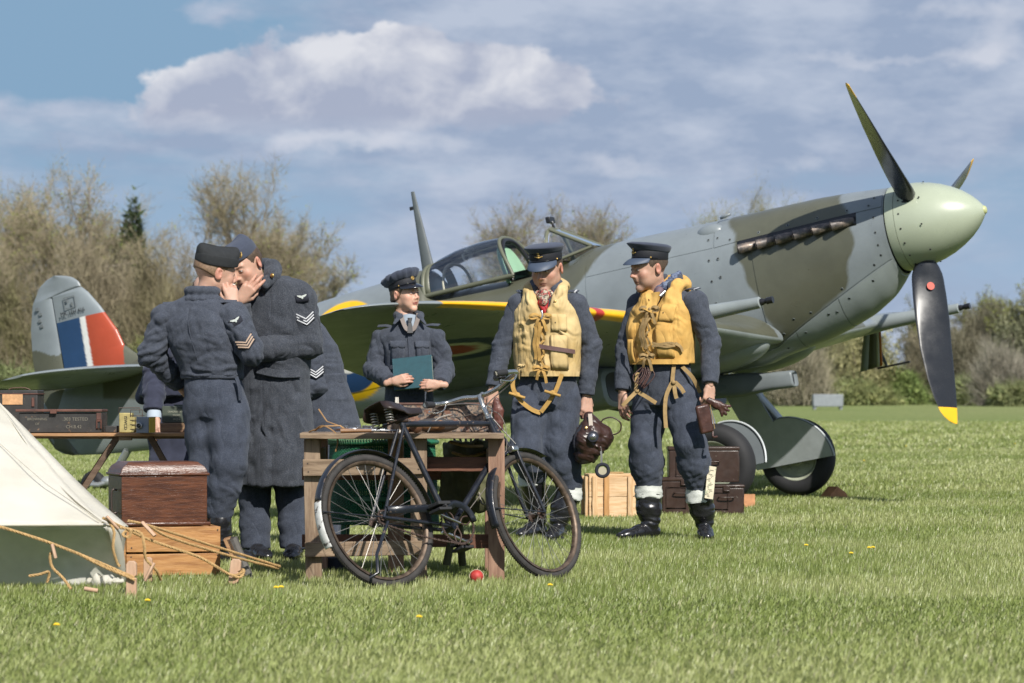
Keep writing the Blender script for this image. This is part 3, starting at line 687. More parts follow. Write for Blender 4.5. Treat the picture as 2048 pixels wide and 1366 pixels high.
    # cowling panels, 4 mm proud of the fuselage skin
    def panel(name, x0, x1, p0, p1, off=.005, nu=90, nv=40, colf=camo):
        u_ = np.linspace(x0, x1, nu); a, b = p0(u_), p1(u_); Ph = a[:, None] + (b - a)[:, None] * np.linspace(0, 1, nv)[None]; X = np.repeat(u_[:, None], nv, 1)
        edge = np.ones((nu, nv)); edge[0] = edge[-1] = 0; edge[:, 0] = edge[:, -1] = 0
        # bounding ring drops back to the skin so that the panel has a real edge
        S, Z = surf(X, Ph, off); v = [np.stack([X, -S, Z], -1)]
        Xb, Pb = X.copy(), Ph.copy(); S2, Z2 = surf(Xb, Pb, -.003); v2 = np.stack([Xb, -S2, Z2], -1)
        V = np.concatenate([v[0].reshape(-1, 3), v2.reshape(-1, 3)]); n = nu * nv
        f = [(q * nv + w, q * nv + w + 1, (q + 1) * nv + w + 1, (q + 1) * nv + w) for q in range(nu - 1) for w in range(nv - 1)]
        ring = [(q, 0) for q in range(nu)] + [(nu - 1, w) for w in range(1, nv)] + [(q, nv - 1) for q in range(nu - 2, -1, -1)] + [(0, w) for w in range(nv - 2, 0, -1)]
        ids = [q * nv + w for q, w in ring]; f += [(ids[j], ids[(j + 1) % len(ids)], ids[(j + 1) % len(ids)] + n, ids[j] + n) for j in range(len(ids))]
        C = colf(X.ravel(), S.ravel(), Z.ravel()); C = np.concatenate([C, C * .35])
        return mesh_obj(name, V, f, paint, F_, cols=C, auto=35)
    exh = lambda x: np.interp(x, [-1.45, -1.25, -.25, 0], [.145, .155, .175, .175])
    dia = lambda x: np.interp(x, [-1.45, -1.12, -.04, 0], [-.78, -.725, -.25, -.235])
    gap = .012
    panel('cowling_panel', -.012, -1.44, lambda x: -phi_of_z(x, exh(x)), lambda x: phi_of_z(x, exh(x)))
    panel('cowling_panel', -.012, -1.12, lambda x: phi_of_z(x, exh(x) - gap), lambda x: phi_of_z(x, dia(x)))
    panel('cowling_panel', -.012, -1.12, lambda x: 2 * pi - phi_of_z(x, dia(x)), lambda x: 2 * pi - phi_of_z(x, exh(x) - gap))
    for (xa, xb) in ((-.012, -.50), (-.508, -.92), (-.928, -1.42)):
        panel('cowling_panel', xa, xb, lambda x: phi_of_z(x, dia(x) - gap), lambda x: 2 * pi - phi_of_z(x, dia(x) - gap), nu=40, nv=60, colf=lambda x, s, z: np.repeat((SKYG * .96)[None], x.size, 0))
    for (xa, xb) in ((-1.452, -2.02), (-2.03, -2.60)):
        panel('side_panel', xa, xb, lambda x: phi_of_z(x, .14 + 0 * x), lambda x: phi_of_z(x, -.42 + 0 * x), off=.0035, nu=60)
    panel('side_panel', -1.452, -2.60, lambda x: -phi_of_z(x, .148 + 0 * x), lambda x: phi_of_z(x, .148 + 0 * x), off=.0035)
    panel('side_panel', -2.61, -4.05, lambda x: phi_of_z(x, .25 + 0 * x), lambda x: phi_of_z(x, -.42 + 0 * x), off=.0035)
    for (xa, xb) in ((-4.3, -5.55), (-5.56, -6.8)):
        panel('side_panel', xa, xb, lambda x: phi_of_z(x, .42 + 0 * x), lambda x: phi_of_z(x, -.36 + 0 * x), off=.003, nu=180, nv=120)
    # quick-release fasteners
    g = G(); gl = G()
    FS = [(-.08, z) for z in (.26, .10, -.02, -.12, -.2)] + [(x, float(exh(x)) + .03) for x in (-.12, -.3, -.55, -.8, -1.05, -1.3)] + [(x, float(dia(x)) + .035) for x in (-.15, -.45, -.75, -1.02)] + [(x, float(dia(x)) - .06) for x in (-.2, -.42, -.62, -.85, -1.05)] + [(-1.41, z) for z in (.3, .22, .05, -.1)] + [(-1.49, z) for z in (.22, .05, -.12, -.3)] + [(-2.0, z) for z in (.3, .2, .08, -.1)] + [(-.9, -.55), (-.55, -.56), (-1.3, -.5)]
    for (x, z) in FS:
        p = phi_of_z(np.array(x), np.array(z)); s, zz = surf(np.array(x), p, .006); s1, z1 = surf(np.array(x), p, .02); nrm = (0, -(float(s1 - s)), float(z1 - zz))
        g.lathe([(.008, 0), (.008, .003)], (x, -float(s), float(zz)), nrm, 8); gl.lathe([(.013, -.002), (.013, .0005)], (x, -float(s), float(zz)), nrm, 10)
    o = put('fastener', g, dark, F_); tag(o, kind='stuff'); o = put('fastener_ring', gl, mat('worn_grey', (.20, .225, .225), .5), F_); tag(o, kind='stuff')
    # exhaust recess and stubs
    rec = G(); s_at = lambda x, z, off=0: float(surf(np.array(x), phi_of_z(np.array(x), np.array(z)), off)[0])
    for sg in (1, -1):
        rec = G(); rows = []
        for x in np.linspace(-.225, -1.235, 30):
            zc = float(np.interp(x, [-1.24, -.23], [.105, .125])); hh = .052
            rows.append([(x, -sg * (s_at(x, zc + t * hh, .0075)), zc + t * hh) for t in (-1, -.3, .3, 1)])
        rec.loft(rows, caps=False, closed_u=False); put('exhaust_recess', rec, black, F_, solid=.002)
        for i in range(6):
            x0 = -.30 - i * .158; z0 = .112 - i * .004; sb = s_at(x0, z0, .0)
            g = G(); g.tube([(x0 + .05, -sg * (sb - .03), z0 - .0), (x0 + .02, -sg * (sb + .012), z0), (x0 - .04, -sg * (sb + .045), z0 - .004), (x0 - .115, -sg * (sb + .082), z0 - .010)], [.026, .030, .033, .036], 14, flat=1.15, up=(0, 0, 1))
            g.tube([(x0 - .114, -sg * (sb + .082), z0 - .010), (x0 - .1165, -sg * (sb + .0825), z0 - .010)], [.031, .031], 14, flat=1.15, up=(0, 0, 1))
            put('exhaust_stub', g, mat('exhaust_steel', (.11, .10, .095), .5, metal=.6, var=.35, vscale=30, color2=(.24, .19, .155), c2scale=22, rvar=.15), F_)
    # blister on the cowl
    g = G(); g.ball((-1.50, -.235, .285), (.13, .07, .075), 20); g.tube([(-1.42, -.17, .395), (-1.33, -.17, .412)], .012, 8); 
    mesh_obj('blister', g.arr(), g.f, paint, F_, cols=np.repeat((GREY * 1.02)[None], len(g.arr()), 0))
    # belly carburettor scoop
    def solidcol(name, g, col, par, **k): return mesh_obj(name, g.arr(), g.f, paint, par, cols=np.repeat(np.array(col)[None], len(g.arr()), 0), **k)
    def rsq(x, yc, zc, w, h, n=24, p=3.5):
        t = np.arange(n) * 2 * pi / n; c, s = np.cos(t), np.sin(t)
        return np.stack([np.full(n, x), yc + w * np.sign(c) * np.abs(c) ** (2 / p), zc + h * np.sign(s) * np.abs(s) ** (2 / p)], 1)
    g = G(); g.loft([rsq(-1.13, 0, -1.00, .046, .050), rsq(-1.10, 0, -1.00, .058, .062), rsq(-1.12, 0, -1.00, .066, .070), rsq(-1.3, 0, -.985, .070, .074), rsq(-1.6, 0, -.96, .10, .10), rsq(-2.3, 0, -.88, .14, .09), rsq(-3.0, 0, -.83, .10, .04)]); solidcol('air_scoop', g, GREY * .9, F_)
    g = G(); g.loft([rsq(-1.128, 0, -1.00, .050, .054), rsq(-1.14, 0, -1.00, .050, .054)]); put('scoop_mouth', g, black, F_)
    # ---------------- spinner and propeller
    spm = mat('pale_green_paint', (.365, .405, .305), .30, var=.05, vscale=4, coat=.15, rvar=.06)
    SP = bpy.data.objects.new('propeller', None); COL.objects.link(SP); SP.parent = A
    g = G(); g.lathe([(.02, .012), (.343, .012), (.346, .03), (.3455, .085)], (0, 0, 0), (1, 0, 0), 72); put('spinner_backplate', g, spm, SP, auto=30)
    g = G(); g.lathe([(.30, .088), (.3448, .089), (.342, .15), (.332, .23), (.312, .32), (.281, .41), (.240, .495), (.190, .575), (.135, .64), (.088, .683), (.050, .712), (.034, .724)], (0, 0, 0), (1, 0, 0), 72); put('spinner', g, spm, SP, auto=50)
    g = G(); g.lathe([(.034, .722), (.03, .735), (.016, .742), (0.001, .744)], (0, 0, 0), (1, 0, 0), 20); put('spinner_cap', g, mat('pale_yellow_green', (.45, .47, .22), .4), SP)
    g = G()
    for a in range(18):
        an = a * 2 * pi / 18 + .1
        for xx, rr in ((.13, .344), (.30, .329)) if a % 2 else ((.13, .344),):
            g.lathe([(.008, -.002), (.007, .003)], (xx, rr * cos(an), rr * sin(an)), (0, cos(an), sin(an)), 8)
    tag(put('spinner_screw', g, dark, SP), kind='stuff')
    phs = .2109; blm = mat('propeller_blade_black', (.016, .017, .020), .26, var=.15, vscale=5, rvar=.06, coat=.2)
    yel = mat('blade_tip_yellow', (.80, .44, .01), .4, var=.05); redm = mat('decal_red', (.55, .06, .03), .5)
    for k in range(3):
        a = phs + k * 2 * pi / 3; rad = np.array([0, -sin(a), -cos(a)])            # radial
        tan = np.array([0, 1 * cos(a), -sin(a)])                                     # rotation direction: bottom blade moves to port
        fw = np.array([1., 0, 0])
        rr = np.concatenate([[.22, .30, .36], np.linspace(.42, 1.62, 34), [1.635, 1.64]])
        def ring(R_):
            t = (R_ - .3) / 1.34
            ch = np.interp(R_, [.2, .31, .38, .46, .6, .8, 1.05, 1.3, 1.45, 1.55, 1.61, 1.64], [.12, .14, .235, .265, .285, .295, .285, .25, .21, .165, .11, .03])
            tk = np.interp(R_, [.2, .33, .45, .6, .9, 1.3, 1.64], [.12, .12, .075, .05, .032, .018, .008])
            be = radians(np.interp(R_, [.2, .5, .9, 1.3, 1.64], [58, 51, 43, 37, 31])); cd = tan * cos(be) + fw * sin(be); nd = fw * cos(be) - tan * sin(be)
            n = 24; q = np.arange(n) * 2 * pi / n; cx = .5 * np.cos(q); round_ = np.interp(R_, [.31, .42], [1, 0])
            th_ = np.where(np.sin(q) > 0, .62, -.38) * np.abs(np.sin(q)) ** (.9) * (1 - (1 - round_) * .45 * (-cx + .5) ** 1.2); th_ = th_ * (1 - round_) + .5 * np.sin(q) * round_
            sweep = -(.29 - max(ch, .0)) * .42 if R_ > 1.05 else 0.0
            return rad * R_ + fw * .19 + (cx * ch)[:, None] * cd + (th_ * tk)[:, None] * nd - cd * sweep
        rings = [ring(x) for x in rr]; cut = 33
        g = G(); g.loft(rings[:cut + 1]); B = put('propeller_blade', g, blm, SP, auto=60)
        g = G(); g.loft(rings[cut:]); put('yellow_tip', g, yel, B, auto=60)
        g = G(); g.lathe([(.075, .26), (.078, .325), (.074, .335)], tuple(fw * .19), tuple(rad), 20); put('blade_collar', g, black, B)
        # maker's roundel near the root
        R_ = .53; be = radians(49); cd = tan * cos(be) + fw * sin(be); nd = fw * cos(be) - tan * sin(be); c = rad * R_ + fw * .19 + nd * -.030 - cd * -.03
        for sg in ((1, -1) if k == 0 else ()):
            c = rad * R_ + fw * .19 + nd * (.046 if sg > 0 else -.030)
            g = G(); g.lathe([(.032, 0), (.032, .0015)], tuple(c), tuple(nd * sg), 20); d = put('maker_decal', g, redm, B, smooth=False)
            g = G()
            for q in (-1, 0, 1): g.bar(c + nd * sg * .0025 + rad * q * .012 - cd * (.02 - abs(q) * .006), c + nd * sg * .0025 + rad * q * .012 + cd * (.02 - abs(q) * .006), .003, .0008, tuple(nd))
            put('maker_lettering', g, mat('decal_pale', (.7, .35, .3), .5), d) if False else None
    # ---------------- wings
    def wing_pt(s, t, up, off=0):
        """s span, t 0..1 chord"""
        c = 2.54 * np.sqrt(np.clip(1 - (s / 5.62) ** 2, 1e-4, 1)); xle = -2.034 + .3975 * c; zl = -.742 + np.tan(.0793) * s - (c - 2.54) * -.0
        tk = np.interp(s, [0, 3, 5.0, 5.6], [.135, .105, .075, .07]); yt = 5 * tk * c * (.2969 * np.sqrt(t) - .126 * t - .3516 * t ** 2 + .2843 * t ** 3 - .1036 * t ** 4)
        cam = .02 * c * (1 - (2 * t - .8) ** 2 / 1.5); inc = np.interp(s, [0, 5.6], [radians(2.2), radians(-.3)])
        fil = np.where(s < .95, ((.95 - s) / .6) ** 1.6 * .15, 0) * (1 - t) ** .3 * np.sin(np.clip(t * 9 + .05, 0, pi / 2)) * (1 if up else -.9)
        z = zl + cam + (yt + fil) * (1 if up else -.85) - t * c * np.sin(inc); return xle - t * c, z
    for sg in (1, -1):
        ns, nt = 260, 60; ss = np.concatenate([np.linspace(.30, 5.2, 220), 5.2 + .415 * np.sin(np.linspace(.02, pi / 2, 40))]); tt = (1 - np.cos(np.linspace(0, pi, nt))) / 2; tt = tt ** 1.25
        T = np.concatenate([tt[::-1], tt[1:-1]]); UP = np.concatenate([np.ones(nt, bool), np.zeros(nt - 2, bool)])
        Sx = np.repeat(ss[:, None], len(T), 1); TT = np.repeat(T[None], len(ss), 0)
        xu, zu = wing_pt(Sx, TT, True); xl, zl = wing_pt(Sx, TT, False); X = np.where(UP[None], xu, xl); Z = np.where(UP[None], zu, zl)
        V = np.stack([X, -sg * Sx, Z], -1).reshape(-1, 3); n = len(T); m = len(ss)
        i = np.arange(m - 1)[:, None] * n; k = np.arange(n)[None]; fa = np.stack([i + k, i + (k + 1) % n, i + n + (k + 1) % n, i + n + k], -1).reshape(-1, 4)
        if sg < 0: fa = fa[:, ::-1]
        x, s, z = X.ravel(), Sx.ravel(), Z.ravel(); upf = np.repeat(UP[None], m, 0).ravel(); t = TT.ravel(); c = 2.54 * np.sqrt(np.clip(1 - (s / 5.62) ** 2, 1e-4, 1))
        C = np.where(upf[:, None], GREY, SKYG * .92)
        gcam = (np.sin(s * 1.9 + .8 * np.sin(x * 2.2)) > .15) & upf; C[gcam] = GREEN
        d = t * c
        C[upf & (np.hypot(s - 3.95, x + 2.55) < .62)] = (.012, .045, .13); C[upf & (np.hypot(s - 3.95, x + 2.55) < .25)] = (.35, .035, .02)
        for (lim, col) in ((.46, (.012, .03, .09)), (.28, (.6, .6, .56)), (.19, (.35, .04, .025))): k = np.clip((lim - np.hypot(s - 3.5, x + 2.35)) / .02 + .5, 0, 1)[:, None] * (~upf)[:, None]; C = C * (1 - k) + np.array(col) * k
        y_ = (d < .055) & (s > 2.72) & (s < 5.0); C[y_] = (.80, .42, .008)
        for s0 in (3.30,): C[(d < .075) & (np.abs(s - s0) < .055)] = (.42, .03, .02)
        # walk and gun-bay lines
        wm_ = mesh_obj('wing', V, fa, paint, A, cols=C)
        # aileron, hanging slightly
        g = G(); rings = []
        for s in np.linspace(3.25, 4.95, 14):
            c = 2.54 * sqrt(1 - (s / 5.62) ** 2); xa, za = wing_pt(np.array(s), np.array(.80), False); L_ = .19 * c; dr = radians(-4)
            dx, dz = -cos(dr), -sin(dr); th_ = .035
            rings.append([(float(xa) , -sg * s, float(za) + .01), (float(xa) + dx * L_ * .5 + dz * -th_ * .5, -sg * s, float(za) + dz * L_ * .5), (float(xa) + dx * L_, -sg * s, float(za) + dz * L_), (float(xa) + dx * L_ * .5 + dz * th_ * .8, -sg * s, float(za) + dz * L_ * .5 + .01)])
        g.loft(rings); v_ = g.arr(); q = np.hypot(-sg * v_[:, 1] - 4.05, (v_[:, 2] + .5) * 1.2); cc = np.repeat((SKYG * .9)[None], len(v_), 0)
        mesh_obj('aileron', v_, g.f, paint, wm_, cols=cc, auto=30)
        g = G(); g.ball((-1.52, -sg * .52, -.70), (.45, .33, .165), 40); solidcol('root_fillet', g, SKYG * .97, wm_)
        # cannon
        s = 2.33; xl0, zl0 = wing_pt(np.array(s), np.array(0.0), True); xl0, zl0 = float(xl0), float(zl0) + .0; zm = -.545
        g = G(); g.tube([(xl0 - .25, -sg * s, zl0), (xl0 - .02, -sg * s, zl0 + .002), (xl0 + .1, -sg * s, zl0 * .85 + zm * .15), (-.42, -sg * s, zm), (-.375, -sg * s, zm), (-.37, -sg * s, zm)], [.085, .078, .068, .043, .043, .036], 20, up=(0, 0, 1)); cn = solidcol('cannon', g, SKYG * .93, wm_, auto=40)
        g = G(); g.tube([(-.38, -sg * s, zm), (-.35, -sg * s, zm), (-.34, -sg * s, zm), (-.325, -sg * s, zm), (-.32, -sg * s, zm), (-.27, -sg * s, zm)], [.026, .026, .019, .019, .026, .026], 14, up=(0, 0, 1)); put('muzzle', g, black, cn, auto=40)
        # radiator under the wing
        rx = -1.97 if sg > 0 else -2.45
        g = G(); g.loft([rsq(rx, -sg * 1.5, -.88, .28, .13), rsq(rx - .02, -sg * 1.5, -.88, .31, .155), rsq(rx - .3, -sg * 1.5, -.84, .33, .185), rsq(-3.1, -sg * 1.5, -.78, .33, .19), rsq(-3.55, -sg * 1.5, -.70, .31, .10)]); rd = solidcol('radiator', g, SKYG * .95, wm_, auto=40)
        g = G(); g.loft([rsq(rx + .004, -sg * 1.5, -.88, .27, .12), rsq(rx, -sg * 1.5, -.88, .27, .12)]); put('radiator_mouth', g, black, rd)
        if sg > 0:
            g = G(); y0 = -1.5 - .334
            for (a, b) in (((-2.62, -.74), (-2.40, -.74)), ((-2.62, -.92), (-2.40, -.92)), ((-2.62, -.74), (-2.62, -.92)), ((-2.40, -.74), (-2.40, -.92)), ((-2.60, -.90), (-2.42, -.76))): g.bar((a[0], y0, a[1]), (b[0], y0, b[1]), .008, .004, (0, 1, 0))
            g.box((-2.56, y0, -.80), (.03, .005, .03)); g.box((-2.46, y0, -.86), (.03, .005, .03)); tag(put('service_placard', g, mat('stencil_ink', (0, 0, 0)), rd), kind='stuff')
        if sg < 0:   # open gun-bay door hanging below the port wing
            st = [(0, .36, SKYG), (.36, .74, GREEN * .9), (.74, .88, np.array((.5, .52, .46))), (.88, 1.0, np.array((.45, .12, .02)))]
            for (a, b, c_) in st:
                rows = []
                for q in np.linspace(0, 1, 7):
                    e = .05 * sin(q * 1.5) * (1 if a > 0 else .4); e2 = .05 * sin(q * 1.5)
                    x0 = -1.83 * (1 - q) + -1.97 * q; x1 = -1.655 * (1 - q) + -1.74 * q; zt = -.48 * (1 - q) + -.82 * q
                    rows.append([(x0 + (x1 - x0) * a - 0 * e, 3.9 + .1 * q, zt + .02 * a), (x0 + (x1 - x0) * b, 3.9 + .1 * q, zt + .02 * b)])
                gg = G(); gg.loft(rows, caps=False, closed_u=False); solidcol('gun_bay_door', gg, c_, wm_, solid=.012)
        if sg < 0:   # pitot head under the port wing
            g = G(); g.tube([(-1.95, 4.3, -.50), (-1.86, 4.3, -.62), (-1.80, 4.3, -.80)], [.035, .028, .012], 8, flat=.5, up=(0, 1, 0)); pm = put('pitot_mast', g, mat('mast_grey', (.1, .115, .12), .5), wm_); g = G(); g.tube([(-1.90, 4.3, -.80), (-1.57, 4.3, -.80)], .010, 8); put('pitot_tube', g, black, pm)
        # undercarriage leg, door and wheel
        wc = np.array([-1.55, -sg * .90, -1.60]); tl = np.array([-1.80, -sg * .58, -.78]); inb = sg   # inboard is +y for starboard (y<0)
        LG = bpy.data.objects.new('landing_gear', None); COL.objects.link(LG); LG.parent = A
        g = G(); g.tube([tl + [0, 0, .1], wc * .35 + tl * .65 + [0, 0, 0], wc + [0, inb * .13, .25], wc + [0, inb * .13, .0]], [.05, .048, .038, .036], 14); g.tube([wc + [0, inb * .13, 0], wc], .03, 10); put('oleo_leg', g, mat('leg_silver', (.42, .44, .45), .35, metal=.6), LG)
        ax = np.array([0.0, 1, .06]); ax /= np.linalg.norm(ax)
        g = G(); g.lathe([(.19, -.075), (.225, -.095), (.285, -.092), (.318, -.06), (.328, -.02), (.328, .02), (.318, .06), (.285, .092), (.225, .095), (.19, .075)], tuple(wc), tuple(ax), 48, caps=False); put('tyre', g, dark, LG, auto=60)
        g = G(); g.lathe([(.02, -.05), (.06, -.055), (.075, -.03), (.165, -.04), (.19, -.078), (.20, -.078), (.20, .078), (.19, .078), (.165, .04), (.075, .03), (.06, .055), (.02, .05)], tuple(wc), tuple(ax), 32)
        for q in range(8):
            a = q * pi / 4; e1 = np.cross(ax, (1, 0, 0)); e1 /= np.linalg.norm(e1); e2 = np.cross(ax, e1)
            for s_ in (-1, 1): g.lathe([(.018, 0), (.014, .006)], tuple(wc + (e1 * cos(a) + e2 * sin(a)) * .118 + ax * s_ * .036), tuple(ax * s_), 8)
        put('wheel_hub', g, mat('hub_paint', (.34, .36, .28), .45, var=.15), LG, auto=40)
        # door: disc cut by a chord, joined to the leg cover
        out = []
        c0 = np.array([-1.53, -1.615]); R_ = .352; a0, a1 = radians(186), radians(-6)
        for a in np.linspace(a1, radians(98), 26): out.append(c0 + R_ * np.array([cos(a), sin(a)]))
        out += [np.array([-1.60, -1.28]), np.array([-1.70, -.92]), np.array([-1.98, -.86]), np.array([-1.83, -1.46])]
        for a in np.linspace(radians(154), a0, 12): out.append(c0 + R_ * np.array([cos(a), sin(a)]))
        def yy(z): return -sg * (.90 + (z + 1.6) * -.36) + inb * .160
        o3 = [(p[0], yy(p[1]) , p[1]) for p in out]; g = G(); g.prism(o3, (0, -.006, 0), (0, .006, 0))
        dr = solidcol('leg_door', g, GREY * .78, LG, smooth=False)
        g = G(); g.prism([(p[0] * .985 - .0245, p[1] + sg * .0085, p[2] * .985 - .0245) for p in o3], (0, -.001, 0), (0, .001, 0)); put('door_lining', g, mat('pale_lining', (.40, .43, .44), .45), dr, smooth=False)
        g = G(); rim = [(p[0], yy(p[1]) - inb * .012, p[1]) for p in out[:26]]; g.tube(rim, .009, 6); put('door_rim', g, mat('rim_grey', (.5, .53, .54), .4), dr)
    # ---------------- tail
    def fin_loft(rows, col, name, par):
        """rows: z, x_le, x_te, thickness, te thickness"""
        rings = []; n = 71
        for (z, xl, xt, tk, te) in rows:
            t = (1 - np.cos(np.linspace(0, pi, n))) / 2; th_ = tk * 2.6 * (.2969 * np.sqrt(t) - .126 * t - .3516 * t ** 2 + .2843 * t ** 3 - .1015 * t ** 4) / .26 * .5 + te * t * .5
            up = [(xl + (xt - xl) * a, b, z) for a, b in zip(t, th_)]; dn = [(xl + (xt - xl) * a, -b, z) for a, b in zip(t[::-1], th_[::-1])]
            rings.append(up + dn[1:-1])
        g = G(); g.loft(rings); v = g.arr(); return mesh_obj(name, v, g.f, paint, par, cols=col(v), auto=60)
    xle = lambda z: float(np.interp(z, [.25, .40, .47, .545, .70, .95, 1.10, 1.165], [-7.12, -7.27, -7.36, -7.44, -7.49, -7.63, -7.735, -7.80]))
    def fcol(v):
        x, z = v[:, 0], v[:, 2]; C = np.repeat((GREY * 1.05)[None], len(v), 0); fl = (z < .885) & (z > .33)
        wt_ = np.clip((x + 7.843) / .010 + .5, 0, 1)[:, None]; rd_ = np.clip((x + 7.78) / .010 + .5, 0, 1)[:, None]; fc = np.array((.018, .055, .135)) * (1 - wt_) + np.array((.7, .7, .66)) * wt_; fc = fc * (1 - rd_) + np.array((.36, .058, .022)) * rd_; C[fl] = fc[fl]; C[(z > .33) & (x > -7.44)] = GREEN * 1.1; C[z <= .33] = GREY * .9; return C
    fin_loft([(z, xle(z), -8.115, .105 * (1.15 - z * .45), .05) for z in np.linspace(.2, 1.13, 150)] + [(1.15, xle(1.15), -8.06, .045, .02), (1.165, -7.80, -7.93, .02, .01)], fcol, 'fin', A)
    rte = lambda z: float(np.interp(z, [-.34, -.30, -.25, -.11, .35, .61, .88, 1.107, 1.25, 1.30, 1.318], [-8.2, -8.30, -8.38, -8.455, -8.464, -8.462, -8.428, -8.36, -8.25, -8.16, -8.08]))
    rle = lambda z: -8.125 if z < 1.14 else float(np.interp(z, [1.145, 1.17, 1.22, 1.27, 1.30, 1.318], [-8.0, -7.80, -7.82, -7.88, -7.96, -8.05]))
    def rcol(v):
        x, z = v[:, 0], v[:, 2]; C = np.repeat((GREY * 1.05)[None], len(v), 0); C[z < .64 + .12 * (x + 8.3) * -1 + .03 * np.sin(x * 14)] = GREEN; return C
    rud = fin_loft([(z, rle(z), rte(z), .062, .006) for z in np.concatenate([np.linspace(-.34, 1.14, 110), np.linspace(1.15, 1.318, 16)])], rcol, 'rudder', A)
    # small stencil marks of the rudder and the serial line on the fin
    ink = mat('stencil_ink', (.05, .055, .06), .6)
    def text(name, body, size, loc, rx, par, m, ext=.001, align='CENTER'):
        cu = bpy.data.curves.new(name, 'FONT'); cu.body = body; cu.size = size; cu.align_x = align; cu.align_y = 'CENTER'; cu.extrude = ext
        tmp = bpy.data.objects.new(name, cu); COL.objects.link(tmp); bpy.context.view_layer.update(); me = bpy.data.meshes.new_from_object(tmp.evaluated_get(bpy.context.evaluated_depsgraph_get())); bpy.data.objects.remove(tmp)
        o = bpy.data.objects.new(name, me); COL.objects.link(o); o.parent = par; o.location = loc; o.rotation_euler = rx; me.materials.clear(); me.materials.append(m); return o
    globals()['text_obj'] = text
    text('serial_number', 'MK 1EH 416', .052, (-7.90, -.062, .945), (radians(90), 0, 0), A, ink)
    ink = mat('faint_stencil', (.13, .145, .15), .6); g = G()
    for (a, b) in (((-7.98, 1.09), (-7.86, 1.09)), ((-7.98, .99), (-7.86, .99)), ((-7.98, 1.09), (-7.98, .99)), ((-7.86, 1.09), (-7.86, .99))): g.bar((a[0], -.055, a[1]), (b[0], -.055, b[1]), .006, .003, (0, 1, 0))
    g.box((-7.95, -.055, 1.06), (.02, .004, .03)); g.box((-7.90, -.055, 1.02), (.02, .004, .03)); tag(put('fin_stencil', g, ink, A), kind='stuff')
    g = G()
    for q in ((-8.30, 1.05), (-8.27, 1.0), (-8.29, .94), (-8.28, .89)): g.box((q[0], -.034, q[1]), (.03, .012, .03))
    tag(put('rudder_stencil', g, ink, A), kind='stuff')
    for sg in (1, -1):
        rings = []; rings2 = []; n = 13; t = (1 - np.cos(np.linspace(0, pi, n))) / 2; th_ = (.2969 * np.sqrt(t) - .126 * t - .3516 * t ** 2 + .2843 * t ** 3 - .1015 * t ** 4)
        for s in np.concatenate([np.linspace(.05, 1.35, 10), 1.35 + .25 * np.sin(np.linspace(.1, pi / 2, 8))]):
            c = 1.18 * sqrt(max(1 - (s / 1.62) ** 2.6, .004)); xl = -7.10 - (1.18 - c) * .38; z = .285; hin = xl - c * .62
            up = [(xl - c * a, -sg * s, z + b * c * .42) for a, b in zip(t, th_)]; dn = [(xl - c * a, -sg * s, z - b * c * .42) for a, b in zip(t[::-1], th_[::-1])]; rings.append(up + dn[1:-1])
        g = G(); g.loft(rings); v = g.arr(); C = np.where((v[:, 2] > .285)[:, None], GREY, SKYG * .95); mesh_obj('tailplane', v, g.f, paint, A, cols=C, auto=60)
        g = G(); g.loft([[(-8.12 + .0, -sg * s, .30), (-8.33, -sg * s, .285), (-8.12, -sg * s, .27)] for s in np.linspace(.12, 1.2, 5)]); solidcol('elevator', g, GREY, A)
    # tail wheel
    TG = bpy.data.objects.new('tail_wheel', None); COL.objects.link(TG); TG.parent = A
    g = G(); g.tube([(-7.60, 0, -.40), (-7.86, 0, -.66)], [.055, .04], 10, flat=.6); g.tube([(-7.84, 0, -.64), (-7.93, -.06, -.66), (-8.03, -.06, -.64)], .026, 8); g.tube([(-7.84, 0, -.64), (-7.93, .06, -.66), (-8.03, .06, -.64)], .026, 8); g.ball((-7.88, 0, -.64), (.07, .055, .05), 12); put('fork', g, mat('leg_silver', (.42, .44, .45), .35, metal=.6), TG)
    g = G(); g.lathe([(.05, -.04), (.09, -.045), (.12, -.03), (.128, 0), (.12, .03), (.09, .045), (.05, .04)], (-8.03, 0, -.64), (0, 1, 0), 28, caps=False); put('tyre', g, dark, TG); g = G(); g.lathe([(.01, -.035), (.055, -.03), (.055, .03), (.01, .035)], (-8.03, 0, -.64), (0, 1, 0), 16); put('hub', g, mat('leg_silver', (0, 0, 0)), TG)
    # ---------------- cockpit
    glass = bpy.data.materials.new('canopy_glass'); glass.use_nodes = True; nt = glass.node_tree; N = nt.nodes; L = nt.links
    gb = N.new('ShaderNodeBsdfGlossy'); gb.inputs['Roughness'].default_value = .04; gb.inputs['Color'].default_value = (.95, .97, 1, 1); tb = N.new('ShaderNodeBsdfTransparent'); tb.inputs['Color'].default_value = (.97, .98, .985, 1)
    fr = N.new('ShaderNodeFresnel'); fr.inputs[0].default_value = 1.5; ad = N.new('ShaderNodeMath'); ad.operation = 'ADD'; ad.inputs[1].default_value = .10; L.new(fr.outputs[0], ad.inputs[0]); mx = N.new('ShaderNodeMixShader'); L.new(ad.outputs[0], mx.inputs[0]); L.new(tb.outputs[0], mx.inputs[1]); L.new(gb.outputs[0], mx.inputs[2]); L.new(mx.outputs[0], N['Material Output'].inputs['Surface'])
    frame = mat('frame_olive', (.12, .125, .085), .45, var=.1); cock = mat('cockpit_green', (.26, .44, .29), .55, var=.08)
    HD = bpy.data.objects.new('sliding_hood', None); COL.objects.link(HD); HD.parent = A
    def arch(x, w, zt, zb, n=21, lean=0.0, p=2.4):
        t = np.linspace(0, pi, n); c, s = np.cos(t), np.sin(t)
        return [(x + lean * (1 - s_) , w * np.sign(c_) * abs(c_) ** (2 / p), zb + (zt - zb) * abs(s_) ** (2 / p)) for c_, s_ in zip(c, s)]
    xs_ = np.linspace(0, 1, 14); rings = []
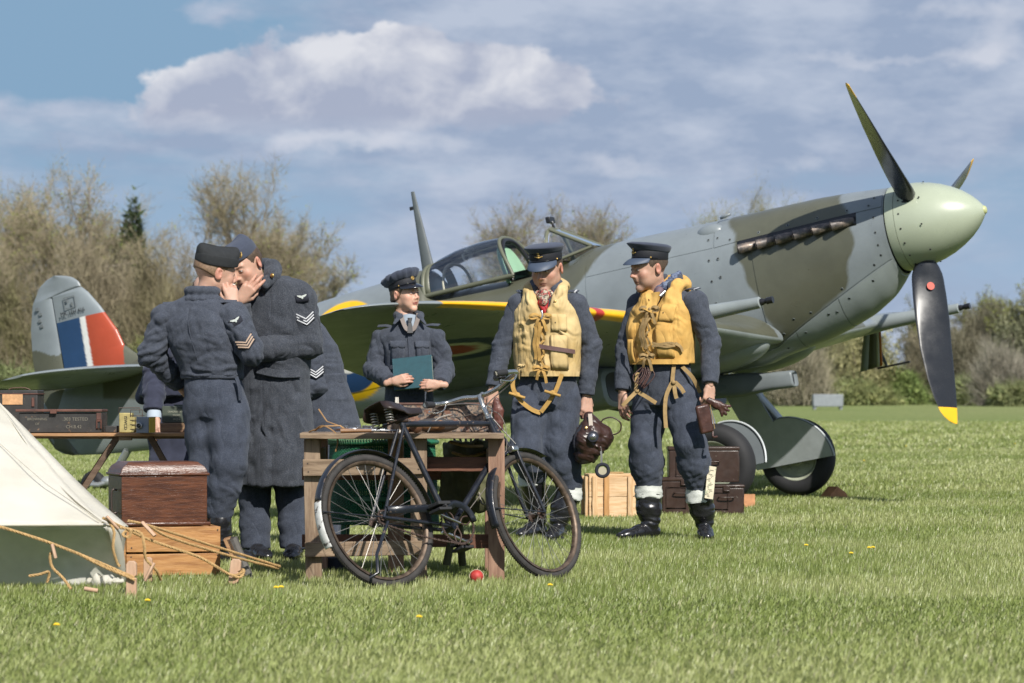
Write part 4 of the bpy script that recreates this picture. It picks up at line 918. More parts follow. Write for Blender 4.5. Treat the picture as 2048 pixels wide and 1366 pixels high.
    for q in xs_:
        x = -4.18 + q * .72; zt = float(np.interp(q, [0, .15, .4, .7, .9, 1], [.585, .63, .672, .690, .690, .680])); w = .30 - .03 * (1 - q); rings.append(arch(x, w, zt, .315, 21, lean=.16 * q))
    g = G(); g.loft(rings[1:], caps=False, closed_u=False); put('glass', g, glass, HD, fix=False)
    for q, rr in ((0, .022), (13, .017)):
        g = G(); g.tube(rings[q], rr, 8, up=(1, 0, 0)); put('hood_frame', g, frame, HD)
    for q in (0, 20):
        g = G(); g.tube([rr[q] for rr in rings], .022, 6); put('hood_rail', g, frame, HD)
    g = G(); g.loft([rings[0], rings[1]], caps=False, closed_u=False); put('hood_frame', g, frame, HD, solid=.006)
    # rear fixed window seen through the hood
    g = G(); g.tube(arch(-3.98, .27, .56, .32, 15), .014, 6); g.tube([(-3.98, -.27, .325), (-3.98, .27, .325)], .014, 6); put('rear_window_frame', g, mat('cream_paint', (.5, .48, .38), .6), HD)
    # seat back bulkhead
    g = G(); a = arch(-3.50, .215, .615, .27, 15, lean=.10); g.prism(a, (-.012, 0, 0), (.012, 0, 0)); put('seat_bulkhead', g, cock, A, smooth=False)
    g = G(); g.tube(arch(-3.44, .245, .655, .28, 17, lean=.10), .02, 8, up=(1, 0, 0)); put('bulkhead_arch', g, black, A)
    g = G(); g.loft([[(x, y, .345) for y in (-.24, .24)] for x in (-3.45, -3.0, -2.85)], caps=False, closed_u=False); put('cockpit_opening', g, black, A)
    WS = bpy.data.objects.new('windscreen', None); COL.objects.link(WS); WS.parent = A
    a1 = arch(-3.00, .25, .655, .33, 15, lean=.03); b1 = [(-2.60, .12, .425), (-2.60, -.12, .425)]
    g = G(); g.tube(a1, .018, 8, up=(1, 0, 0)); put('windscreen_arch', g, frame, WS)
    for y in (-1, 1):
        g = G(); g.tube([(-2.985, y * .115, .645), (-2.62, y * .125, .425)], .016, 6); g.tube([(-2.62, y * .125, .422), (-2.99, y * .25, .345)], .014, 6); put('windscreen_frame', g, frame, WS)
        g = G(); g.add([(-2.98, y * .118, .64), (-2.63, y * .128, .42), (-2.99, y * .247, .345), (-2.99, y * .235, .56)], [(0, 1, 2, 3)]); put('side_pane', g, glass, WS, fix=False, smooth=False)
    g = G(); g.add([(-2.98, -.115, .65), (-2.98, .115, .65), (-2.61, .125, .43), (-2.61, -.125, .43)], [(0, 1, 2, 3)]); put('front_pane', g, glass, WS, fix=False, smooth=False)
    g = G(); g.tube([(-2.99, 0, .66), (-3.0, 0, .735)], .012, 6); g.box((-3.01, 0, .735), (.04, .11, .055)); put('rear_view_mirror', g, black, WS, bevel=.008)
    # radio mast
    g = G(); rings = []
    for q in np.linspace(0, 1, 12):
        x = -4.235 - .02 * q; z = .56 + .70 * q; w = .062 * (1 - .72 * q); rings.append([(x + w * cos(t_), w * .42 * sin(t_), z) for t_ in np.arange(14) * 2 * pi / 14])
    g.loft(rings); ms = put('radio_mast', g, mat('mast_grey', (.1, .115, .12), .5), A); g = G(); g.box((-4.295, 0, 1.12), (.03, .014, .03)); put('aerial_lug', g, black, ms)
    return A
PLANE = build_plane()
# chocks by the wheels
oc = mat('chock_orange', (.42, .20, .09), .8, var=.25, vscale=15)
for i, (px, D, lab) in enumerate(((1668, 25.2, 'orange-brown wooden chock lying in front of the far main wheel'), (1492, 23.4, 'orange-brown wooden chock lying beside the stacked ammunition boxes'))):
    x = tx(px, D); t = thing('wheel_chock', lab, 'chock', (x, D, float(gz(x, D))), (0, 0, .5 + i))
    g = G(); g.prism([(-.11, 0, 0), (.11, 0, 0), (.07, 0, .05), (-.01, 0, .10)], (0, -.07, 0), (0, .07, 0)); put('wedge', g, oc, t, bevel=.004, smooth=False)
# ================================================================== building people
wool = mat('airforce_wool', (.036, .043, .060), .92, var=.18, vscale=22, bump=.0014, bscale=420, sheen=.10, color2=(.072, .080, .100), c2scale=260, c2lo=.42, c2hi=.62, spec=.2, fold=(5, .020, (1.6, 1.6, .9)))
wool_d = mat('airforce_wool_trousers', (.037, .045, .066), .92, var=.18, vscale=20, bump=.0014, bscale=420, sheen=.10, color2=(.066, .076, .100), c2scale=240, c2lo=.42, c2hi=.62, spec=.2, fold=(4.5, .024, (1.8, 1.8, .7)))
coatm = mat('greatcoat_wool', (.034, .039, .050), .95, var=.2, vscale=16, bump=.002, bscale=300, sheen=.12, color2=(.075, .081, .093), c2scale=200, c2lo=.45, c2hi=.66, spec=.15, fold=(3.5, .026, (2.6, 2.6, .35)), speck=((.13, .06, .05), 330, .68, .72, .5))
suit = mat('dark_navy_serge', (.030, .034, .058), .85, var=.15, vscale=20, bump=.0008, bscale=400, sheen=.15, spec=.25)
skin = mat('skin', (.42, .24, .17), .52, attr=True, var=.07, vscale=50, sss=.12, bump=.0004, bscale=300, spec=.4)
hairm = mat('hair', (.07, .045, .028), .6, var=.35, vscale=90, bump=.002, bscale=260)
capm = mat('cap_cloth', (.028, .036, .060), .85, var=.12, vscale=30, bump=.0008, bscale=400, sheen=.2)
capd = mat('cap_band_black', (.010, .011, .016), .7, var=.15, vscale=60, bump=.0008, bscale=500)
peakm = mat('cap_peak_blue', (.055, .075, .115), .55, var=.06); patent = mat('patent_black', (.012, .013, .018), .12, coat=.6, var=.05)
brass = mat('brass', (.52, .34, .12), .35, metal=.85, var=.3, vscale=120); gold = mat('gold_thread', (.50, .33, .10), .5, metal=.4, var=.35, vscale=200)
leather = mat('black_leather', (.014, .014, .016), .27, var=.2, vscale=12, bump=.0012, bscale=70, rvar=.1, coat=.25)
brownl = mat('brown_leather', (.060, .026, .020), .38, var=.35, vscale=22, bump=.002, bscale=90, rvar=.12)
sockm = mat('white_wool_sock', (.58, .60, .56), .95, var=.08, vscale=30, bump=.003, bscale=220)
tape_l = mat('pale_stripe', (.52, .53, .55), .8); tape_b = mat('tan_stripe', (.36, .26, .19), .8); patchm = mat('dark_patch', (.016, .018, .028), .9); wingm = mat('pale_embroidery', (.42, .45, .42), .8, var=.2, vscale=90)
shirt = mat('pale_blue_shirt', (.40, .47, .55), .8, var=.05, bump=.0006, bscale=300); tiem = mat('black_tie', (.012, .012, .015), .6)
vestA = mat('pale_yellow_canvas', (.55, .41, .20), .85, fold=(6, .022, (1.7, 1.7, .6)), var=.16, vscale=9, bump=.0008, bscale=260, color2=(.47, .33, .135), c2scale=5); vestB = mat('orange_yellow_canvas', (.57, .345, .098), .85, fold=(6, .022, (1.7, 1.7, .6)), var=.16, vscale=9, bump=.0008, bscale=260, color2=(.49, .275, .065), c2scale=6)
tapeA = mat('old_gold_tape', (.42, .25, .07), .85, var=.2, vscale=40, bump=.0008, bscale=300); tapeB = mat('khaki_tape', (.30, .20, .085), .85, var=.2, vscale=40, bump=.0008, bscale=300)

def rotm(yaw, pitch=0, roll=0):
    """head frame: face looks along -y; yaw turns to the picture's right when positive, pitch>0 nods down, roll>0 leans the top to the right"""
    return np.array(Matrix.Rotation(yaw, 3, 'Z') @ Matrix.Rotation(roll, 3, 'Y') @ Matrix.Rotation(pitch, 3, 'X'))
def merge(parts):
    V = []; F = []; C = []; n = 0
    for (v, f, c) in parts: V.append(v); F.append(np.asarray(f) + n); C.append(np.broadcast_to(np.asarray(c, float), (len(v), 3))); n += len(v)
    return np.concatenate(V), np.concatenate(F), np.concatenate(C)
SK = np.array((.49, .295, .215))
def head_geo(fem=False):
    S = SDF(); w = .93 if fem else 1.0
    S.ell((0, .014, .035), (.077, .098, .090), .02); S.ell((0, -.022, -.015), (.064 * w, .070, .092), .025)
    for s in (-1, 1):
        S.cone((s * (.034 if fem else .044), .016, -.050), (s * .009, -.066, -.098), .024, .017, .024); S.ell((s * .032 * w, -.048, -.052), (.026, .026, .032), .03); S.ell((s * .041 * w, -.060, -.022), (.020, .018, .018), .022)
        S.cone((s * .012, -.090, .026), (s * .040, -.076, .025), .009, .009, .014)
    S.ell((0, -.074, -.099), (.018 if not fem else .014, .016, .017), .016)
    S.cone((0, .02, -.04), (0, .038, -.155), .055 * (.86 if fem else 1), .057 * (.86 if fem else 1), .025)
    for s in (-1, 1): S.ell((s * .031, -.101, .006), (.017, .018, .013), .014, 's')
    S.cone((0, -.088, .018), (0, -.1105 + (.004 if fem else 0), -.026), .0075, .0108 * (.82 if fem else 1), .010); 
    for s in (-1, 1): S.ell((s * .0125, -.0985, -.031), (.0078, .009, .0072), .006)
    S.ell((0, -.088, -.045), (.020, .012, .016), .014)
    S.cone((-.017, -.0885, -.0578), (.017, -.0885, -.0578), .0038, .0038, .007); S.cone((0, -.0920, -.058), (0, -.0915, -.058), .0045, .0045, .007)
    S.cone((-.013, -.0875, -.0680), (.013, -.0875, -.0680), .0050, .0050, .007)
    S.box((0, -.101, -.0628), (.023, .010, .0012), .0008, .002, 's')
    for s in (-1, 1):
        S.ell((s * .030, -.0795, .005), (.0145, .0125, .0125), .004)     # lids over the eyeball
        R = rotm(s * .35); S.ell((s * .081, .016, -.004), (.008, .021, .032), .006, R=R); S.ell((s * .089, .008, .000), (.006, .011, .017), .004, 's', R=R)
    V, F = S.mesh(.0044); V = relax(V, F, 1, .4)
    # skin colouring
    x, y, z = V.T; C = np.repeat(SK[None], len(V), 0) * (1.06 if fem else 1)
    g = lambda c, r: np.exp(-(((V - np.array(c)) / np.array(r)) ** 2).sum(1))[:, None]
    red = np.array((.46, .17, .12)); k = .55 * (g((0, -.112, -.025), (.016, .02, .018)) + g((.045, -.07, -.025), (.022, .03, .02)) + g((-.045, -.07, -.025), (.022, .03, .02))) + .6 * (np.abs(x) > .078)[:, None]
    C = C + (red - C) * np.clip(k * (.7 if fem else 1), 0, .6)
    lip = np.array((.46, .15, .13) if fem else (.36, .16, .125)); k = ((y < -.080) & (z < -.050) & (z > -.0755) & (np.abs(x) < .023) & (np.abs(z + .0628) < .0085 * (1 - (np.abs(x) / .026) ** 2)))[:, None]; C = np.where(k, lip, C)
    k = ((np.abs(z + .0628) < .0016) & (np.abs(x) < .021) & (y < -.08))[:, None]; C = np.where(k, np.array((.08, .02, .02)), C)
    # eyes: white, iris, lash line; brows
    for s in (-1, 1):
        ex = (x - s * .030); ez = z - .004
        al = (np.abs(ex) < .0125) & (np.abs(ez) < .0042 * (1 - (ex / .0135) ** 2)) & (y < -.08); C[al] = (.55, .52, .50)
        C[al & (np.hypot(ex, ez) < .0048)] = (.03, .03, .035); ln = (np.abs(ex) < .0135) & (np.abs(ez - .0045 * (1 - (ex / .0145) ** 2)) < .0014) & (y < -.075); C[ln] = (.06, .03, .025)
        bz = z - (.0255 - 3.0 * (np.abs(x) - .032) ** 2 * 4); bk = (np.abs(bz) < .0036) & (np.abs(x) > .013) & (np.abs(x) < .049) & (y < -.05) & (x * s > 0); C[bk] = C[bk] * .45 + np.array((.10, .06, .04)) * .55 if not fem else C[bk] * .6 + np.array((.12, .07, .04)) * .4
    if not fem:
        st = (g((0, -.07, -.085), (.06, .05, .035)) * .22); C = C * (1 - st) + np.array((.20, .14, .11)) * st
    return V, F, C
HEADS = {False: head_geo(False), True: head_geo(True)}
def hair_geo(fem=False, low=-.035, front=.0):
    S = SDF(); S.ell((0, .016, .036), (.081, .101, .094), .01); S.ell((0, .040, -.005), (.070, .068, .062), .03)
    S.cut((0, -.035, 0), (0, -1, -.25), .01); S.cut((0, 0, .062), (0, 0, 1), .006)          # keep behind the face
    S.cut((0, 0, low), (0, .45 if not fem else 0, -1), .006)
    for s in (-1, 1): S.ell((s * .086, .004, -.012), (.018, .030, .042), .006, 's')
    if fem: S.ell((0, .098, -.030), (.040, .030, .030), .02)
    V, F = S.mesh(.006); N_ = vnormals(V, F); V = V + N_ * (.0016 * perlin(V * np.array([140, 140, 40])))[:, None]; return V, F
HAIRS = {False: hair_geo(False), True: hair_geo(True, -.04)}

def hand_geo(wrist, d, back, thumb, curl=(.5, .6, .4), spread=.08, size=1.0, tcurl=.3, curls=None, h=.0036, tout=1.0):
    """wrist point, direction of the fingers, outward normal of the back of the hand, side (+1/-1) of the thumb along d x back"""
    d = np.array(d, float); d /= np.linalg.norm(d); b = np.array(back, float); b -= d * (b @ d); b /= np.linalg.norm(b); x = np.cross(d, b) * thumb; w = np.array(tuple(wrist), float)
    L = lambda a, bb, c: w + size * (a * x + bb * d + c * b); S = SDF(); z = size
    kx = [.030, .010, -.010, -.028]; ky = [.092, .096, .091, .082]; seg = [(.041, .025, .020), (.046, .028, .021), (.042, .026, .020), (.033, .020, .018)]; kr = [.0115, .0118, .0112, .0102]
    S.cone(L(0, -.05, 0), L(0, .012, 0), .026 * z, .025 * z, .012, flat=(b, .72))
    for i in range(4): S.cone(L(kx[i] * .55, .012, 0), L(kx[i], ky[i], 0), .0155 * z, kr[i] * 1.15 * z, .012)
    S.ell(L(.022, .035, -.012), (.017 * z,) * 3, .015); S.ell(L(-.022, .035, -.010), (.013 * z,) * 3, .015)
    for i in range(4):
        c = curls[i] if curls else curl; p = L(kx[i], ky[i], 0); an = 0; sp = (1.5 - i) * spread
        for j in range(3):
            an += c[j]; dr = d * cos(an) * cos(sp) + x * sin(sp) * cos(an) - b * sin(an); q = p + dr * seg[i][j] * z
            r = kr[i] * (1 - .12 * j) * z; S.cone(p, q, r, r * .92 if j < 2 else r * .82, .0025); p = q
    t0 = L(.022, .022, -.008); t1 = L(.044 * tout, .050, -.016 - .012 * tcurl); t2 = L(.052 * tout - .012 * tcurl, .082, -.022 - .03 * tcurl); t3 = L(.050 * tout - .030 * tcurl, .106, -.026 - .045 * tcurl)
    S.cone(t0, t1, .0165 * z, .0135 * z, .012); S.cone(t1, t2, .0125 * z, .0112 * z, .004); S.cone(t2, t3, .0112 * z, .009 * z, .003)
    V, F = S.mesh(h); V = relax(V, F, 1, .35); C = np.repeat(SK[None], len(V), 0); rel = (V - w) @ d
    k = np.clip((rel / size - .07) / .06, 0, 1)[:, None] * .35; C = C * (1 - k) + np.array((.44, .185, .13)) * k
    return V, F, C

class Torso:
    def __init__(s, rows, yaw, P):
        """rows: (px, py, dy, rx, ry[, yaw]) top to bottom in photo coordinates"""
        s.R = []
        for r in rows:
            q = P(r[0], r[1], r[2]); s.R.append((q[2], q[0], q[1], r[3], r[4], r[5] if len(r) > 5 else yaw))
        s.R.sort(); s.A = np.array(s.R); s.yaw = yaw
    def rows(s, inf=0.0, z0=-9, z1=9):
        zs = np.unique(np.concatenate([[max(z0, s.A[0, 0]), min(z1, s.A[-1, 0])], s.A[(s.A[:, 0] > z0) & (s.A[:, 0] < z1), 0]]))
        return [(z, *[np.interp(z, s.A[:, 0], s.A[:, i]) + (inf if i in (3, 4) else 0) for i in range(1, 6)]) for z in zs]
    def at(s, z): return [float(np.interp(z, s.A[:, 0], s.A[:, i])) for i in range(1, 6)]
    def B(s, u, f, z):
        """body frame: u towards the picture-right side when facing the camera, f forwards"""
        cx, cy, rx, ry, yw = s.at(z); return np.array([cx + u * cos(yw) + f * sin(yw), cy + u * sin(yw) - f * cos(yw), z])
    def S(s, u, z, off=0.0, back=False, pw=2.3):
        cx, cy, rx, ry, yw = s.at(z); q = max(0, 1 - (abs(u) / (rx + off)) ** pw) ** (1 / pw) * (ry + off); return s.B(u, -q if back else q, z)
    def nrm(s, u, z, back=False):
        cx, cy, rx, ry, yw = s.at(z); f = -1 if back else 1; a = u / rx * 1.0; v = np.array([a, f * 1.0]); v /= np.linalg.norm(v); return np.array([v[0] * cos(yw) + v[1] * sin(yw), v[0] * sin(yw) - v[1] * cos(yw), 0])

def strip(g, pts, nrms, w, th=.003):
    """flat ribbon lying on a surface: points, outward normals, width"""
    P = [np.array(tuple(p), float) for p in pts]; n = len(P); rings = []
    for i in range(n):
        t = P[min(i + 1, n - 1)] - P[max(i - 1, 0)]; t /= np.linalg.norm(t) + 1e-9; nn = np.array(nrms[i] if isinstance(nrms, list) else nrms, float); nn = nn - t * (nn @ t); nn /= np.linalg.norm(nn) + 1e-9; b = np.cross(t, nn); ww = w[i] if isinstance(w, (list, tuple)) else w
        rings.append([P[i] - b * ww / 2, P[i] + b * ww / 2, P[i] + b * ww / 2 + nn * th, P[i] - b * ww / 2 + nn * th])
    return g.loft(rings)
def densify(pts, n=6):
    P = [np.array(tuple(p), float) for p in pts]; out = []
    for i in range(len(P) - 1):
        p0 = P[max(i - 1, 0)]; p1, p2 = P[i], P[i + 1]; p3 = P[min(i + 2, len(P) - 1)]
        for k in range(n):
            t = k / n; out.append(.5 * ((2 * p1) + (-p0 + p2) * t + (2 * p0 - 5 * p1 + 4 * p2 - p3) * t * t + (-p0 + 3 * p1 - 3 * p2 + p3) * t ** 3))
    out.append(P[-1]); return out

class Person:
    def __init__(s, D, px0, label, yaw, group=None, x=None):
        s.D = D; s.x0 = tx(px0, D); s.g = float(gz(s.x0, D)); s.base = np.array([s.x0, D, s.g]); s.label = label; s.parts = []; s.hy = yaw; s.grp = group
        s.o = bpy.data.objects.new('person', bpy.data.meshes.new('person')); COL.objects.link(s.o); s.o.location = s.base; tag(s.o, label, 'person', group)
    def P(s, px, py, dy=0.0):
        w = W(px, py, s.D + dy); return np.array(w) - s.base
    def finish(s):
        V, F, C = merge(s.parts); me = bpy.data.meshes.new('person'); o = mesh_obj('tmp_body', V, F, skin, None, cols=C); old = s.o.data; s.o.data = o.data; s.o.data.name = 'person'; bpy.data.objects.remove(o); bpy.data.meshes.remove(old)
    def head(s, px, py, dy, yaw, pitch=0, roll=0, fem=False, size=1.0, hair=None, tone=1.0):
        R = rotm(yaw, pitch, roll); c = s.P(px, py, dy); V, F, C = HEADS[fem]; s.parts.append(((V * size) @ R.T + c, F, np.array(C) * tone)); s.HR, s.HC, s.HS = R, c, size
        V, F = HAIRS[fem]; s.hairo = mesh_obj('hair', (V * size) @ R.T + c, F, hair or hairm, s.o)
    def h2l(s, v): return (np.asarray(v, float) * s.HS) @ s.HR.T + s.HC
    def hput(s, name, g, m, par=None, **k): return mesh_obj(name, s.h2l(g.arr()), g.f, m, par or s.o, **k)
    def inner(s, tor, arms, legs):
        S = SDF(); S.stack([(z, cx, cy, rx * .8, ry * .8, yw) for (z, cx, cy, rx, ry, yw) in tor.rows()], .03)
        for a in arms: S.chain(a, [.05, .042, .03], .02)
        for l in legs: S.chain(l, [.075, .052, .038], .03)
        top = tor.at(tor.A[-1, 0]); S.cone(np.array([top[0], top[1], tor.A[-1, 0] - .05]), s.HC + s.HR @ np.array([0, .035, -.12]), .07, .055, .03)
        V, F = S.mesh(.02); s.parts.append((V, F, SK))
    def hand(s, *a, **k): s.parts.append(hand_geo(*a, **k))
    def sleeve(s, sh, el, wr, r=(.078, .066, .060, .052, .047), m=wool, cuff=.05, seed=1, h=.0074, cuffr=1.06, amp=.0055, name='sleeve', par=None):
        sh, el, wr = [np.array(tuple(q), float) for q in (sh, el, wr)]; ua = (el - sh) / np.linalg.norm(el - sh); fa = (wr - el) / np.linalg.norm(wr - el); S = SDF()
        S.cone(sh, sh + (el - sh) * .5, r[0], r[1], .02).cone(sh + (el - sh) * .5, el, r[1], r[2], .02).cone(el, el + (wr - el) * .6, r[2], r[3], .02).cone(el + (wr - el) * .6, wr + fa * .06, r[3], r[4], .02)
        S.cone(wr - fa * cuff, wr + fa * .05, r[4] * cuffr, r[4] * cuffr, .003); S.cut(wr + fa * .0, fa, .003)
        sd = np.cross(ua, (0, 1, .2)); fl = [(el, .10, fa + ua + sd * .8, 19, amp * 1.2), (el - ua * .12, .12, ua - sd * 1.2, 12, amp * .9), (el + fa * .10, .10, fa + sd * .9, 17, amp * .8), (sh + ua * .03, .12, ua + sd * 1.5, 11, amp * .9), (wr - fa * .07, .07, fa - sd * .5, 21, amp * .7)]
        s.arm = (sh, el, wr, r); return sobj(name, S, m, par or s.o, h, fl, .0010, 12, seed)
    def legs(s, tor, L, m=wool_d, zcut=None, seed=1, h=.0095, amp=.009, name='trousers', z1=None, r=None):
        """L: list of (hip, knee, ankle, radii)"""
        S = SDF(); S.stack(tor.rows(.0, -9, z1 if z1 is not None else tor.A[len(tor.A) // 2, 0]), .03); fl = []
        for (hp, kn, an, rr) in L:
            hp, kn, an = [np.array(tuple(q), float) for q in (hp, kn, an)]; S.chain([hp, hp * .5 + kn * .5, kn, kn * .5 + an * .5, an], rr, .035); d = (kn - hp) / np.linalg.norm(kn - hp); e = (an - kn) / np.linalg.norm(an - kn)
            fl += [(kn + [0, .05, 0], .11, d + np.array([.6, 0, 0]), 12, amp * .8), (kn + e * .12, .11, e + np.array([-.7, 0, 0]), 13, amp * .8), (an - e * .05, .09, e + np.array([.35, 0, 0]), 18, amp), (hp + d * .04, .14, d + np.array([1.6, 0, 0]), 9, amp * .8), (kn - d * .15, .15, np.array([1, 0, .15]), 9, amp * .6)]
        if zcut is not None: S.cut((0, 0, zcut), (0, 0, -1), .004)
        return sobj(name, S, m, s.o, h, fl, .0012, 9, seed)
    def boot(s, top, ankle, toe, r=(.078, .072, .058), m=leather, seed=3, h=.006, name='boot', low=False):
        top, an = np.array(tuple(top), float), np.array(tuple(ankle), float); t = np.array(tuple(toe), float) - an; t[2] = 0; L = np.linalg.norm(t); t /= L; b = np.array([an[0], an[1], 0.0]); S = SDF()
        if not low: S.chain([top, top * .45 + an * .55, an], r, .02)
        else: S.cone(an + [0, 0, .03], an, .046, .046, .02)
        S.cone(b - t * .035 + [0, 0, .042], b + t * (L * .35) + [0, 0, .045], .040, .045, .02); S.cone(b + t * (L * .35) + [0, 0, .042], b + t * (L * .72) + [0, 0, .030], .045, .044, .02, flat=((0, 0, 1), .78)); S.cone(b + t * (L * .72) + [0, 0, .028], b + t * (L - .02) + [0, 0, .024], .043, .030, .015, flat=((0, 0, 1), .75))
        S.cut((0, 0, .012), (0, 0, -1), .002); fl = [(an + [0, 0, .04], .08, (0, 0, 1), 26, .007), (b + t * L * .45 + [0, 0, .06], .05, t, 30, .004), ((top + an) / 2, .12, (0.2, 0, 1), 14, .004)]
        o = sobj(name, S, m, s.o, h, fl, .0008, 20, seed)
        g = G(); out = []
        for k in range(28):
            a = k * 2 * pi / 28; w_ = .043 * (1 - .12 * cos(a)) if True else 0; e = b + t * (L / 2 - .022) + t * cos(a) * (L / 2 + .024) + np.cross(t, (0, 0, 1)) * sin(a) * .046; out.append(e)
        g.prism(out, (0, 0, .0), (0, 0, .016)); put('sole', g, patchm, o, smooth=False); return o
    def sock(s, c, z0, z1, r, m=sockm):
        g = G(); n = 28; rings = []
        for i, z in enumerate(np.linspace(z0, z1, 7)):
            k = r * (1 + .03 * sin(i * 2.3) - (.04 if i in (0, 6) else 0)); rings.append([(c[0] + k * cos(a) * (1 + .03 * sin(a * 5 + i)), c[1] + k * sin(a) * (1 + .03 * sin(a * 5 + i)), z + .004 * sin(a * 3)) for a in np.arange(n) * 2 * pi / n])
        g.loft(rings); return put('sock', g, m, s.o)
    # ---- headgear
    def peaked_cap(s, tiltx=0.0, tilty=0.0, soft=False, peak=None, cloth=capm, badge='wings', zoff=0.0):
        q = np.array(Matrix.Rotation(tilty, 3, 'Y') @ Matrix.Rotation(tiltx, 3, 'X')); T = lambda v: (np.asarray(v, float) + np.array([0, 0, zoff])) @ q.T
        n = 56; A = np.arange(n) * 2 * pi / n; ring = lambda rx, ry, z, cy=.008, fz=0.0: [(rx * cos(a), cy + ry * sin(a), z + fz * -sin(a)) for a in A]
        def hp(name, g, m, par=None, **k): return mesh_obj(name, s.h2l(T(g.arr())), g.f, m, par or s.o, **k)
        g = G(); rows = [ring(.083, .103, .045), ring(.085, .105, .048), ring(.086, .106, .09), ring(.085, .105, .093)]; g.loft(rows, caps=False); cap = hp('cap', G().loft([ring(.084, .104, .088, .008, .008), ring(.091, .113, .097, .006, .011), ring(.098, .122, .108, .002, .012), ring(.104, .128, .117, 0, .011), ring(.106, .130, .122, 0, .010), ring(.102, .126, .128, 0, .008), ring(.085, .105, .135, 0, .006), ring(.04, .05, .138, 0, .003), ring(.003, .003, .139)]) if not soft else G(), cloth)
        if soft:
            g2 = G(); R_ = []
            for (rx, ry, z, fz, pk) in ((.083, .103, .086, .006, 0), (.098, .115, .092, .012, .003), (.114, .130, .108, .016, .007), (.120, .136, .126, .018, .008), (.112, .128, .142, .016, .006), (.085, .10, .152, .010, .005), (.04, .05, .156, 0, .002), (.003, .003, .156, 0, 0)):
                R_.append([((rx + pk * (sin(a * 17) + .7 * sin(a * 11 + 1))) * cos(a), .008 + (ry + pk * (sin(a * 17) + .7 * sin(a * 11 + 1))) * sin(a), z + fz * -sin(a) + pk * .5 * sin(a * 9)) for a in A])
            g2.loft(R_); v = s.h2l(T(g2.arr())); cap.data.clear_geometry(); cap.data.from_pydata(v.tolist(), [], g2.f); cap.data.update(); cap.data.polygons.foreach_set('use_smooth', [True] * len(cap.data.polygons))
        hp('cap_band', g, capd, cap)
        # peak
        pk = G(); rows = []
        for k in range(25):
            a = -pi / 2 + radians(-66 + 132 * k / 24); x0, y0 = .085 * cos(a), .008 + .105 * sin(a); f = max(0, cos((a + pi / 2) * pi / radians(140))) ** .6; ex = .056 * f; dr = np.array([cos(a) * .35, -1 * 1.0]); dr = dr / np.linalg.norm(dr)
            rows.append([(x0, y0, .052), (x0 + dr[0] * ex * .5, y0 + dr[1] * ex * .5, .050 - .012 * f), (x0 + dr[0] * ex, y0 + dr[1] * ex, .040 - .026 * f), (x0 + dr[0] * ex, y0 + dr[1] * ex, .036 - .026 * f), (x0 + dr[0] * ex * .5, y0 + dr[1] * ex * .5, .046 - .012 * f), (x0, y0, .047)])
        pk.loft(rows); hp('cap_peak', pk, peak or peakm, cap, auto=50)
        st = G(); st.tube([(.0865 * cos(a), .008 - .1065 * abs(sin(a)) - .001, .057) for a in np.linspace(0, pi, 21)], .0042, 6, flat=.5); hp('chin_strap', st, patent, cap)
        for sx in (-1, 1): b = G(); b.ball((sx * .080, -.035, .057), .006, 8); hp('strap_button', b, brass, cap)
        b = G(); fy = -.0985
        if badge == 'wings':
            for k in range(9):
                t = (k - 4) / 4.0; b.ball((t * .020, fy - .001 + abs(t) * .002, .078 + .004 * abs(t) ** 1.5 * (1)), (.0035, .0025, .0035), 6)
            b.ball((0, fy - .002, .102), (.008, .004, .008), 8); b.ball((0, fy - .002, .090), (.009, .004, .004), 8); b.ball((0, fy - .003, .078), (.007, .004, .006), 8)
        else:
            b.tube([(.012 * cos(a), fy - .002, .087 + .012 * sin(a)) for a in np.linspace(0, 2 * pi, 17)[:-1]], .0028, 6, closed=True); b.ball((0, fy - .001, .087), (.007, .003, .007), 8); b.ball((0, fy - .001, .102), (.006, .003, .005), 8)
        tag(hp('cap_badge', b, gold, cap), kind='stuff'); return cap
    def side_cap(s, tilt=0.0, zoff=0.0, m=capm):
        """fore-and-aft forage cap, worn tilted"""
        q = np.array(Matrix.Rotation(tilt, 3, 'Y')); T = lambda v: (np.asarray(v, float) + np.array([0, 0, zoff])) @ q.T
        n = 48; A = np.arange(n) * 2 * pi / n; pw = lambda c, e: np.sign(c) * abs(c) ** e
        def ring(rx, ry, z, up=0.0, e=.9): return [(rx * pw(cos(a), e), .004 + ry * pw(sin(a), e), z + up * (abs(sin(a)) ** 3)) for a in A]
        g = G(); g.loft([ring(.080, .103, .052), ring(.080, .112, .080, .006), ring(.068, .116, .106, .012), ring(.046, .110, .124, .014), ring(.018, .096, .134, .014), ring(.002, .085, .135, .012)])
        v = g.arr(); cap = mesh_obj('forage_cap', s.h2l(T(v)), g.f, m, s.o, subsurf=1)
        g = G(); dip = lambda a: .030 * max(0, -sin(a)) ** 4 - .004 * cos(a * 2)
        outer = [[(.086 * pw(cos(a), .9) * k, .004 + .113 * pw(sin(a), .9) * k, z + (.010 * abs(sin(a)) ** 3) - (dip(a) * .6 if top else 0)) for a in A] for (k, z, top) in ((.97, .046, 0), (1.0, .047, 0), (1.0, .075, 0), (.975, .093, 1), (.945, .094, 1))]
        g.loft(outer, caps=False); mesh_obj('cap_curtain', s.h2l(T(g.arr())), g.f, m, cap, subsurf=1, solid=.0015)
        g = G(); g.tube([(.004 + .011 * cos(a), -.121 + .0, .108 + .012 * sin(a)) for a in np.linspace(0, 2 * pi, 15)[:-1]], .003, 6, closed=True); g.ball((.004, -.121, .108), (.007, .003, .007), 8); g.ball((.004, -.120, .123), (.005, .003, .004), 6); tag(mesh_obj('cap_badge', s.h2l(T(g.arr())), g.f, gold, cap), kind='stuff')
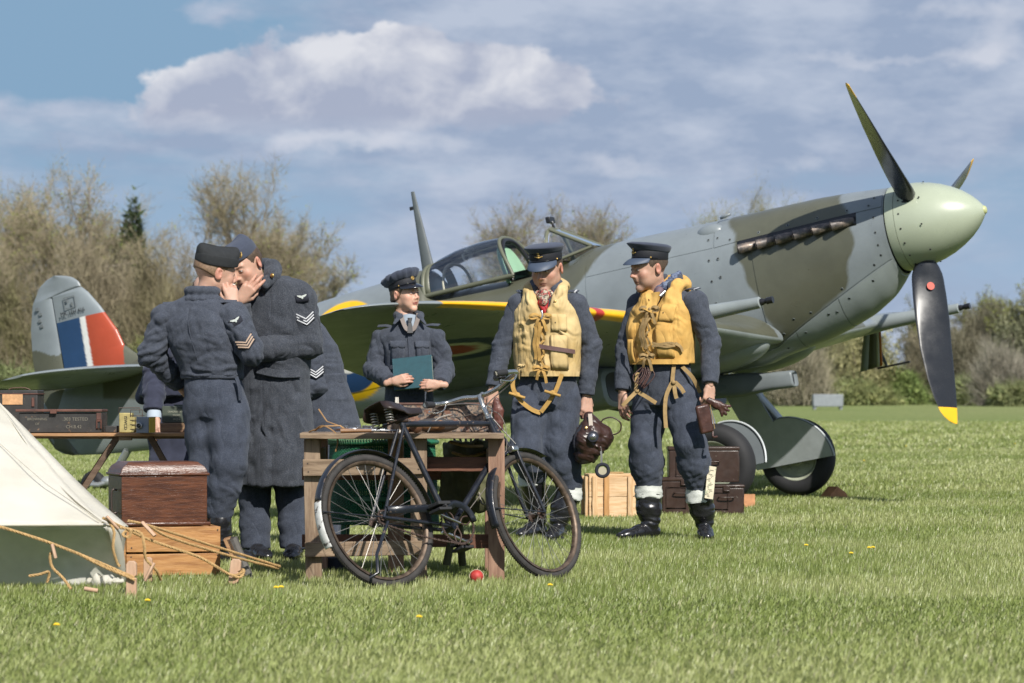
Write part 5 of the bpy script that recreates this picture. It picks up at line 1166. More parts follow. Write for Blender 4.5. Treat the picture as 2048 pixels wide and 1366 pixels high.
        for z in (.060, .075): g = G(); g.ball((.006, -.114, z), .0055, 8); mesh_obj('cap_button', s.h2l(T(g.arr())), g.f, brass, cap)
        return cap
    # ---- marks on sleeves
    def on_arm(s, arm, face, t, upper=True):
        sh, el, wr, r = arm; a, b = (sh, el) if upper else (el, wr); ax = (b - a); L = np.linalg.norm(ax); ax = ax / L; n = np.array(face, float); n -= ax * (n @ ax); n /= np.linalg.norm(n); m_ = np.cross(ax, n); r0, r1 = (r[0], r[2]) if upper else (r[2], r[4])
        def f(u, v, off=.004):
            tt = t + v / L; rad = np.interp(tt, [0, .5, 1], [r0, (r0 + r1) / 2 * .985, r1]) + off; an = u / rad; rad = rad + .009; return a + ax * (tt * L) + rad * (n * cos(an) + m_ * sin(an)), n * cos(an) + m_ * sin(an)
        return f
    def chevrons(s, par, f, m, n=3, w=.038, rise=.032, gap=.0155, sw=.0075, flip=1, back=True):
        if back:
            g = G(); rows = []
            for k in range(13):
                u = (k / 6 - 1) * (w + .006); y = rise * (1 - abs(u) / w) * flip; rows.append([f(u, y - flip * .012, .004)[0], f(u, y + flip * (-gap * (n - 1) - .0) * -1 + flip * .008, .004)[0]])
            rows2 = [[f((k / 6 - 1) * (w + .006), rise * (1 - abs(k / 6 - 1)) * flip + e, .0045)[0] for e in (-.010, gap * (n - 1) + .010)] for k in range(13)]
            g.loft(rows2, caps=False, closed_u=False); put('chevron_patch', g, patchm, par, solid=.002)
        for i in range(n):
            g = G(); P_, N_ = [], []
            for k in range(13): u = (k / 6 - 1) * w; p, nn = f(u, rise * (1 - abs(u) / w) * flip + i * gap, .0068); P_.append(p); N_.append(nn)
            strip(g, P_, N_, sw, .002); put('chevron', g, m, par)
    def eagle(s, par, f, m=wingm):
        g = G(); rows = [[f(u, v, .004)[0] for v in (-.020, .020)] for u in np.linspace(-.034, .034, 9)]; g.loft(rows, caps=False, closed_u=False); p = put('shoulder_patch', g, patchm, par, solid=.002)
        g = G(); P_ = [f(u, -.006 + .010 * (abs(u) / .024) ** 1.2 * -1, .0065) for u in np.linspace(-.024, .024, 11)]; strip(g, [a for a, b in P_], [b for a, b in P_], [.004, .007, .010, .012, .012, .013, .012, .012, .010, .007, .004], .002); c, nn = f(0, .002, .007); g.ball(c, .006, 8); tag(put('eagle_emblem', g, m, par), kind='stuff')
# ================================================================== the two men in life vests, the woman, the sergeants
def bow(g, c, n, up, size=.05, w=.022, tails=(.09, .12), seed=0):
    rs_ = np.random.RandomState(seed); n = norm(np.array(n, float)); u = norm(np.cross(up, n)); v = np.cross(n, u); c = np.array(c)
    for s_ in (-1, 1):
        P_ = [c, c + s_ * u * size * .5 + v * size * .25 + n * .012, c + s_ * u * size + v * size * .1 + n * .014, c + s_ * u * size * .9 - v * size * .15 + n * .008, c + s_ * u * size * .4 - v * size * .12 + n * .006, c]
        P_ = densify(P_, 4); strip(g, P_, [n + .6 * v] * len(P_), [w * (.45 + .55 * sin(pi * i / (len(P_) - 1))) for i in range(len(P_))], .002)
        L_ = tails[0 if s_ < 0 else 1]; P_ = densify([c, c + s_ * u * L_ * .25 - v * L_ * .4 + n * .012, c + s_ * u * L_ * (.35 + .1 * rs_.rand()) - v * L_ + n * .004], 5); strip(g, P_, [n + .25 * s_ * u] * len(P_), w * .8, .002)
    g.ball(c + n * .006, (.012, .010, .012), 8)

def flier(D, px0, label, tyaw, rows, vestm, tapem, arms, legsL, headp, vest_z, seed):
    p = Person(D, px0, label, tyaw); P = p.P; T = Torso([(a, b, c, d, e) for a, b, c, d, e in rows], tyaw, P); p.T = T
    p.head(*headp[0], **headp[1]); p.inner(T, [[np.array(P(*q)) for q in a] for a in arms], [[np.array(P(*q)) for q in l[:3]] for l in legsL])
    top = T.A[-1, 0]
    # jacket body
    S = SDF(); S.stack(T.rows(.006), .03); sh = [P(*a[0]) for a in arms]
    S.cone(sh[0] * .75 + sh[1] * .25, sh[1] * .75 + sh[0] * .25, .076, .076, .05)
    J = sobj('jacket', S, wool, p.o, .009, [(T.B(0, .1, T.A[3, 0]), .2, (.3, 0, 1), 12, .006)], .002, 10, seed)
    p.J = J; p.sl = []
    for i, a in enumerate(arms):
        sl = p.sleeve(*[P(*q) for q in a], r=(.080, .068, .062, .054, .047), m=wool, seed=seed + i, par=J); p.sl.append((sl, p.arm))
    # trousers: bloused over the boots
    p.legs(T, [(P(*l[0]), P(*l[1]), P(*l[2]), l[3]) for l in legsL], m=wool_d, seed=seed + 5, z1=T.A[2, 0], amp=.011)
    # life vest
    z0, z1 = P(0, vest_z[1])[2], P(0, vest_z[0])[2]; S = SDF(); S.stack(T.rows(.034, z0, z1 - .05), .02)
    for sgn in (-1, 1):
        ks = densify([T.B(sgn * .080, T.at(z1 - .12)[3] + .022, z1 - .12), T.B(sgn * .096, T.at(z1 - .04)[3] - .004, z1 - .03), T.B(sgn * .108, .035, top - .015), T.B(sgn * .098, -.03, top + .012), T.B(sgn * .055, -.085, top + .035), T.B(0, -.100, top + .042)], 2); S.chain(ks, np.interp(np.linspace(0, 1, len(ks)), [0, .35, .6, .8, 1], [.022, .030, .036, .034, .032]), .035)
        a = sh[0] if ((sh[0] - T.B(0, 0, z1)) @ (T.B(sgn, 0, z1) - T.B(0, 0, z1))) > 0 else sh[1]
        S.cone(a + [0, 0, .04], T.B(sgn * .27, 0, z1 - .16), .082, .075, .02, 's')
    zc = z1 - .02; S.cone(T.B(0, .08, top + .10), T.B(0, .15, zc - .17), .088, .014, .02, 's'); S.cone(T.B(0, .17, top + .02), T.B(0, .19, zc - .15), .092, .03, .02, 's'); S.cone(T.B(0, .20, zc - .10), T.B(0, .20, z0), .045, .040, .01, 's')
    fl = [(T.B(u, .15, z), .10, d, f, a) for u, z, d, f, a in ((-.1, z1 - .05, (1, 0, .25), 20, .010), (.1, z1 - .05, (1, 0, -.2), 20, .010), (-.11, (z0 + z1) / 2, (1, .3, .3), 13, .013), (.13, (z0 + z1) / 2, (.6, 0, 1), 13, .009), (0, z0 + .05, (1, 0, .2), 20, .012), (0, z1 + .05, (1, 0, .3), 22, .008))]
    Vt = sobj('life_vest', S, vestm, p.o, .0075, fl, .003, 11, seed + 9); p.V = Vt; p.z0, p.z1 = z0, z1; off = .040
    SU = lambda u, z, o=off: T.S(u, z, o)
    # lower hem band, centre lacing, ties, pockets
    hz = z0 + .012; g = G(); P_ = [SU(u, hz, .040) for u in np.linspace(-.20, .20, 25)]; strip(g, P_, [T.nrm(u, hz) for u in np.linspace(-.20, .20, 25)], .03, .004); put('hem_band', g, vestm, Vt)
    g = G(); zz = np.linspace(z1 - .19, z0 + .04, 8); 
    for j, z in enumerate(zz[:-1]):
        a = (.012 if j % 2 else -.012); P_ = densify([SU(a, z, .044), SU(-a * .5, z - .02, .056), SU(-a, zz[j + 1], .050)], 3); strip(g, P_, [T.nrm(0, z)] * len(P_), .012, .002)
    tag(put('lacing', g, tapem, Vt), kind='stuff')
    for k, (u, z, sz, sd) in enumerate(((-.01, z1 - .185, .06, 1), (-.01, z0 + .045, .045, 2))):
        g = G(); bow(g, SU(u, z, .056), T.nrm(0, z), (0, 0, 1), sz, .022, (.07, .09), sd); put('tied_bow', g, tapem, Vt)
    pz = (z0 + z1) / 2 + .03
    for (ua, ub, za, zb, nm) in ((.05, .145, pz + .075, pz - .03, 'chest_pocket'), (.045, .150, pz - .055, z0 + .035, 'pouch')):
        g = G(); rows_ = [[SU(u, z, off + (.004 if nm == 'chest_pocket' else .012) * (1 if .02 < (u - ua) / (ub - ua) < .98 and j not in (0, 5) else .2)) for j, z in enumerate(np.linspace(za, zb, 6))] for u in np.linspace(ua, ub, 9)]; g.loft(rows_, caps=False, closed_u=False); pk = put(nm, g, vestm, Vt, solid=.003)
        if nm == 'chest_pocket': g = G(); g.ball(SU((ua + ub) / 2 - .02, (za + zb) / 2, off + .007), .004, 8); put('press_stud', g, patchm, pk)
    for (za, zb, xx) in ((z1 - .24, z0 + .10, -.045), (z1 - .22, z0 + .09, -.022)):
        g = G(); P_ = [SU(xx + .006 * sin(q * 9), za + (zb - za) * q, .052 + .006 * sin(q * 7) ** 2) for q in np.linspace(0, 1, 14)]; strip(g, P_, [T.nrm(xx, zb)] * 14, .020, .003); put('front_tape', g, tapem, Vt)
    return p

# ---- left-hand flier (paler vest, head bowed, carries a leather flying helmet)
pL = flier(18.5, 1095, 'man in a pale yellow life vest and peaked cap looking down, paisley scarf at neck', radians(-10),
    [(1093, 578, .02, .070, .060), (1092, 592, 0, .125, .085), (1093, 622, 0, .180, .115), (1095, 660, 0, .185, .130), (1094, 710, 0, .175, .125), (1096, 750, 0, .165, .120), (1097, 785, 0, .178, .128), (1097, 815, 0, .165, .125)],
    vestA, tapeA, [[(1040, 611, .02), (1005, 692, .02), (987, 775, -.06)], [(1150, 611, -.02), (1183, 690, 0), (1172, 790, -.03)]],
    [[(1063, 800, 0), (1052, 898, -.10), (1068, 948, .06), [.116, .102, .094, .098, .080]], [(1128, 800, 0), (1118, 890, -.05), (1138, 968, .0), [.116, .102, .094, .100, .084]]],
    ((1093, 538, -.03, radians(-22)), dict(pitch=radians(15), roll=radians(-2), size=1.14)), (575, 752), 3)
P = pL.P; T = pL.T
pL.peaked_cap(tiltx=radians(-3))
pL.sock(P(1062, 958, .08), P(0, 973)[2], P(0, 950)[2], .080); pL.sock(P(1139, 985, .0), P(0, 1000)[2], P(0, 975)[2], .080)
b1 = P(1075, 1052, .22); b1[2] = .11; b2 = P(1118, 1055, -.02); b2[2] = .11
pL.boot(P(1066, 965, .08), b1, b1 + np.array([-.03, .02, 0]) + np.array([-.10, -.20, 0]) * .9, seed=2); pL.boot(P(1137, 985, .0), b2, b2 + np.array([-.06, -.26, 0]), seed=4)
# scarf and red neckerchief
scarfm = mat('paisley_scarf', (.42, .36, .27), .7, var=.1, color2=(.30, .035, .035), c2scale=42, c2lo=.50, c2hi=.56, speck=((.03, .02, .02), 75, .55, .58, .9), bump=.002, bscale=60)
S = SDF(); zc = T.A[-1, 0]
S.chain([T.B(u, f, zc + z) for u, f, z in ((-.062, .01, .01), (-.045, .060, -.030), (0, .080, -.062), (.048, .062, -.030), (.066, .01, .02), (.05, -.04, .04))], [.024, .027, .030, .028, .026, .024], .015); S.chain([T.B(0, .095, zc - .045), T.B(.005, .12, zc - .085)], [.034, .026], .02)
sobj('scarf', S, scarfm, pL.o, .0055, [(T.B(0, .08, zc), .12, (.6, 0, 1), 34, .005)], .002, 20, 4)
S = SDF(); S.cone(T.B(.0, .110, zc - .085), T.B(.012, .122, zc - .15), .036, .014, .01, flat=(T.nrm(0, zc - .1), .5)); sobj('red_neckerchief', S, mat('red_cloth', (.33, .012, .015), .6, var=.15, vscale=30, bump=.001, bscale=60), pL.o, .005, [(T.B(0, .12, zc - .08), .07, (1, 0, .5), 40, .004)], .001)
def collar(p, T, zc, m, du=.0, spread=.062, drop=.075, h=.006, lift=.035):
    for s_ in (-1, 1):
        S = SDF(); a = T.B(s_ * .052, -.06, zc + lift + .02); b = T.B(s_ * .078, .01, zc + lift); c = T.B(s_ * (spread), .085, zc - .005 + lift * .3); d = T.B(s_ * (spread + .035), .110, zc - drop + lift * .3)
        S.chain([a, b, c], [.020, .024, .020], .012); S.cone(c, d, .024, .006, .012, flat=(T.nrm(s_ * .05, zc - .05) + np.array([0, 0, .5]), .45)); S.cone(b, d, .020, .006, .012, flat=(T.nrm(s_ * .07, zc - .05) + np.array([0, 0, .8]), .35)); sobj('collar', S, m, p.J, h, (), .001, 20, 2)
collar(pL, T, zc, wool, drop=.10); 
g = G(); g.ball(T.S(.078, zc - .085, .055), (.009, .006, .013), 10); put('whistle', g, brass, pL.J)
# shoulder tapes
def epaulette(p, i, ring=True, u=.13, m=wool):
    sl, (sh, el, wr, r) = p.sl[i]; T = p.T; s_ = 1 if ((sh - T.B(0, 0, sh[2])) @ (T.B(1, 0, sh[2]) - T.B(0, 0, sh[2]))) > 0 else -1
    a = T.B(s_ * .10, -.01, sh[2] + .078); b = sh + (sh - T.B(0, 0, sh[2])) * .12 + np.array([0, -.01, .083]); d = norm(b - a); g = G(); strip(g, [a, (a + b) / 2 + [0, 0, .006], b], (0, -.35, 1), .045, .006); e = put('epaulette', g, m, p.J, bevel=.002)
    if ring:
        g = G(); c = b - d * .022; strip(g, [c, c + d * .010], (0, -.35, 1), .047, .009); put('rank_stripe', g, tape_l, e); 
for i in (0, 1): epaulette(pL, i)
# vest extras: brown strap, crotch tapes
brs = mat('maroon_web_strap', (.115, .062, .058), .7, var=.15, vscale=30, bump=.0008, bscale=200)
z = P(0, 700)[2]; g = G(); us = np.linspace(-.02, .19, 16); strip(g, [T.S(u, z + .02 - (u + .02) * .16, .056) for u in us], [T.nrm(u, z) for u in us], .026, .005); put('web_strap', g, brs, pL.V)
g = G(); g.tube([T.S(.0, pL.z1 - .15, .06), T.S(.004, pL.z1 - .175, .064), T.S(-.004, pL.z1 - .20, .062)], .006, 8); put('whistle_cylinder', g, mat('steel', (.45, .46, .48), .3, metal=.9), pL.V)
def tapes(p, pts_list, m, w=.026):
    for pts in pts_list:
        q = densify([p.P(*a) for a in pts], 5); g = G(); strip(g, q, (0, -1, .1), w, .004); put('crotch_tape', g, m, p.o)
tapes(pL, [[(1028, 745, -.17), (1026, 775, -.17), (1040, 800, -.16), (1062, 818, -.155), (1081, 826, -.15)], [(1124, 748, -.19), (1112, 780, -.19), (1100, 800, -.17), (1082, 824, -.155)]], tapeA)
for (a, sd) in (((1034, 790, -.175), 3), ((1105, 786, -.20), 4)): g = G(); g.ball(P(*a), (.022, .014, .018), 8); g.tube([P(a[0] - 16, a[1] - 4, a[2]), P(a[0] + 16, a[1] + 6, a[2] - .01)], .009, 6); put('tape_knot', g, tapeA, pL.o)
g = G(); bow(g, T.S(-.13, pL.z0 + .06, .05), T.nrm(-.13, pL.z0), (0, 0, 1), .03, .018, (.08, .04), 9); put('side_tie', g, vestA, pL.V)
pL.hand(P(986, 779, -.06), (.03, -.08, -1), (.2, -1, .1), 1, curl=(.35, .5, .4), tcurl=.2); pL.hand(P(1173, 793, -.03), (.0, -.12, -1), (.35, -.9, 0), -1, curl=(.55, 1.0, .8), tcurl=.9)
pL.finish()

# ---- right-hand flier
pR = flier(18.5, 1330, 'man in an orange-yellow life vest and peaked cap walking with his head turned left', radians(-30),
    [(1336, 575, .02, .070, .060), (1334, 590, 0, .125, .085), (1328, 622, 0, .180, .115), (1322, 660, 0, .185, .130), (1324, 705, 0, .172, .125), (1328, 738, 0, .163, .120), (1330, 780, 0, .175, .128), (1330, 812, 0, .162, .125)],
    vestB, tapeB, [[(1279, 611, .09), (1252, 695, .09), (1245, 782, .0)], [(1390, 606, -.10), (1421, 688, -.10), (1420, 768, -.20)]],
    [[(1302, 800, .05), (1290, 890, 0), (1297, 962, .04), [.116, .102, .096, .104, .084]], [(1362, 800, -.05), (1380, 885, -.12), (1397, 968, -.03), [.118, .104, .096, .098, .080]]],
    ((1297, 537, -.03, radians(-62)), dict(pitch=radians(10), roll=radians(3), size=1.12)), (560, 728), 21)
P = pR.P; T = pR.T; zc = T.A[-1, 0]
pR.peaked_cap(tiltx=radians(-10), zoff=.004)
pR.sock(P(1297, 985, .04), P(0, 996)[2], P(0, 972)[2], .086); pR.sock(P(1398, 990, -.02), P(0, 1006)[2], P(0, 978)[2], .082)
b1 = P(1300, 1055, .03); b1[2] = .11; b2 = P(1409, 1055, 0); b2[2] = .11
pR.boot(P(1297, 992, .04), b1, b1 + np.array([-.20, -.16, 0]), r=(.083, .076, .060), seed=6); pR.boot(P(1401, 1000, -.02), b2, b2 + np.array([.0, -.27, 0]), r=(.080, .072, .058), seed=8)
ck = mat('checked_scarf', (.13, .165, .24), .7, var=.1, color2=(.05, .06, .12), c2scale=70, c2lo=.48, c2hi=.52, stretch=(1, 1, 2.2), bump=.002, bscale=60)
S = SDF(); S.chain([T.B(u, f, zc + z) for u, f, z in ((.066, -.02, .085), (.060, .045, .055), (.02, .085, .0), (-.03, .080, -.01), (-.05, .06, .02))], [.018, .022, .026, .026, .02], .012); sobj('scarf', S, ck, pR.o, .0055, [(T.B(0.03, .06, zc + .03), .12, (0, 0, 1), 50, .004)], .001)
S = SDF(); S.cone(T.B(-.005, .10, zc - .025), T.B(0, .125, zc - .085), .03, .02, .01); sobj('neckerchief', S, mat('mauve_cloth', (.13, .085, .105), .7, var=.15), pR.o, .006, (), .001)
collar(pR, T, zc, wool, drop=.07, lift=.05)
g = G(); g.ball(T.S(.070, zc - .02, .055), (.008, .006, .014), 10); put('whistle', g, brass, pR.J)
for i in (0, 1): epaulette(pR, i)
z = P(0, 688)[2]
for k in range(3):
    g = G(); us = np.linspace(.03, .165, 14); strip(g, [T.S(u, z + .004 * sin(u * 60 + k * 2) - k * .009, .058) for u in us], [T.nrm(u, z) for u in us], .012, .006); put('coiled_tape', g, tapeB, pR.V)
g = G(); strip(g, densify([T.S(.165, z, .056), T.S(.185, z - .02, .052), T.S(.19, z - .05, .048)], 4), (.6, -.7, 0), .02, .005); put('side_strap', g, tapeB, pR.V)
g = G(); a, b = T.S(.005, pR.z1 - .12, .06), T.S(-.015, pR.z1 - .20, .062); strip(g, densify([a + [0, 0, .04], a, b], 4), [T.nrm(.01, pR.z1 - .1)] * 9, .055, .006); put('vest_flap', g, vestB, pR.V)
g = G(); g.tube([T.S(.03, pR.z1 - .105, .062), T.S(.05, pR.z1 - .075, .06)], .011, 10); put('inflation_tube', g, mat('steel', (0, 0, 0)), pR.V)
g = G(); rows_ = [[T.S(u, pR.z0 + z_, .062 + .012 * sin(z_ * 20)) for z_ in np.linspace(.005, .15, 7)] for u in np.linspace(-.150, -.105, 5)]; g.loft(rows_, caps=False, closed_u=False); put('side_flap', g, vestB, pR.V, solid=.008)
tapes(pR, [[(1348, 730, -.16), (1345, 760, -.17), (1348, 768, -.17)], [(1344, 765, -.18), (1333, 790, -.19), (1330, 820, -.20), (1332, 856, -.21)], [(1348, 765, -.18), (1350, 785, -.19), (1353, 797, -.19)], [(1350, 764, -.18), (1362, 776, -.19), (1368, 786, -.19)], [(1364, 733, -.15), (1385, 755, -.14), (1400, 785, -.10)], [(1275, 745, -.11), (1272, 775, -.13), (1274, 786, -.13)], [(1274, 782, -.14), (1256, 800, -.16), (1245, 812, -.16)], [(1276, 784, -.14), (1295, 795, -.15), (1312, 806, -.14)]], tapeB, .024)
g = G(); g.ball(P(1347, 765, -.19), (.016, .012, .014), 8); put('tape_knot', g, tapeB, pR.o)
g = G(); g.ball(P(1274, 782, -.145), (.016, .012, .014), 8); put('tape_knot', g, tapeB, pR.o)
# dark cord bundle hanging from the vest
g = G(); rs_ = np.random.RandomState(2)
for k in range(5): 
    a = P(1283 + k * 4, 735, -.16); g.tube(densify([a, a + [-.05 + .02 * k, -.01, -.05], a + [-.04, -.02, -.09 - .01 * k], a + [0, -.01, -.05], a + [.01, 0, -.01]], 5), .0035, 6)
tag(put('cord_bundle', g, brownl, pR.V), kind='stuff')
pR.hand(P(1245, 786, 0), (.06, -.15, -1), (-.7, -.7, 0), 1, curl=(.35, .5, .4), tcurl=.3); pR.hand(P(1420, 771, -.20), (-.12, -.15, -1), (.45, -.85, .1), -1, curl=(.9, 1.1, .7), tcurl=.8)
pR.finish()

# ---- the woman with the book
pW = Person(20.0, 815, 'young woman in blue-grey battledress and soft peaked cap holding a teal book', radians(8)); P = pW.P; p = pW; tb = mat('woman_hair', (.13, .08, .045), .55, var=.3, vscale=80)
T = p.T = Torso([(817, 634, .01, .050, .048), (816, 648, 0, .085, .068), (816, 674, 0, .145, .100), (817, 705, 0, .155, .118), (817, 745, 0, .145, .110), (818, 785, 0, .150, .115), (818, 830, 0, .165, .125)], radians(8), P)
p.head(811, 589, -.01, radians(48), pitch=radians(-2), roll=radians(-3), fem=True, size=.99, hair=tb, tone=1.22); p.peaked_cap(tiltx=radians(-12), tilty=radians(-3), soft=True, peak=patent, badge='round')
am = [[(762, 678, .02), (748, 740, .0), (781, 763, -.22)], [(872, 676, -.01), (887, 740, .0), (881, 768, -.22)]]
p.inner(T, [[P(*q) for q in a] for a in am], [[P(795, 835), P(795, 940), P(795, 1035)], [P(840, 835), P(840, 940), P(840, 1035)]])
S = SDF(); S.stack(T.rows(.010, P(0, 822)[2], 9), .03); S.cone(P(772, 676, .01), P(862, 675, 0), .062, .062, .05); S.stack([(P(0, 812)[2], *T.at(P(0, 812)[2])[:2], .158, .120, radians(8)), (P(0, 790)[2], *T.at(P(0, 790)[2])[:2], .160, .122, radians(8))], .004)
p.J = sobj('jacket', S, wool, p.o, .0075, [(T.B(0, .1, P(0, 760)[2]), .12, (.3, 0, 1), 17, .008), (T.B(-.1, .1, P(0, 700)[2]), .1, (1, 0, .6), 14, .005), (T.B(.1, .1, P(0, 700)[2]), .1, (1, 0, -.6), 14, .005)], .002, 10, 31)
p.sl = []
for i, a in enumerate(am): sl = p.sleeve(*[P(*q) for q in a], r=(.064, .064, .068, .060, .044), seed=32 + i, par=p.J, amp=.010); p.sl.append((sl, p.arm))
zc = T.A[-1, 0]
S = SDF(); S.stack([(zc - .03, *T.B(0, .005, zc)[:2], .060, .060, 0), (zc + .012, *T.B(0, .005, zc)[:2], .054, .056, 0)], .01); 
for s_ in (-1, 1): S.cone(T.B(s_ * .03, .050, zc - .008), T.B(s_ * .036, .085, zc - .06), .020, .006, .01, flat=((0, -1, .3), .5))
S.cone(T.B(0, .055, zc - .02), T.B(0, .095, zc - .08), .036, .014, .02, flat=((0, -1, 0), .6)); sobj('shirt', S, mat('grey_blue_shirt', (.26, .31, .37), .8, var=.05), p.o, .005, (), .0008)
g = G(); zt = zc - .012; g.prism([T.B(-.017, .098, zt + .004), T.B(.017, .098, zt + .004), T.B(.010, .108, zt - .028), T.B(-.010, .108, zt - .028)], (0, 0, 0), (0, -.016, 0)); g.prism([T.B(-.011, .110, zt - .026), T.B(.011, .110, zt - .026), T.B(.022, .134, zt - .10), T.B(-.022, .134, zt - .10)], (0, 0, 0), (0, -.012, 0)); put('tie', g, tiem, p.o, bevel=.003)
collar(p, T, zc, wool, spread=.068, drop=.05, lift=.012, h=.005)
lin = mat('collar_lining', (.19, .16, .145), .9, var=.15)
for s_ in (-1, 1):
    g = G(); q = densify([T.B(s_ * .060, .06, zc + .018), T.B(s_ * .052, .100, zc - .02), T.B(s_ * .030, .125, zc - .075), T.B(s_ * .004, .136, zc - .105)], 4); strip(g, q, T.nrm(0, zc - .05) + np.array([0, 0, .4]), [.028] * (len(q) - 3) + [.02, .014, .006], .006); put('lapel_lining', g, lin, p.J)
SU = lambda u, z, o=.014: T.S(u, z, o)
g = G(); q = [SU(.003, z, .016) for z in np.linspace(zc - .105, P(0, 790)[2], 12)]; strip(g, q, T.nrm(0, zc - .2), .034, .004); put('button_placket', g, wool, p.J)
for s_ in (-1, 1):
    za, zb = P(0, 684)[2], P(0, 727)[2]; ua, ub = s_ * .036, s_ * .128
    g = G(); g.loft([[SU(u, z, .017 + (.010 if 0 < j < 6 and 0 < i < 8 else 0)) for j, z in enumerate(np.linspace(za, zb, 7))] for i, u in enumerate(np.linspace(ua, ub, 9))], caps=False, closed_u=False); pk = put('breast_pocket', g, wool, p.J, solid=.003)
    g = G(); us = np.linspace(ua - s_ * .004, ub + s_ * .004, 13); g.loft([[SU(u, za + .006, .022), SU(u, za - .028, .031), SU(u, za - .034 - .010 * abs(sin(i / 12 * 2 * pi)) , .030)] for i, u in enumerate(us)], caps=False, closed_u=False); put('pocket_flap', g, wool, pk, solid=.003)
    g = G(); strip(g, [SU((ua + ub) / 2, z, .028) for z in np.linspace(za - .045, zb, 4)], T.nrm((ua + ub) / 2, zb), .018, .004); put('pocket_pleat', g, wool, pk)
for i in (0, 1): epaulette(p, i, ring=False)
Tl = Torso([(818, 800, 0, .150, .115), (818, 830, 0, .17, .130), (818, 850, 0, .165, .12)], radians(8), P)
p.legs(Tl, [(P(798, 850), P(797, 940, -.01), P(796, 1030), [.10, .092, .078, .078, .078]), (P(838, 850), P(839, 940, -.01), P(840, 1030), [.10, .092, .078, .078, .078])], seed=35, z1=9, zcut=.05)
for px in (796, 840): a = P(px, 1040); a[2] = .06; p.boot(a, a, a + np.array([.02, -.21, 0]), low=True, name='shoe', seed=5)
hk = dict(size=.84, tcurl=.1)
p.hand(P(785, 763, -.27), (.93, -.18, .24), (-.25, -.93, .1), 1, curls=[(.45, .55, .4)] * 4, spread=.05, **hk); p.hand(P(878, 769, -.27), (-.95, -.15, .05), (.2, -.95, .1), -1, curls=[(.45, .6, .4)] * 4, spread=.05, **hk)
p.finish()
teal = mat('teal_book_cloth', (.012, .062, .080), .5, var=.15, vscale=25, bump=.0005, bscale=300)
bk = thing('book', 'teal cloth-bound book held open-side up by the young woman', 'book', W(826, 745, 19.765), (radians(-14), radians(-6), radians(-8)))
g = G(); g.box((0, 0, 0), (.262, .006, .215)); put('cover', g, teal, bk, bevel=.002); g = G(); g.box((0, .024, 0), (.262, .006, .215)); put('cover', g, teal, bk, bevel=.002); g = G(); g.box((.003, .012, 0), (.252, .018, .207)); put('pages', g, mat('old_paper', (.55, .42, .24), .85, var=.1), bk); g = G(); g.box((-.131, .012, 0), (.006, .030, .215)); put('spine', g, teal, bk, bevel=.002)
# ---- the man with his back turned (battledress, black forage cap)
p = p1 = Person(15.9, 425, 'sergeant with his back turned, black forage cap and gold chevrons, hand to his mouth', radians(150)); P = p.P
T = p.T = Torso([(405, 590, .0, .070, .060), (398, 606, 0, .130, .090), (398, 645, 0, .195, .130), (408, 685, 0, .190, .140), (420, 722, 0, .170, .130), (424, 745, 0, .158, .120), (428, 775, 0, .170, .135), (430, 810, 0, .165, .135)], radians(158), P)
blond = mat('fair_cropped_hair', (.20, .125, .075), .6, var=.3, vscale=120, bump=.001, bscale=300)
p.head(431, 546, .05, radians(118), pitch=radians(6), roll=radians(-4), hair=blond, size=1.06); p.side_cap(tilt=radians(-6), zoff=-.004, m=mat('black_cap_cloth', (.016, .018, .020), .9, var=.2, vscale=40, bump=.001, bscale=200))
am = [[(334, 640, .02), (301, 706, .0), (360, 768, .16)], [(464, 636, -.06), (500, 702, -.12), (468, 615, .0)]]
p.inner(T, [[P(*q) for q in a] for a in am], [[P(402, 815, .02), P(408, 920), P(410, 1040)], [P(460, 815), P(458, 920, -.04), P(440, 1040)]])
S = SDF(); S.stack(T.rows(.012, P(0, 752)[2], 9), .03); S.cone(P(345, 636, .02), P(460, 632, .04), .075, .075, .06)
p.J = sobj('blouse', S, wool, p.o, .0075, [(P(425, 725, -.1), .15, (.25, 0, 1), 15, .010), (P(400, 660, -.1), .16, (1, 0, .35), 9, .006), (P(350, 650, -.1), .12, (1, 0, -1), 11, .006), (P(455, 690, -.1), .12, (.8, 0, .9), 13, .008)], .003, 8, 41)
p.sl = []
for i, a in enumerate(am): sl = p.sleeve(*[P(*q) for q in a], r=(.088, .076, .068, .056, .047), seed=43 + i, par=p.J, amp=.011); p.sl.append((sl, p.arm))
zb = P(0, 745)[2]
S = SDF(); c = T.at(zb); S.stack([(zb - .035, c[0], c[1], c[2] + .012, c[3] + .012, c[4]), (zb + .035, c[0], c[1], c[2] + .012, c[3] + .012, c[4])], .004); sobj('waistband', S, wool, p.J, .006, (), .0015, 20, 3)
g = G(); g.box(P(466, 738, -.10), (.035, .012, .05)); put('belt_tab', g, wool, p.J, bevel=.004); g = G(); g.tube([P(461, 733, -.115), P(471, 733, -.10), P(471, 744, -.10), P(461, 744, -.115)], .003, 6, closed=True); put('buckle', g, patchm, p.J)
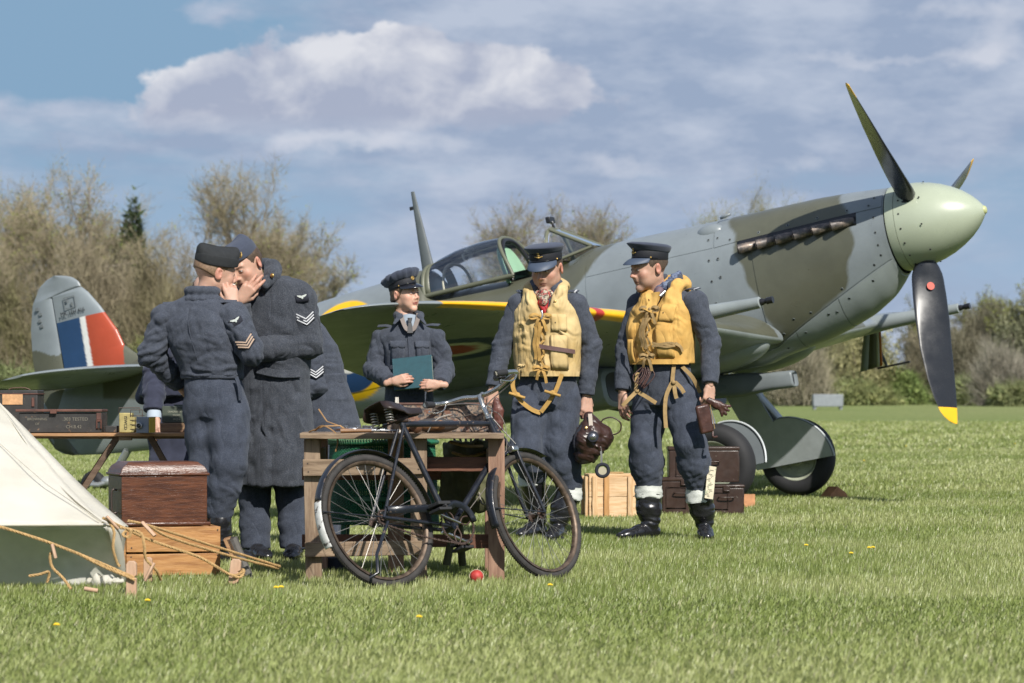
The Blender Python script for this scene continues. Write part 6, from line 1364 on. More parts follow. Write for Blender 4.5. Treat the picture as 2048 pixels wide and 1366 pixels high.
# centre back seam, yoke
g = G(); g.tube(densify([T.S(u, P(0, y)[2], .015, back=True) for u, y in ((-.01, 612), (-.012, 650), (-.01, 690), (-.005, 728))], 5), .0022, 5); put('back_seam', g, wool, p.J)
S = SDF(); zc = T.A[-1, 0]; cn = [T.B(.075 * cos(a), .068 * sin(a) - .0, zc + .02) for a in np.linspace(radians(160), radians(380), 9)]; S.chain(cn, [.024] * 9, .01); S.chain([q + (q - T.B(0, 0, zc + .02)) * .28 - np.array([0, 0, .045]) for q in cn], [.014] * 9, .02)
sobj('collar', S, wool, p.J, .006, (), .002, 12, 2)
for i in (0, 1): epaulette(p, i, ring=False)
f = p.on_arm(p.sl[1][1], (.05, -1, .25), .30); p.eagle(p.sl[1][0], f); f = p.on_arm(p.sl[1][1], (.05, -1, .1), .74); p.chevrons(p.sl[1][0], f, tape_b, w=.044, rise=.034)
Tl = Torso([(424, 748, 0, .145, .115), (428, 775, 0, .160, .135), (430, 810, 0, .156, .138), (431, 835, 0, .140, .12)], radians(158), P)
p.legs(Tl, [(P(408, 825, .03), P(413, 925, .02), P(412, 1020, .06), [.115, .102, .088, .084, .074]), (P(455, 825, -.02), P(459, 925, -.07), P(440, 1020, -.02), [.118, .106, .090, .082, .074])], seed=47, z1=9, amp=.008)
g = G(); q = [P(472, 755, -.13), P(478, 775, -.125), P(480, 800, -.115)]; strip(g, densify(q, 4), (.6, -.8, 0), .022, .006); put('side_pocket', g, wool_d, p.o)
for (px, dy) in ((440, -.02), (412, .06)):
    a = P(px, 1090, dy); a[2] = .10; p.boot(P(px, 1040, dy), a, a + np.array([.16, .20, 0]), r=(.062, .058, .050), seed=5)
p.hand(P(467, 612, .0), (-.20, .1, 1), (.25, -1, .1), -1, curls=[(.15, .3, .3), (.25, .4, .3), (.7, .9, .6), (.8, 1.0, .6)], tcurl=.2); p.hand(P(361, 770, .16), (.6, .5, -.6), (-.6, .4, .3), 1, h=.006)
p.finish()
# ---- the man in the greatcoat
p = p2 = Person(16.35, 545, 'sergeant in a long dark greatcoat bending his head to light a cigarette in cupped hands', radians(-25)); P = p.P
T = p.T = Torso([(540, 555, -.03, .080, .075), (546, 572, -.01, .165, .105), (550, 605, 0, .205, .145), (550, 660, .0, .205, .155), (548, 720, 0, .195, .150), (546, 760, 0, .190, .150), (546, 830, 0, .200, .160), (546, 900, 0, .212, .170), (545, 970, 0, .222, .178)], radians(-25), P)
p.head(489, 532, -.12, radians(-32), pitch=radians(27), roll=radians(-10), tone=1.05, size=1.08); p.side_cap(tilt=radians(-10), zoff=-.004)
am = [[(500, 595, .06), (470, 680, -.08), (478, 604, -.17)], [(600, 600, -.06), (615, 690, -.08), (515, 700, -.20)]]
p.inner(T, [[P(*q) for q in a] for a in am], [[P(515, 820), P(512, 950), P(510, 1080)], [P(575, 820), P(580, 950), P(582, 1080)]])
S = SDF(); S.stack(T.rows(.012), .03); S.cone(P(505, 590, .04), P(592, 592, -.04), .085, .090, .06)
fl = [(P(560, 690, -.15), .15, (.5, 0, 1), 11, .010), (P(545, 860, -.15), .28, (1, 0, .05), 8, .014), (P(590, 900, -.15), .24, (1, 0, .08), 7, .012), (P(500, 900, -.15), .24, (1, 0, -.06), 8, .012), (P(545, 742, -.15), .08, (.2, 0, 1), 16, .008)]
p.J = sobj('greatcoat', S, coatm, p.o, .0085, fl, .0015, 6, 51)
p.sl = []
for i, a in enumerate(am): sl = p.sleeve(*[P(*q) for q in a], r=(.094, .086, .080, .072, .062), m=coatm, seed=53 + i, par=p.J, amp=.011); p.sl.append((sl, p.arm))
# belt at the back / pocket edge, lapel, buttons
g = G(); q = [T.S(u, P(0, 742)[2] - .02 * sin((u - .02) * 12), .020) for u in np.linspace(.0, .2, 12)]; strip(g, q, [T.nrm(u, 0) + np.array([0, 0, .3]) for u in np.linspace(.0, .2, 12)], .045, .010); put('half_belt', g, coatm, p.J, bevel=.004)
zc = T.A[-1, 0]
S = SDF(); S.chain([P(532, 528, .05), P(545, 533, .0), P(548, 552, -.10), P(531, 572, -.17)], [.030, .036, .036, .020], .02); S.cone(P(545, 540, -.03), P(527, 580, -.165), .05, .008, .02, flat=((.2, -1, .3), .35)); S.chain([P(532, 528, .05), P(515, 525, .10), P(497, 545, .10)], [.03, .03, .03], .02)
sobj('turned_up_collar', S, coatm, p.J, .0065, (), .0025, 14, 5)
S = SDF(); S.cone(P(535, 560, -.12), P(540, 640, -.17), .030, .012, .01, flat=((.1, -1, .1), .3)); sobj('lapel', S, coatm, p.J, .006, (), .001)
g = G(); g.tube(densify([P(513, 533, -.02), P(518, 540, -.07), P(511, 560, -.11)], 4), .012, 8); put('shirt_collar', g, shirt, p.o)
for (px, py, u) in ((545, 551, None), (529, 590, None), (523, 630, None)):
    g = G(); z = P(0, py)[2]; uu = -.02 + (px - 545) / 367; c = T.S(uu, z, .028) if py > 560 else P(545, 551, -.165); n_ = T.nrm(uu, z); g.lathe([(.0125, 0), (.013, .004), (.009, .008), (.001, .010)], tuple(c), tuple(n_), 14); put('brass_button', g, brass, p.J)
for i in (1,):
    f = p.on_arm(p.sl[i][1], (.15, -1, .25), .02); p.eagle(p.sl[i][0], f); f = p.on_arm(p.sl[i][1], (.2, -1, .1), .34); p.chevrons(p.sl[i][0], f, tape_l, w=.044, rise=.034, sw=.006)
Tl = Torso([(546, 900, 0, .15, .12), (546, 930, 0, .15, .12), (546, 950, 0, .12, .10)], radians(-25), P)
p.legs(Tl, [(P(508, 930), P(509, 1000), P(511, 1090), [.088, .082, .078, .078, .082]), (P(580, 930), P(584, 1000), P(588, 1090), [.088, .082, .078, .076, .080])], seed=57, z1=9, zcut=.055, amp=.006)
for (px, dx) in ((507, .10), (590, -.01)): a = P(px, 1090, .0); a[2] = .07; p.boot(a, a, a + np.array([dx, -.24, 0]), low=True, name='shoe', seed=6)
p.hand(P(478, 602, -.18), (.62, -.12, .80), (.1, -1, .1), 1, curls=[(.15, .35, .2), (.2, .35, .2), (.25, .4, .2), (.3, .45, .25)], spread=.09, tcurl=.3); p.hand(P(514, 700, -.20), (-1, .1, .1), (0, -.6, .8), -1)
p.finish()
wpap = mat('cigarette_paper', (.7, .68, .62), .7)
for i, (a, b, D_, lab) in enumerate((((460, 567), (472, 571), 15.98, 'white cigarette between the fingers of the man with his back turned'), ((466, 574), (473, 566), 16.08, 'white cigarette at the lips of the man in the greatcoat'))):
    c = thing('cigarette', lab, 'cigarette', W(*a, D_)); d = W(*b, D_ - .02) - W(*a, D_); g = G(); g.tube([(0, 0, 0), tuple(d * .85)], .004, 8); put('paper_tube', g, wpap, c); g = G(); g.tube([tuple(d * .85), tuple(d)], .004, 8); put('tip', g, tapeB, c)
# ---- the bending sergeant behind them
p = p3 = Person(17.6, 650, 'sergeant with pale chevrons bending away behind the man in the greatcoat, head hidden', radians(-80)); P = p.P
T = p.T = Torso([(598, 640, .0, .08, .08), (606, 655, 0, .15, .10), (625, 690, 0, .17, .125), (636, 725, 0, .165, .125), (642, 752, 0, .155, .12), (648, 775, 0, .165, .125), (652, 800, 0, .175, .14)], radians(-70), P)
p.head(568, 640, .0, radians(-80), pitch=radians(45)); p.side_cap()
am = [[(620, 675, -.12), (628, 770, -.16), (560, 800, -.25)], [(610, 670, .12), (600, 760, .16), (550, 790, .1)]]
p.inner(T, [[P(*q) for q in a] for a in am], [[P(655, 815, .05), P(655, 930, .02), P(655, 1060, .02)], [P(650, 815, -.08), P(648, 930, -.08), P(650, 1060, -.08)]])
S = SDF(); S.stack(T.rows(.014), .03); S.cone(P(618, 668, -.08), P(612, 664, .08), .085, .085, .06); S.stack([(*(lambda q: (q[2], q[0], q[1]))(P(a, b)), rx, ry, radians(-70)) for a, b, rx, ry in ((643, 760, .165, .135), (650, 800, .185, .165), (656, 845, .20, .185), (658, 868, .20, .185))], .01)
p.J = sobj('tunic', S, wool, p.o, .008, [(P(640, 745, -.1), .12, (0, 0, 1), 18, .008), (P(655, 820, -.1), .15, (1, 0, 0), 10, .008)], .003, 8, 61)
zb = P(0, 757)[2]; c = T.at(zb); S = SDF(); S.stack([(zb - .03, c[0], c[1], c[2] + .02, c[3] + .02, c[4]), (zb + .03, c[0], c[1], c[2] + .02, c[3] + .02, c[4])], .004); sobj('belt', S, wool, p.J, .006, (), .001)
p.sl = []
for i, a in enumerate(am): sl = p.sleeve(*[P(*q) for q in a], r=(.082, .074, .070, .058, .048), seed=63 + i, par=p.J, amp=.010); p.sl.append((sl, p.arm))
f = p.on_arm(p.sl[0][1], (.25, -1, .1), .10); p.eagle(p.sl[0][0], f); f = p.on_arm(p.sl[0][1], (.25, -1, 0), .42)
g = G(); c_, n_ = f(0, 0, .006); g.ball(c_, (.012, .004, .008), 8); g.ball(c_ + [0, 0, .012], (.005, .004, .005), 6); g.ball(c_ + [-.011, 0, .008], (.004, .004, .005), 6); g.ball(c_ + [.011, 0, .008], (.004, .004, .005), 6); tag(put('crown_badge', g, gold, p.sl[0][0]), kind='stuff')
f = p.on_arm(p.sl[0][1], (.25, -1, 0), .66); p.chevrons(p.sl[0][0], f, tape_l, w=.046, rise=.036, sw=.006)
Tl = Torso([(652, 800, 0, .165, .135), (652, 830, 0, .16, .13)], radians(-80), P)
p.legs(Tl, [(P(655, 840, .06), P(652, 940, .05), P(655, 1065, .05), [.11, .10, .085, .082, .08]), (P(650, 840, -.08), P(645, 940, -.10), P(650, 1065, -.08), [.11, .10, .085, .082, .08])], seed=66, z1=9, zcut=.05)
for dy in (.05, -.08): a = P(652, 1070, dy); a[2] = .07; p.boot(a, a, a + np.array([-.22, -.03, 0]), low=True, name='shoe')
p.hand(P(560, 800, -.25), (-.8, 0, -.4), (0, -.8, .6), -1, h=.006); p.hand(P(550, 790, .1), (-.8, 0, -.4), (0, .8, .6), 1, h=.006); p.finish()
# ---- the man in the dark suit leaning on the folding table
p = p4 = Person(17.7, 350, 'man in a dark navy suit leaning on the folding table, face hidden', radians(-10)); P = p.P
T = p.T = Torso([(385, 618, -.05, .07, .07), (378, 632, -.05, .15, .10), (372, 670, 0, .17, .13), (362, 720, .05, .165, .13), (352, 770, .08, .18, .14), (348, 792, .1, .195, .15)], radians(15), P)
p.head(412, 592, -.15, radians(20), pitch=radians(30))
am = [[(338, 650, -.05), (309, 738, -.12), (307, 822, -.22)], [(425, 655, -.05), (440, 740, -.1), (420, 800, -.3)]]
p.inner(T, [[P(*q) for q in a] for a in am], [[P(330, 810, .1), P(332, 930, .08), P(335, 1060, .08)], [P(368, 810, .1), P(368, 930, .08), P(368, 1060, .08)]])
S = SDF(); S.stack(T.rows(.012), .03); S.cone(P(345, 648, -.03), P(420, 650, -.03), .075, .075, .06); S.cone(P(300, 760, .15), P(285, 795, .2), .05, .045, .05)
p.J = sobj('suit_jacket', S, suit, p.o, .008, [(P(310, 760, 0), .14, (.3, 0, 1), 13, .008)], .003, 8, 71); p.sl = []
for i, a in enumerate(am): sl = p.sleeve(*[P(*q) for q in a], r=(.078, .070, .066, .060, .055), m=suit, seed=73 + i, par=p.J, amp=.009); p.sl.append((sl, p.arm))
p.legs(T, [(P(330, 810, .1), P(332, 930, .08), P(335, 1060, .08), [.11, .10, .09, .085, .08]), (P(368, 810, .1), P(368, 930, .08), P(368, 1060, .08), [.11, .10, .09, .085, .08])], m=suit, seed=76, z1=P(0, 770)[2], zcut=.05)
for px in (335, 368): a = P(px, 1070, .08); a[2] = .07; p.boot(a, a, a + np.array([.0, -.22, 0]), low=True, name='shoe')
g = G(); g.lathe([(.040, -.02), (.043, 0), (.043, .022)], tuple(P(308, 828, -.225)), (0, -.15, -1), 20); put('shirt_cuff', g, shirt, p.o)
p.hand(P(309, 832, -.24), (.05, -.35, -1), (-.3, -1, .2), 1, curls=[(.3, .9, .5)] * 4, tcurl=.4, size=.9); p.hand(P(420, 800, -.3), (-.2, -.3, -1), (0, -1, .2), -1, h=.006); p.finish()
# ================================================================== table, bicycle, tent, crates and small things
def wood(name, c, c2, rough=.72, st=(1, 9, 9), var=.18, bump=.0015):
    return mat(name, c, rough, var=var, vscale=3.0, color2=c2, c2scale=7, c2lo=.42, c2hi=.60, stretch=st, bump=bump, bscale=22, detail=6)
oldw = wood('weathered_wood', (.26, .185, .120), (.165, .110, .068)); oldwv = wood('weathered_wood_upright', (.27, .195, .130), (.175, .115, .072), st=(9, 9, 1)); redw = wood('red_brown_wood', (.155, .062, .034), (.10, .042, .025)); redwv = wood('red_brown_upright', (.31, .185, .125), (.22, .12, .078), st=(9, 9, 1))
pine = wood('fresh_pine', (.66, .47, .28), (.55, .35, .18), .6, bump=.0006); pinev = wood('fresh_pine_upright', (.62, .43, .25), (.50, .31, .15), .6, st=(9, 9, 1), bump=.0006); honey = wood('honey_plank', (.42, .215, .075), (.30, .135, .042), .5); mahog = wood('dark_oak', (.115, .042, .020), (.060, .022, .012), .30, var=.25)
nailm = mat('nail_head', (.09, .07, .06), .5, metal=.6)
def plank(name, a, b, w, h, m, par, up=(0, 0, 1), nails=(), bevel=.0025, world=False, nface=None, seed=0):
    a = Vector(a); b = Vector(b); g = G(); L = (b - a).length; n = 6; d = (b - a).normalized(); u = Vector(up); x = d.cross(u).normalized(); y = x.cross(d).normalized(); rs_ = np.random.RandomState(seed + int(L * 997)); rings = []
    for i in range(n + 1):
        c = a + (b - a) * i / n; j = rs_.normal(0, .0009, 8); rings.append([tuple(c + x * (sx * w / 2 + j[k]) + y * (sy * h / 2 + j[k + 4])) for k, (sx, sy) in enumerate(((-1, -1), (1, -1), (1, 1), (-1, 1)))])
    g.loft(rings); o = put(name, g, m, par, bevel=bevel, smooth=True, auto=30)
    for (t, off) in nails:
        c = a + (b - a) * t + x * off * 1.0; nf = Vector(nface) if nface else Vector((0, -1, 0)); q = c + nf * (abs(nf.dot(y)) * h / 2 + abs(nf.dot(x)) * w / 2); q = a + (b - a) * t + nf * (abs(nf.dot(y)) * h / 2 + abs(nf.dot(x)) * w / 2) + (y if abs(nf.dot(y)) < .5 else x) * off
        g = G(); g.lathe([(.004, -.001), (.004, .0012)], tuple(q), tuple(nf), 8); put('nail', g, nailm, o)
    return o
def base_at(px, D, z=None): x = tx(px, D); return Vector((x, D, float(gz(x, D)) if z is None else z))
def loc(t, px, py, D): return tuple(W(px, py, D) - t.location)
# ---------------- the rough work table
DT = 14.50; TB = thing('work_table', 'rough weathered wooden work table with rails, covered in tools', 'table', base_at(808, DT + .35)); B_ = lambda px, py, D: loc(TB, px, py, D)
HT = W(0, 866, DT)[2]           # table top
def tp(px, z, D): return (tx(px, D) - TB.location.x, D - TB.location.y, z)
for k in range(4):
    D = DT + .02 + k * .185; plank('top_board', tp(602 + k * 1.5, HT - .014, D), tp(1008 - k * 2, HT - .014, D), .178, .026, oldw, TB, seed=k)
for (px, D, m, nm) in ((628, DT + .03, oldwv, 'leg'), (838, DT + .02, oldwv, 'leg'), (993, DT + .05, redwv, 'leg'), (640, DT + .68, redwv, 'leg'), (792, DT + .66, redwv, 'leg'), (985, DT + .70, redwv, 'leg')):
    plank(nm, tp(px, -.01, D), tp(px - (4 if px == 628 else 0), HT - .028, D), .078, .05, m, TB, up=(0, -1, 0), seed=px)
plank('rail', tp(606, .545, DT - .018), tp(849, .553, DT - .018), .022, .078, oldw, TB, nails=((.04, .02), (.045, -.02), (.94, .022), (.95, -.015)), nface=(0, -1, 0))
plank('rail', tp(610, .150, DT - .018), tp(850, .158, DT - .018), .022, .070, oldw, TB, nails=((.05, .018), (.06, -.02)), nface=(0, -1, 0), seed=5)
plank('rail', tp(848, .560, DT + .10), tp(985, .560, DT + .10), .022, .070, redw, TB, seed=6)
plank('rail', tp(940, .185, DT + .08), tp(985, .185, DT + .08), .022, .068, redw, TB, seed=7); plank('rail', tp(604, .16, DT + .70), tp(990, .16, DT + .70), .022, .065, redw, TB, seed=8)
plank('rail', tp(604, .50, DT + .70), tp(990, .50, DT + .70), .022, .065, redw, TB, seed=9)
for px in (610, 985): plank('side_rail', (tx(px, DT) - TB.location.x + (.05 if px < 800 else -.02), -.28, .60), (tx(px, DT) - TB.location.x + (.05 if px < 800 else -.02), .32, .60), .022, .07, oldw, TB, seed=px)
# ---------------- bicycle
def bicycle():
    gun = mat('black_enamel', (.012, .014, .020), .33, var=.35, vscale=14, rvar=.12, coat=.2, speck=((.12, .09, .07), 45, .66, .70, .8)); rub = mat('worn_tyre', (.036, .033, .031), .85, var=.35, vscale=20, bump=.0012, bscale=160); rim = mat('rusty_rim', (.12, .085, .06), .5, metal=.5, var=.5, vscale=30); chrome = mat('worn_chrome', (.55, .54, .50), .22, metal=.95, var=.25, vscale=25, rvar=.12, color2=(.20, .14, .10), c2scale=30, c2lo=.58, c2hi=.72)
    wire = mat('spoke_steel', (.30, .29, .27), .4, metal=.7, var=.3); chain_m = mat('rusty_chain', (.07, .045, .035), .6, metal=.4, var=.4, vscale=60); wht = mat('chipped_white_paint', (.55, .55, .53), .55, var=.2, vscale=30, speck=((.05, .04, .04), 35, .58, .62, .9)); grip = mat('rubber_grip', (.02, .02, .022), .7); sadl = mat('saddle_leather', (.022, .013, .010), .40, var=.3, vscale=20, bump=.001, bscale=60)
    D0, D1 = 13.72, 13.80; R = .325; rh = W(783, 1056, 13.93); fh = W(1102, 1034, 14.60); gzz = float(gz(0, 13.8))
    BK = thing('bicycle', 'old black roadster bicycle with white-tipped rear mudguard leaning on the work table', 'bicycle', (rh.x, rh.y, gzz))
    o = BK.location; L = lambda p: Vector(p) - o; rhz = R + .0; rear = L((rh.x, rh.y, gzz + rhz)); fr = L((fh.x, fh.y, gzz + R))
    fwd = (fr - rear); fwd.z = 0; fwd.normalize(); lean = radians(19); side = Vector((-fwd.y, fwd.x, 0))         # side points away from the camera
    up = (Vector((0, 0, 1)) * cos(lean) + side * sin(lean)).normalized(); ax = fwd.cross(up).normalized()         # axle direction, towards the camera-ish
    rear = Vector((0, 0, 0)) + L((rh.x, rh.y, gzz)) + up * R; fr = L((fh.x, fh.y, gzz)) + up * R
    wb = (fr - rear).length
    def Q(f, u, s=0.0): return rear + fwd * f + up * u + ax * s     # frame coordinates from the rear hub
    def tub(name, pts, r, m, par, n=10, **k): g = G(); g.tube([tuple(p) for p in pts], r, n, **k); return put(name, g, m, par)
    bb = (.44, -.045); st = (.275, .475); ht = (wb - .165, .475); hb = (wb - .13, .36)
    FRM = tub('frame', [Q(*st), Q(*ht)], .0145, gun, BK)
    tub('frame_tube', [Q(*bb), Q(st[0] - .012, st[1] + .05)], .0145, gun, FRM); tub('frame_tube', [Q(*bb), Q(*hb)], .0155, gun, FRM); tub('frame_tube', [Q(hb[0] + .012, hb[1] - .035), Q(ht[0] - .008, ht[1] + .03)], .0185, gun, FRM)
    for s in (-1, 1):
        tub('frame_tube', [Q(0, 0, s * .055), Q(st[0] - .01, st[1] - .02, s * .022)], .0075, gun, FRM); tub('frame_tube', [Q(0, 0, s * .055), Q(bb[0] - .03, bb[1], s * .035)], .0095, gun, FRM)
    g = G(); g.tube([tuple(Q(bb[0], bb[1], -.035)), tuple(Q(bb[0], bb[1], .035))], .021, 14)
    for c in ((ht[0], ht[1]), (hb[0], hb[1])): pass
    put('bottom_bracket', g, gun, FRM)
    # steered front end
    stq = Matrix.Rotation(radians(9), 3, up); sf = (stq @ fwd).normalized(); sa = sf.cross(up).normalized()
    crown = Q(hb[0] + .02, hb[1] - .055); fwc = fr.copy()
    def S_(f, u, s=0.0): return fwc + sf * f + up * u + sa * s
    def wheel(c, f_, a_, name, tread):
        Wl = bpy.data.objects.new(name, None); COL.objects.link(Wl); Wl.parent = BK; circ = lambda r, s=0.0, n=72: [tuple(c + (f_ * cos(t) + up * sin(t)) * r + a_ * s) for t in np.arange(n) * 2 * pi / n]
        g = G(); g.tube(circ(R - .0175), .0172, 12, closed=True, up=tuple(a_)); ty = put('tyre', g, rub, Wl)
        g = G()
        for i in range(150):
            t = i * 2 * pi / 150
            for s in (-.010, 0, .010): 
                d = f_ * cos(t) + up * sin(t); q = c + d * (R - .018 + sqrt(.0172 ** 2 - s * s)) + a_ * s; T_ = (-f_ * sin(t) + up * cos(t)); g.bar(tuple(q - T_ * .0035), tuple(q + T_ * .0035), .0055, .0028, tuple(d))
        tag(put('tread_block', g, rub, ty), kind='stuff')
        g = G(); rr = R - .040; g.loft([circ(rr - .007, -.013), circ(rr + .006, -.016), circ(rr + .006, .016), circ(rr - .007, .013), circ(rr - .010, 0)] + [circ(rr - .007, -.013)], caps=False); put('rim', g, rim, Wl)
        g = G(); g.lathe([(.004, -.055), (.007, -.05), (.014, -.048), (.014, -.034), (.026, -.032), (.026, -.028), (.011, -.024), (.011, .024), (.026, .028), (.026, .032), (.014, .034), (.014, .048), (.007, .05), (.004, .055)], tuple(c), tuple(a_), 18); put('hub', g, chain_m, Wl)
        for i in range(32):
            t = i * 2 * pi / 32; s = (.030 if i % 2 else -.030); k = (.6 if (i // 2) % 2 else -.6); p0 = c + (f_ * cos(t + k) + up * sin(t + k)) * .024 + a_ * s; p1 = c + (f_ * cos(t) + up * sin(t)) * (rr - .006); g = G(); g.tube([tuple(p0), tuple(p1)], .0013, 4); put('spoke', g, wire, Wl)
        return Wl
    wheel(rear, fwd, ax, 'rear_wheel', 1); wheel(fwc, sf, sa, 'front_wheel', 1)
    def guard(c, f_, a_, t0, t1, m, name, par=BK, r=R + .012, w=.026):
        g = G(); rows = []
        for t in np.linspace(t0, t1, 40): d = f_ * cos(t) + up * sin(t); rows.append([tuple(c + d * (r + .012 * cos(s * 1.35)) + a_ * (w * sin(s * 1.35))) for s in np.linspace(-1, 1, 9)])
        g.loft(rows, caps=False, closed_u=False); return put(name, g, m, par, solid=.0015)
    mg = guard(rear, fwd, ax, radians(5), radians(163), gun, 'mudguard'); guard(rear, fwd, ax, radians(163.3), radians(201), wht, 'white_mudguard_tip', mg)
    fg = guard(fwc, sf, sa, radians(62), radians(192), gun, 'mudguard'); 
    for s in (-1, 1):
        tub('mudguard_stay', [rear + ax * s * .06, rear + (fwd * cos(radians(172)) + up * sin(radians(172))) * (R + .01) + ax * s * .022], .003, gun, mg, 6); tub('mudguard_stay', [fwc + sa * s * .058, fwc + (sf * cos(radians(176)) + up * sin(radians(176))) * (R + .012) + sa * s * .022], .0032, gun, fg, 6)
        pts = [S_(0, 0, s * .055), S_(-.03, .10, s * .052), S_(-.075, .26, s * .042), S_(-.085, .34, s * .036)]; tub('fork_blade', [tuple(p) for p in densify(pts, 4)], .0085, gun, BK)
    g = G(); g.box(tuple((S_(-.087, .352) + crown) / 2), (.11, .05, .03), np.array([list(sa), list(sf), list(up)]).T); put('fork_crown', g, chrome, BK, bevel=.008)
    tub('steerer', [S_(-.087, .345), Q(ht[0] - .01, ht[1] + .035)], .013, gun, BK); tub('head_bearing', [Q(ht[0] - .007, ht[1] + .025), Q(ht[0] - .010, ht[1] + .042)], .020, chrome, BK, 16)
    # handlebar and stem
    H0 = Q(ht[0] - .012, ht[1] + .045); H1 = H0 + up * .10 - fwd * .018; ste = tub('stem', [H0, H1, H1 + sf * .03 + up * .01], .0115, chrome, BK)
    hc = H1 + sf * .055 + up * .012; bar = [hc + sa * s_ * k + sf * a + up * b for s_, k, a, b in ((1, .235, -.19, .012), (1, .245, -.12, .02), (1, .235, -.03, .03), (1, .15, .012, .03), (1, .06, .012, .005), (-1, .06, .012, .005), (-1, .15, .012, .03), (-1, .235, -.03, .03), (-1, .245, -.12, .02), (-1, .235, -.19, .012))]
    hb_ = tub('handlebar', [tuple(p) for p in densify(bar, 5)], .0115, chrome, BK)
    for e in (1, -1):
        a, b, c = (bar[0], bar[1], bar[2]) if e == 1 else (bar[-1], bar[-2], bar[-3]); tub('grip', [a, a * .5 + b * .5, b], [.017, .0165, .0155], grip, hb_, 12)
        tub('brake_lever', [tuple(p) for p in densify([c + up * -.004, c * .7 + b * .3 - up * .035, b - up * .045, a * .7 + b * .3 - up * .035], 4)], .0045, chrome, BK, 8)
    rod = [c_ for c_ in (bar[2] - up * .01, bar[3] - up * .03, hc - up * .05, H0 + sf * .03, S_(-.06, .36, .02))]; tub('brake_rod', [tuple(p) for p in densify(rod, 5)], .003, wire, BK, 6)
    rod = [bar[7] - up * .01, bar[6] - up * .03, hc - up * .07 + sf * .01, H0 + sf * .04 - up * .02, S_(-.05, .36, -.02)]; tub('brake_rod', [tuple(p) for p in densify(rod, 5)], .003, wire, BK, 6)
    bl = hc + sa * .12 - sf * .02 + up * .035; g = G(); g.lathe([(.006, -.025), (.006, 0), (.030, .0), (.032, .012), (.026, .024), (.012, .031), (.001, .033)], tuple(bl), tuple(up), 24); put('bell', g, mat('dull_black_metal', (.03, .03, .033), .35, metal=.5, var=.3), BK)
    cab = [bar[8] - up * .02, bar[7] + sf * .05 - up * .07, H0 + ax * .03 + fwd * .05, Q(ht[0] + .02, .30, .03), Q(bb[0] + .1, .02, .03)]; tub('cable', [tuple(p) for p in densify(cab, 8)], .0020, mat('dull_cable', (.16, .14, .12), .6), BK, 6)
    # saddle
    sp = Q(st[0] + .005, st[1] + .030); tub('seat_post', [Q(*st), sp], .0125, chrome, BK)
    g = G(); rings = []
    for t in np.linspace(0, 1, 15):
        f = -.16 + t * .29; w = float(np.interp(t, [0, .1, .35, .6, .85, 1], [.085, .112, .100, .045, .026, .014])); zt = .050 + .018 * (1 - t) ** 2 - .006 * sin(t * pi); dr = float(np.interp(t, [0, .3, 1], [.055, .06, .035])); c = sp + fwd * f + up * zt
        rings.append([tuple(c + ax * w * sin(a) + up * (dr * (cos(a) - 1) if abs(a) > .9 else .014 * (cos(a) - 1))) for a in np.linspace(-1.45, 1.45, 15)])
    g.loft(rings, caps=False, closed_u=False); SD = put('saddle', g, sadl, BK, solid=.005)
    for s in (-1, 1):
        g = G(); pts = [tuple(sp + fwd * (-.115) + ax * s * .055 + up * (-.035 + .075 * k / 70) + (fwd * cos(k * .5) + ax * sin(k * .5)) * .017) for k in range(71)]; g.tube(pts, .0032, 6); put('saddle_spring', g, wire, SD)
        tub('saddle_rail', [sp + fwd * -.12 + ax * s * .05 - up * .038, sp + fwd * .0 + ax * s * .025 - up * .005, sp + fwd * .11 + up * .035], .0045, chain_m, SD, 6)
    g = G(); g.box(tuple(sp - up * .005), (.06, .045, .04), np.array([list(fwd), list(ax), list(up)]).T); put('saddle_clamp', g, chain_m, SD, bevel=.008)
    # chain set
    bbc = Q(*bb, -.0) + ax * .052; g = G(); Rc = .098; n = 46
    cr = lambda r, s=0.0, n=46: [tuple(bbc + (fwd * cos(t) + up * sin(t)) * r + ax * s) for t in np.arange(n) * 2 * pi / n]
    g.loft([cr(Rc - .006, -.0015), cr(Rc, -.0015), cr(Rc, .0015), cr(Rc - .006, .0015), cr(Rc - .006, -.0015)], caps=False); CH_ = put('chainring', g, chain_m, BK)
    g = G()
    for i in range(46): t = i * 2 * pi / 46; d = fwd * cos(t) + up * sin(t); g.bar(tuple(bbc + d * (Rc - .001)), tuple(bbc + d * (Rc + .006)), .005, .003, tuple(ax))
    tag(put('chainring_tooth', g, chain_m, CH_), kind='stuff')
    for i in range(3):
        t = i * 2 * pi / 3 + .3
        for k in (-.38, .38): tub('chainring_arm', [tuple(p) for p in densify([bbc + (fwd * cos(t) + up * sin(t)) * .018, bbc + (fwd * cos(t + k) + up * sin(t + k)) * .055, bbc + (fwd * cos(t + k * .3) + up * sin(t + k * .3)) * (Rc - .006)], 4)], .0042, chain_m, CH_, 6)
    ca = radians(22); cd = fwd * -cos(ca) + up * sin(ca); c0 = bbc + ax * .02; c1 = c0 + cd * .165 ; tub('crank', [c0, c1], [.010, .008], chrome, BK, 10, flat=.6); c2 = Q(*bb) - ax * .065; c3 = c2 - cd * .165; tub('crank', [c2, c3], [.010, .008], chrome, BK, 10)
    for (c, s) in ((c1, 1), (c3, -1)):
        g = G(); g.box(tuple(c + ax * s * .055 + up * .014), (.075, .085, .016), np.array([list(fwd), list(ax), list(up)]).T); g.box(tuple(c + ax * s * .055 - up * .014), (.075, .085, .014), np.array([list(fwd), list(ax), list(up)]).T); g.tube([tuple(c), tuple(c + ax * s * .105)], .007, 8); tag(put('pedal', g, grip, BK, bevel=.004), kind='stuff')
    # chain: links on both runs, and the half chain case
    rc = rear + ax * .052; Rr = .034; g = G(); pts = []
    for t in np.linspace(radians(90), radians(270), 12): pts.append(rc + (fwd * cos(t) + up * sin(t)) * Rr)
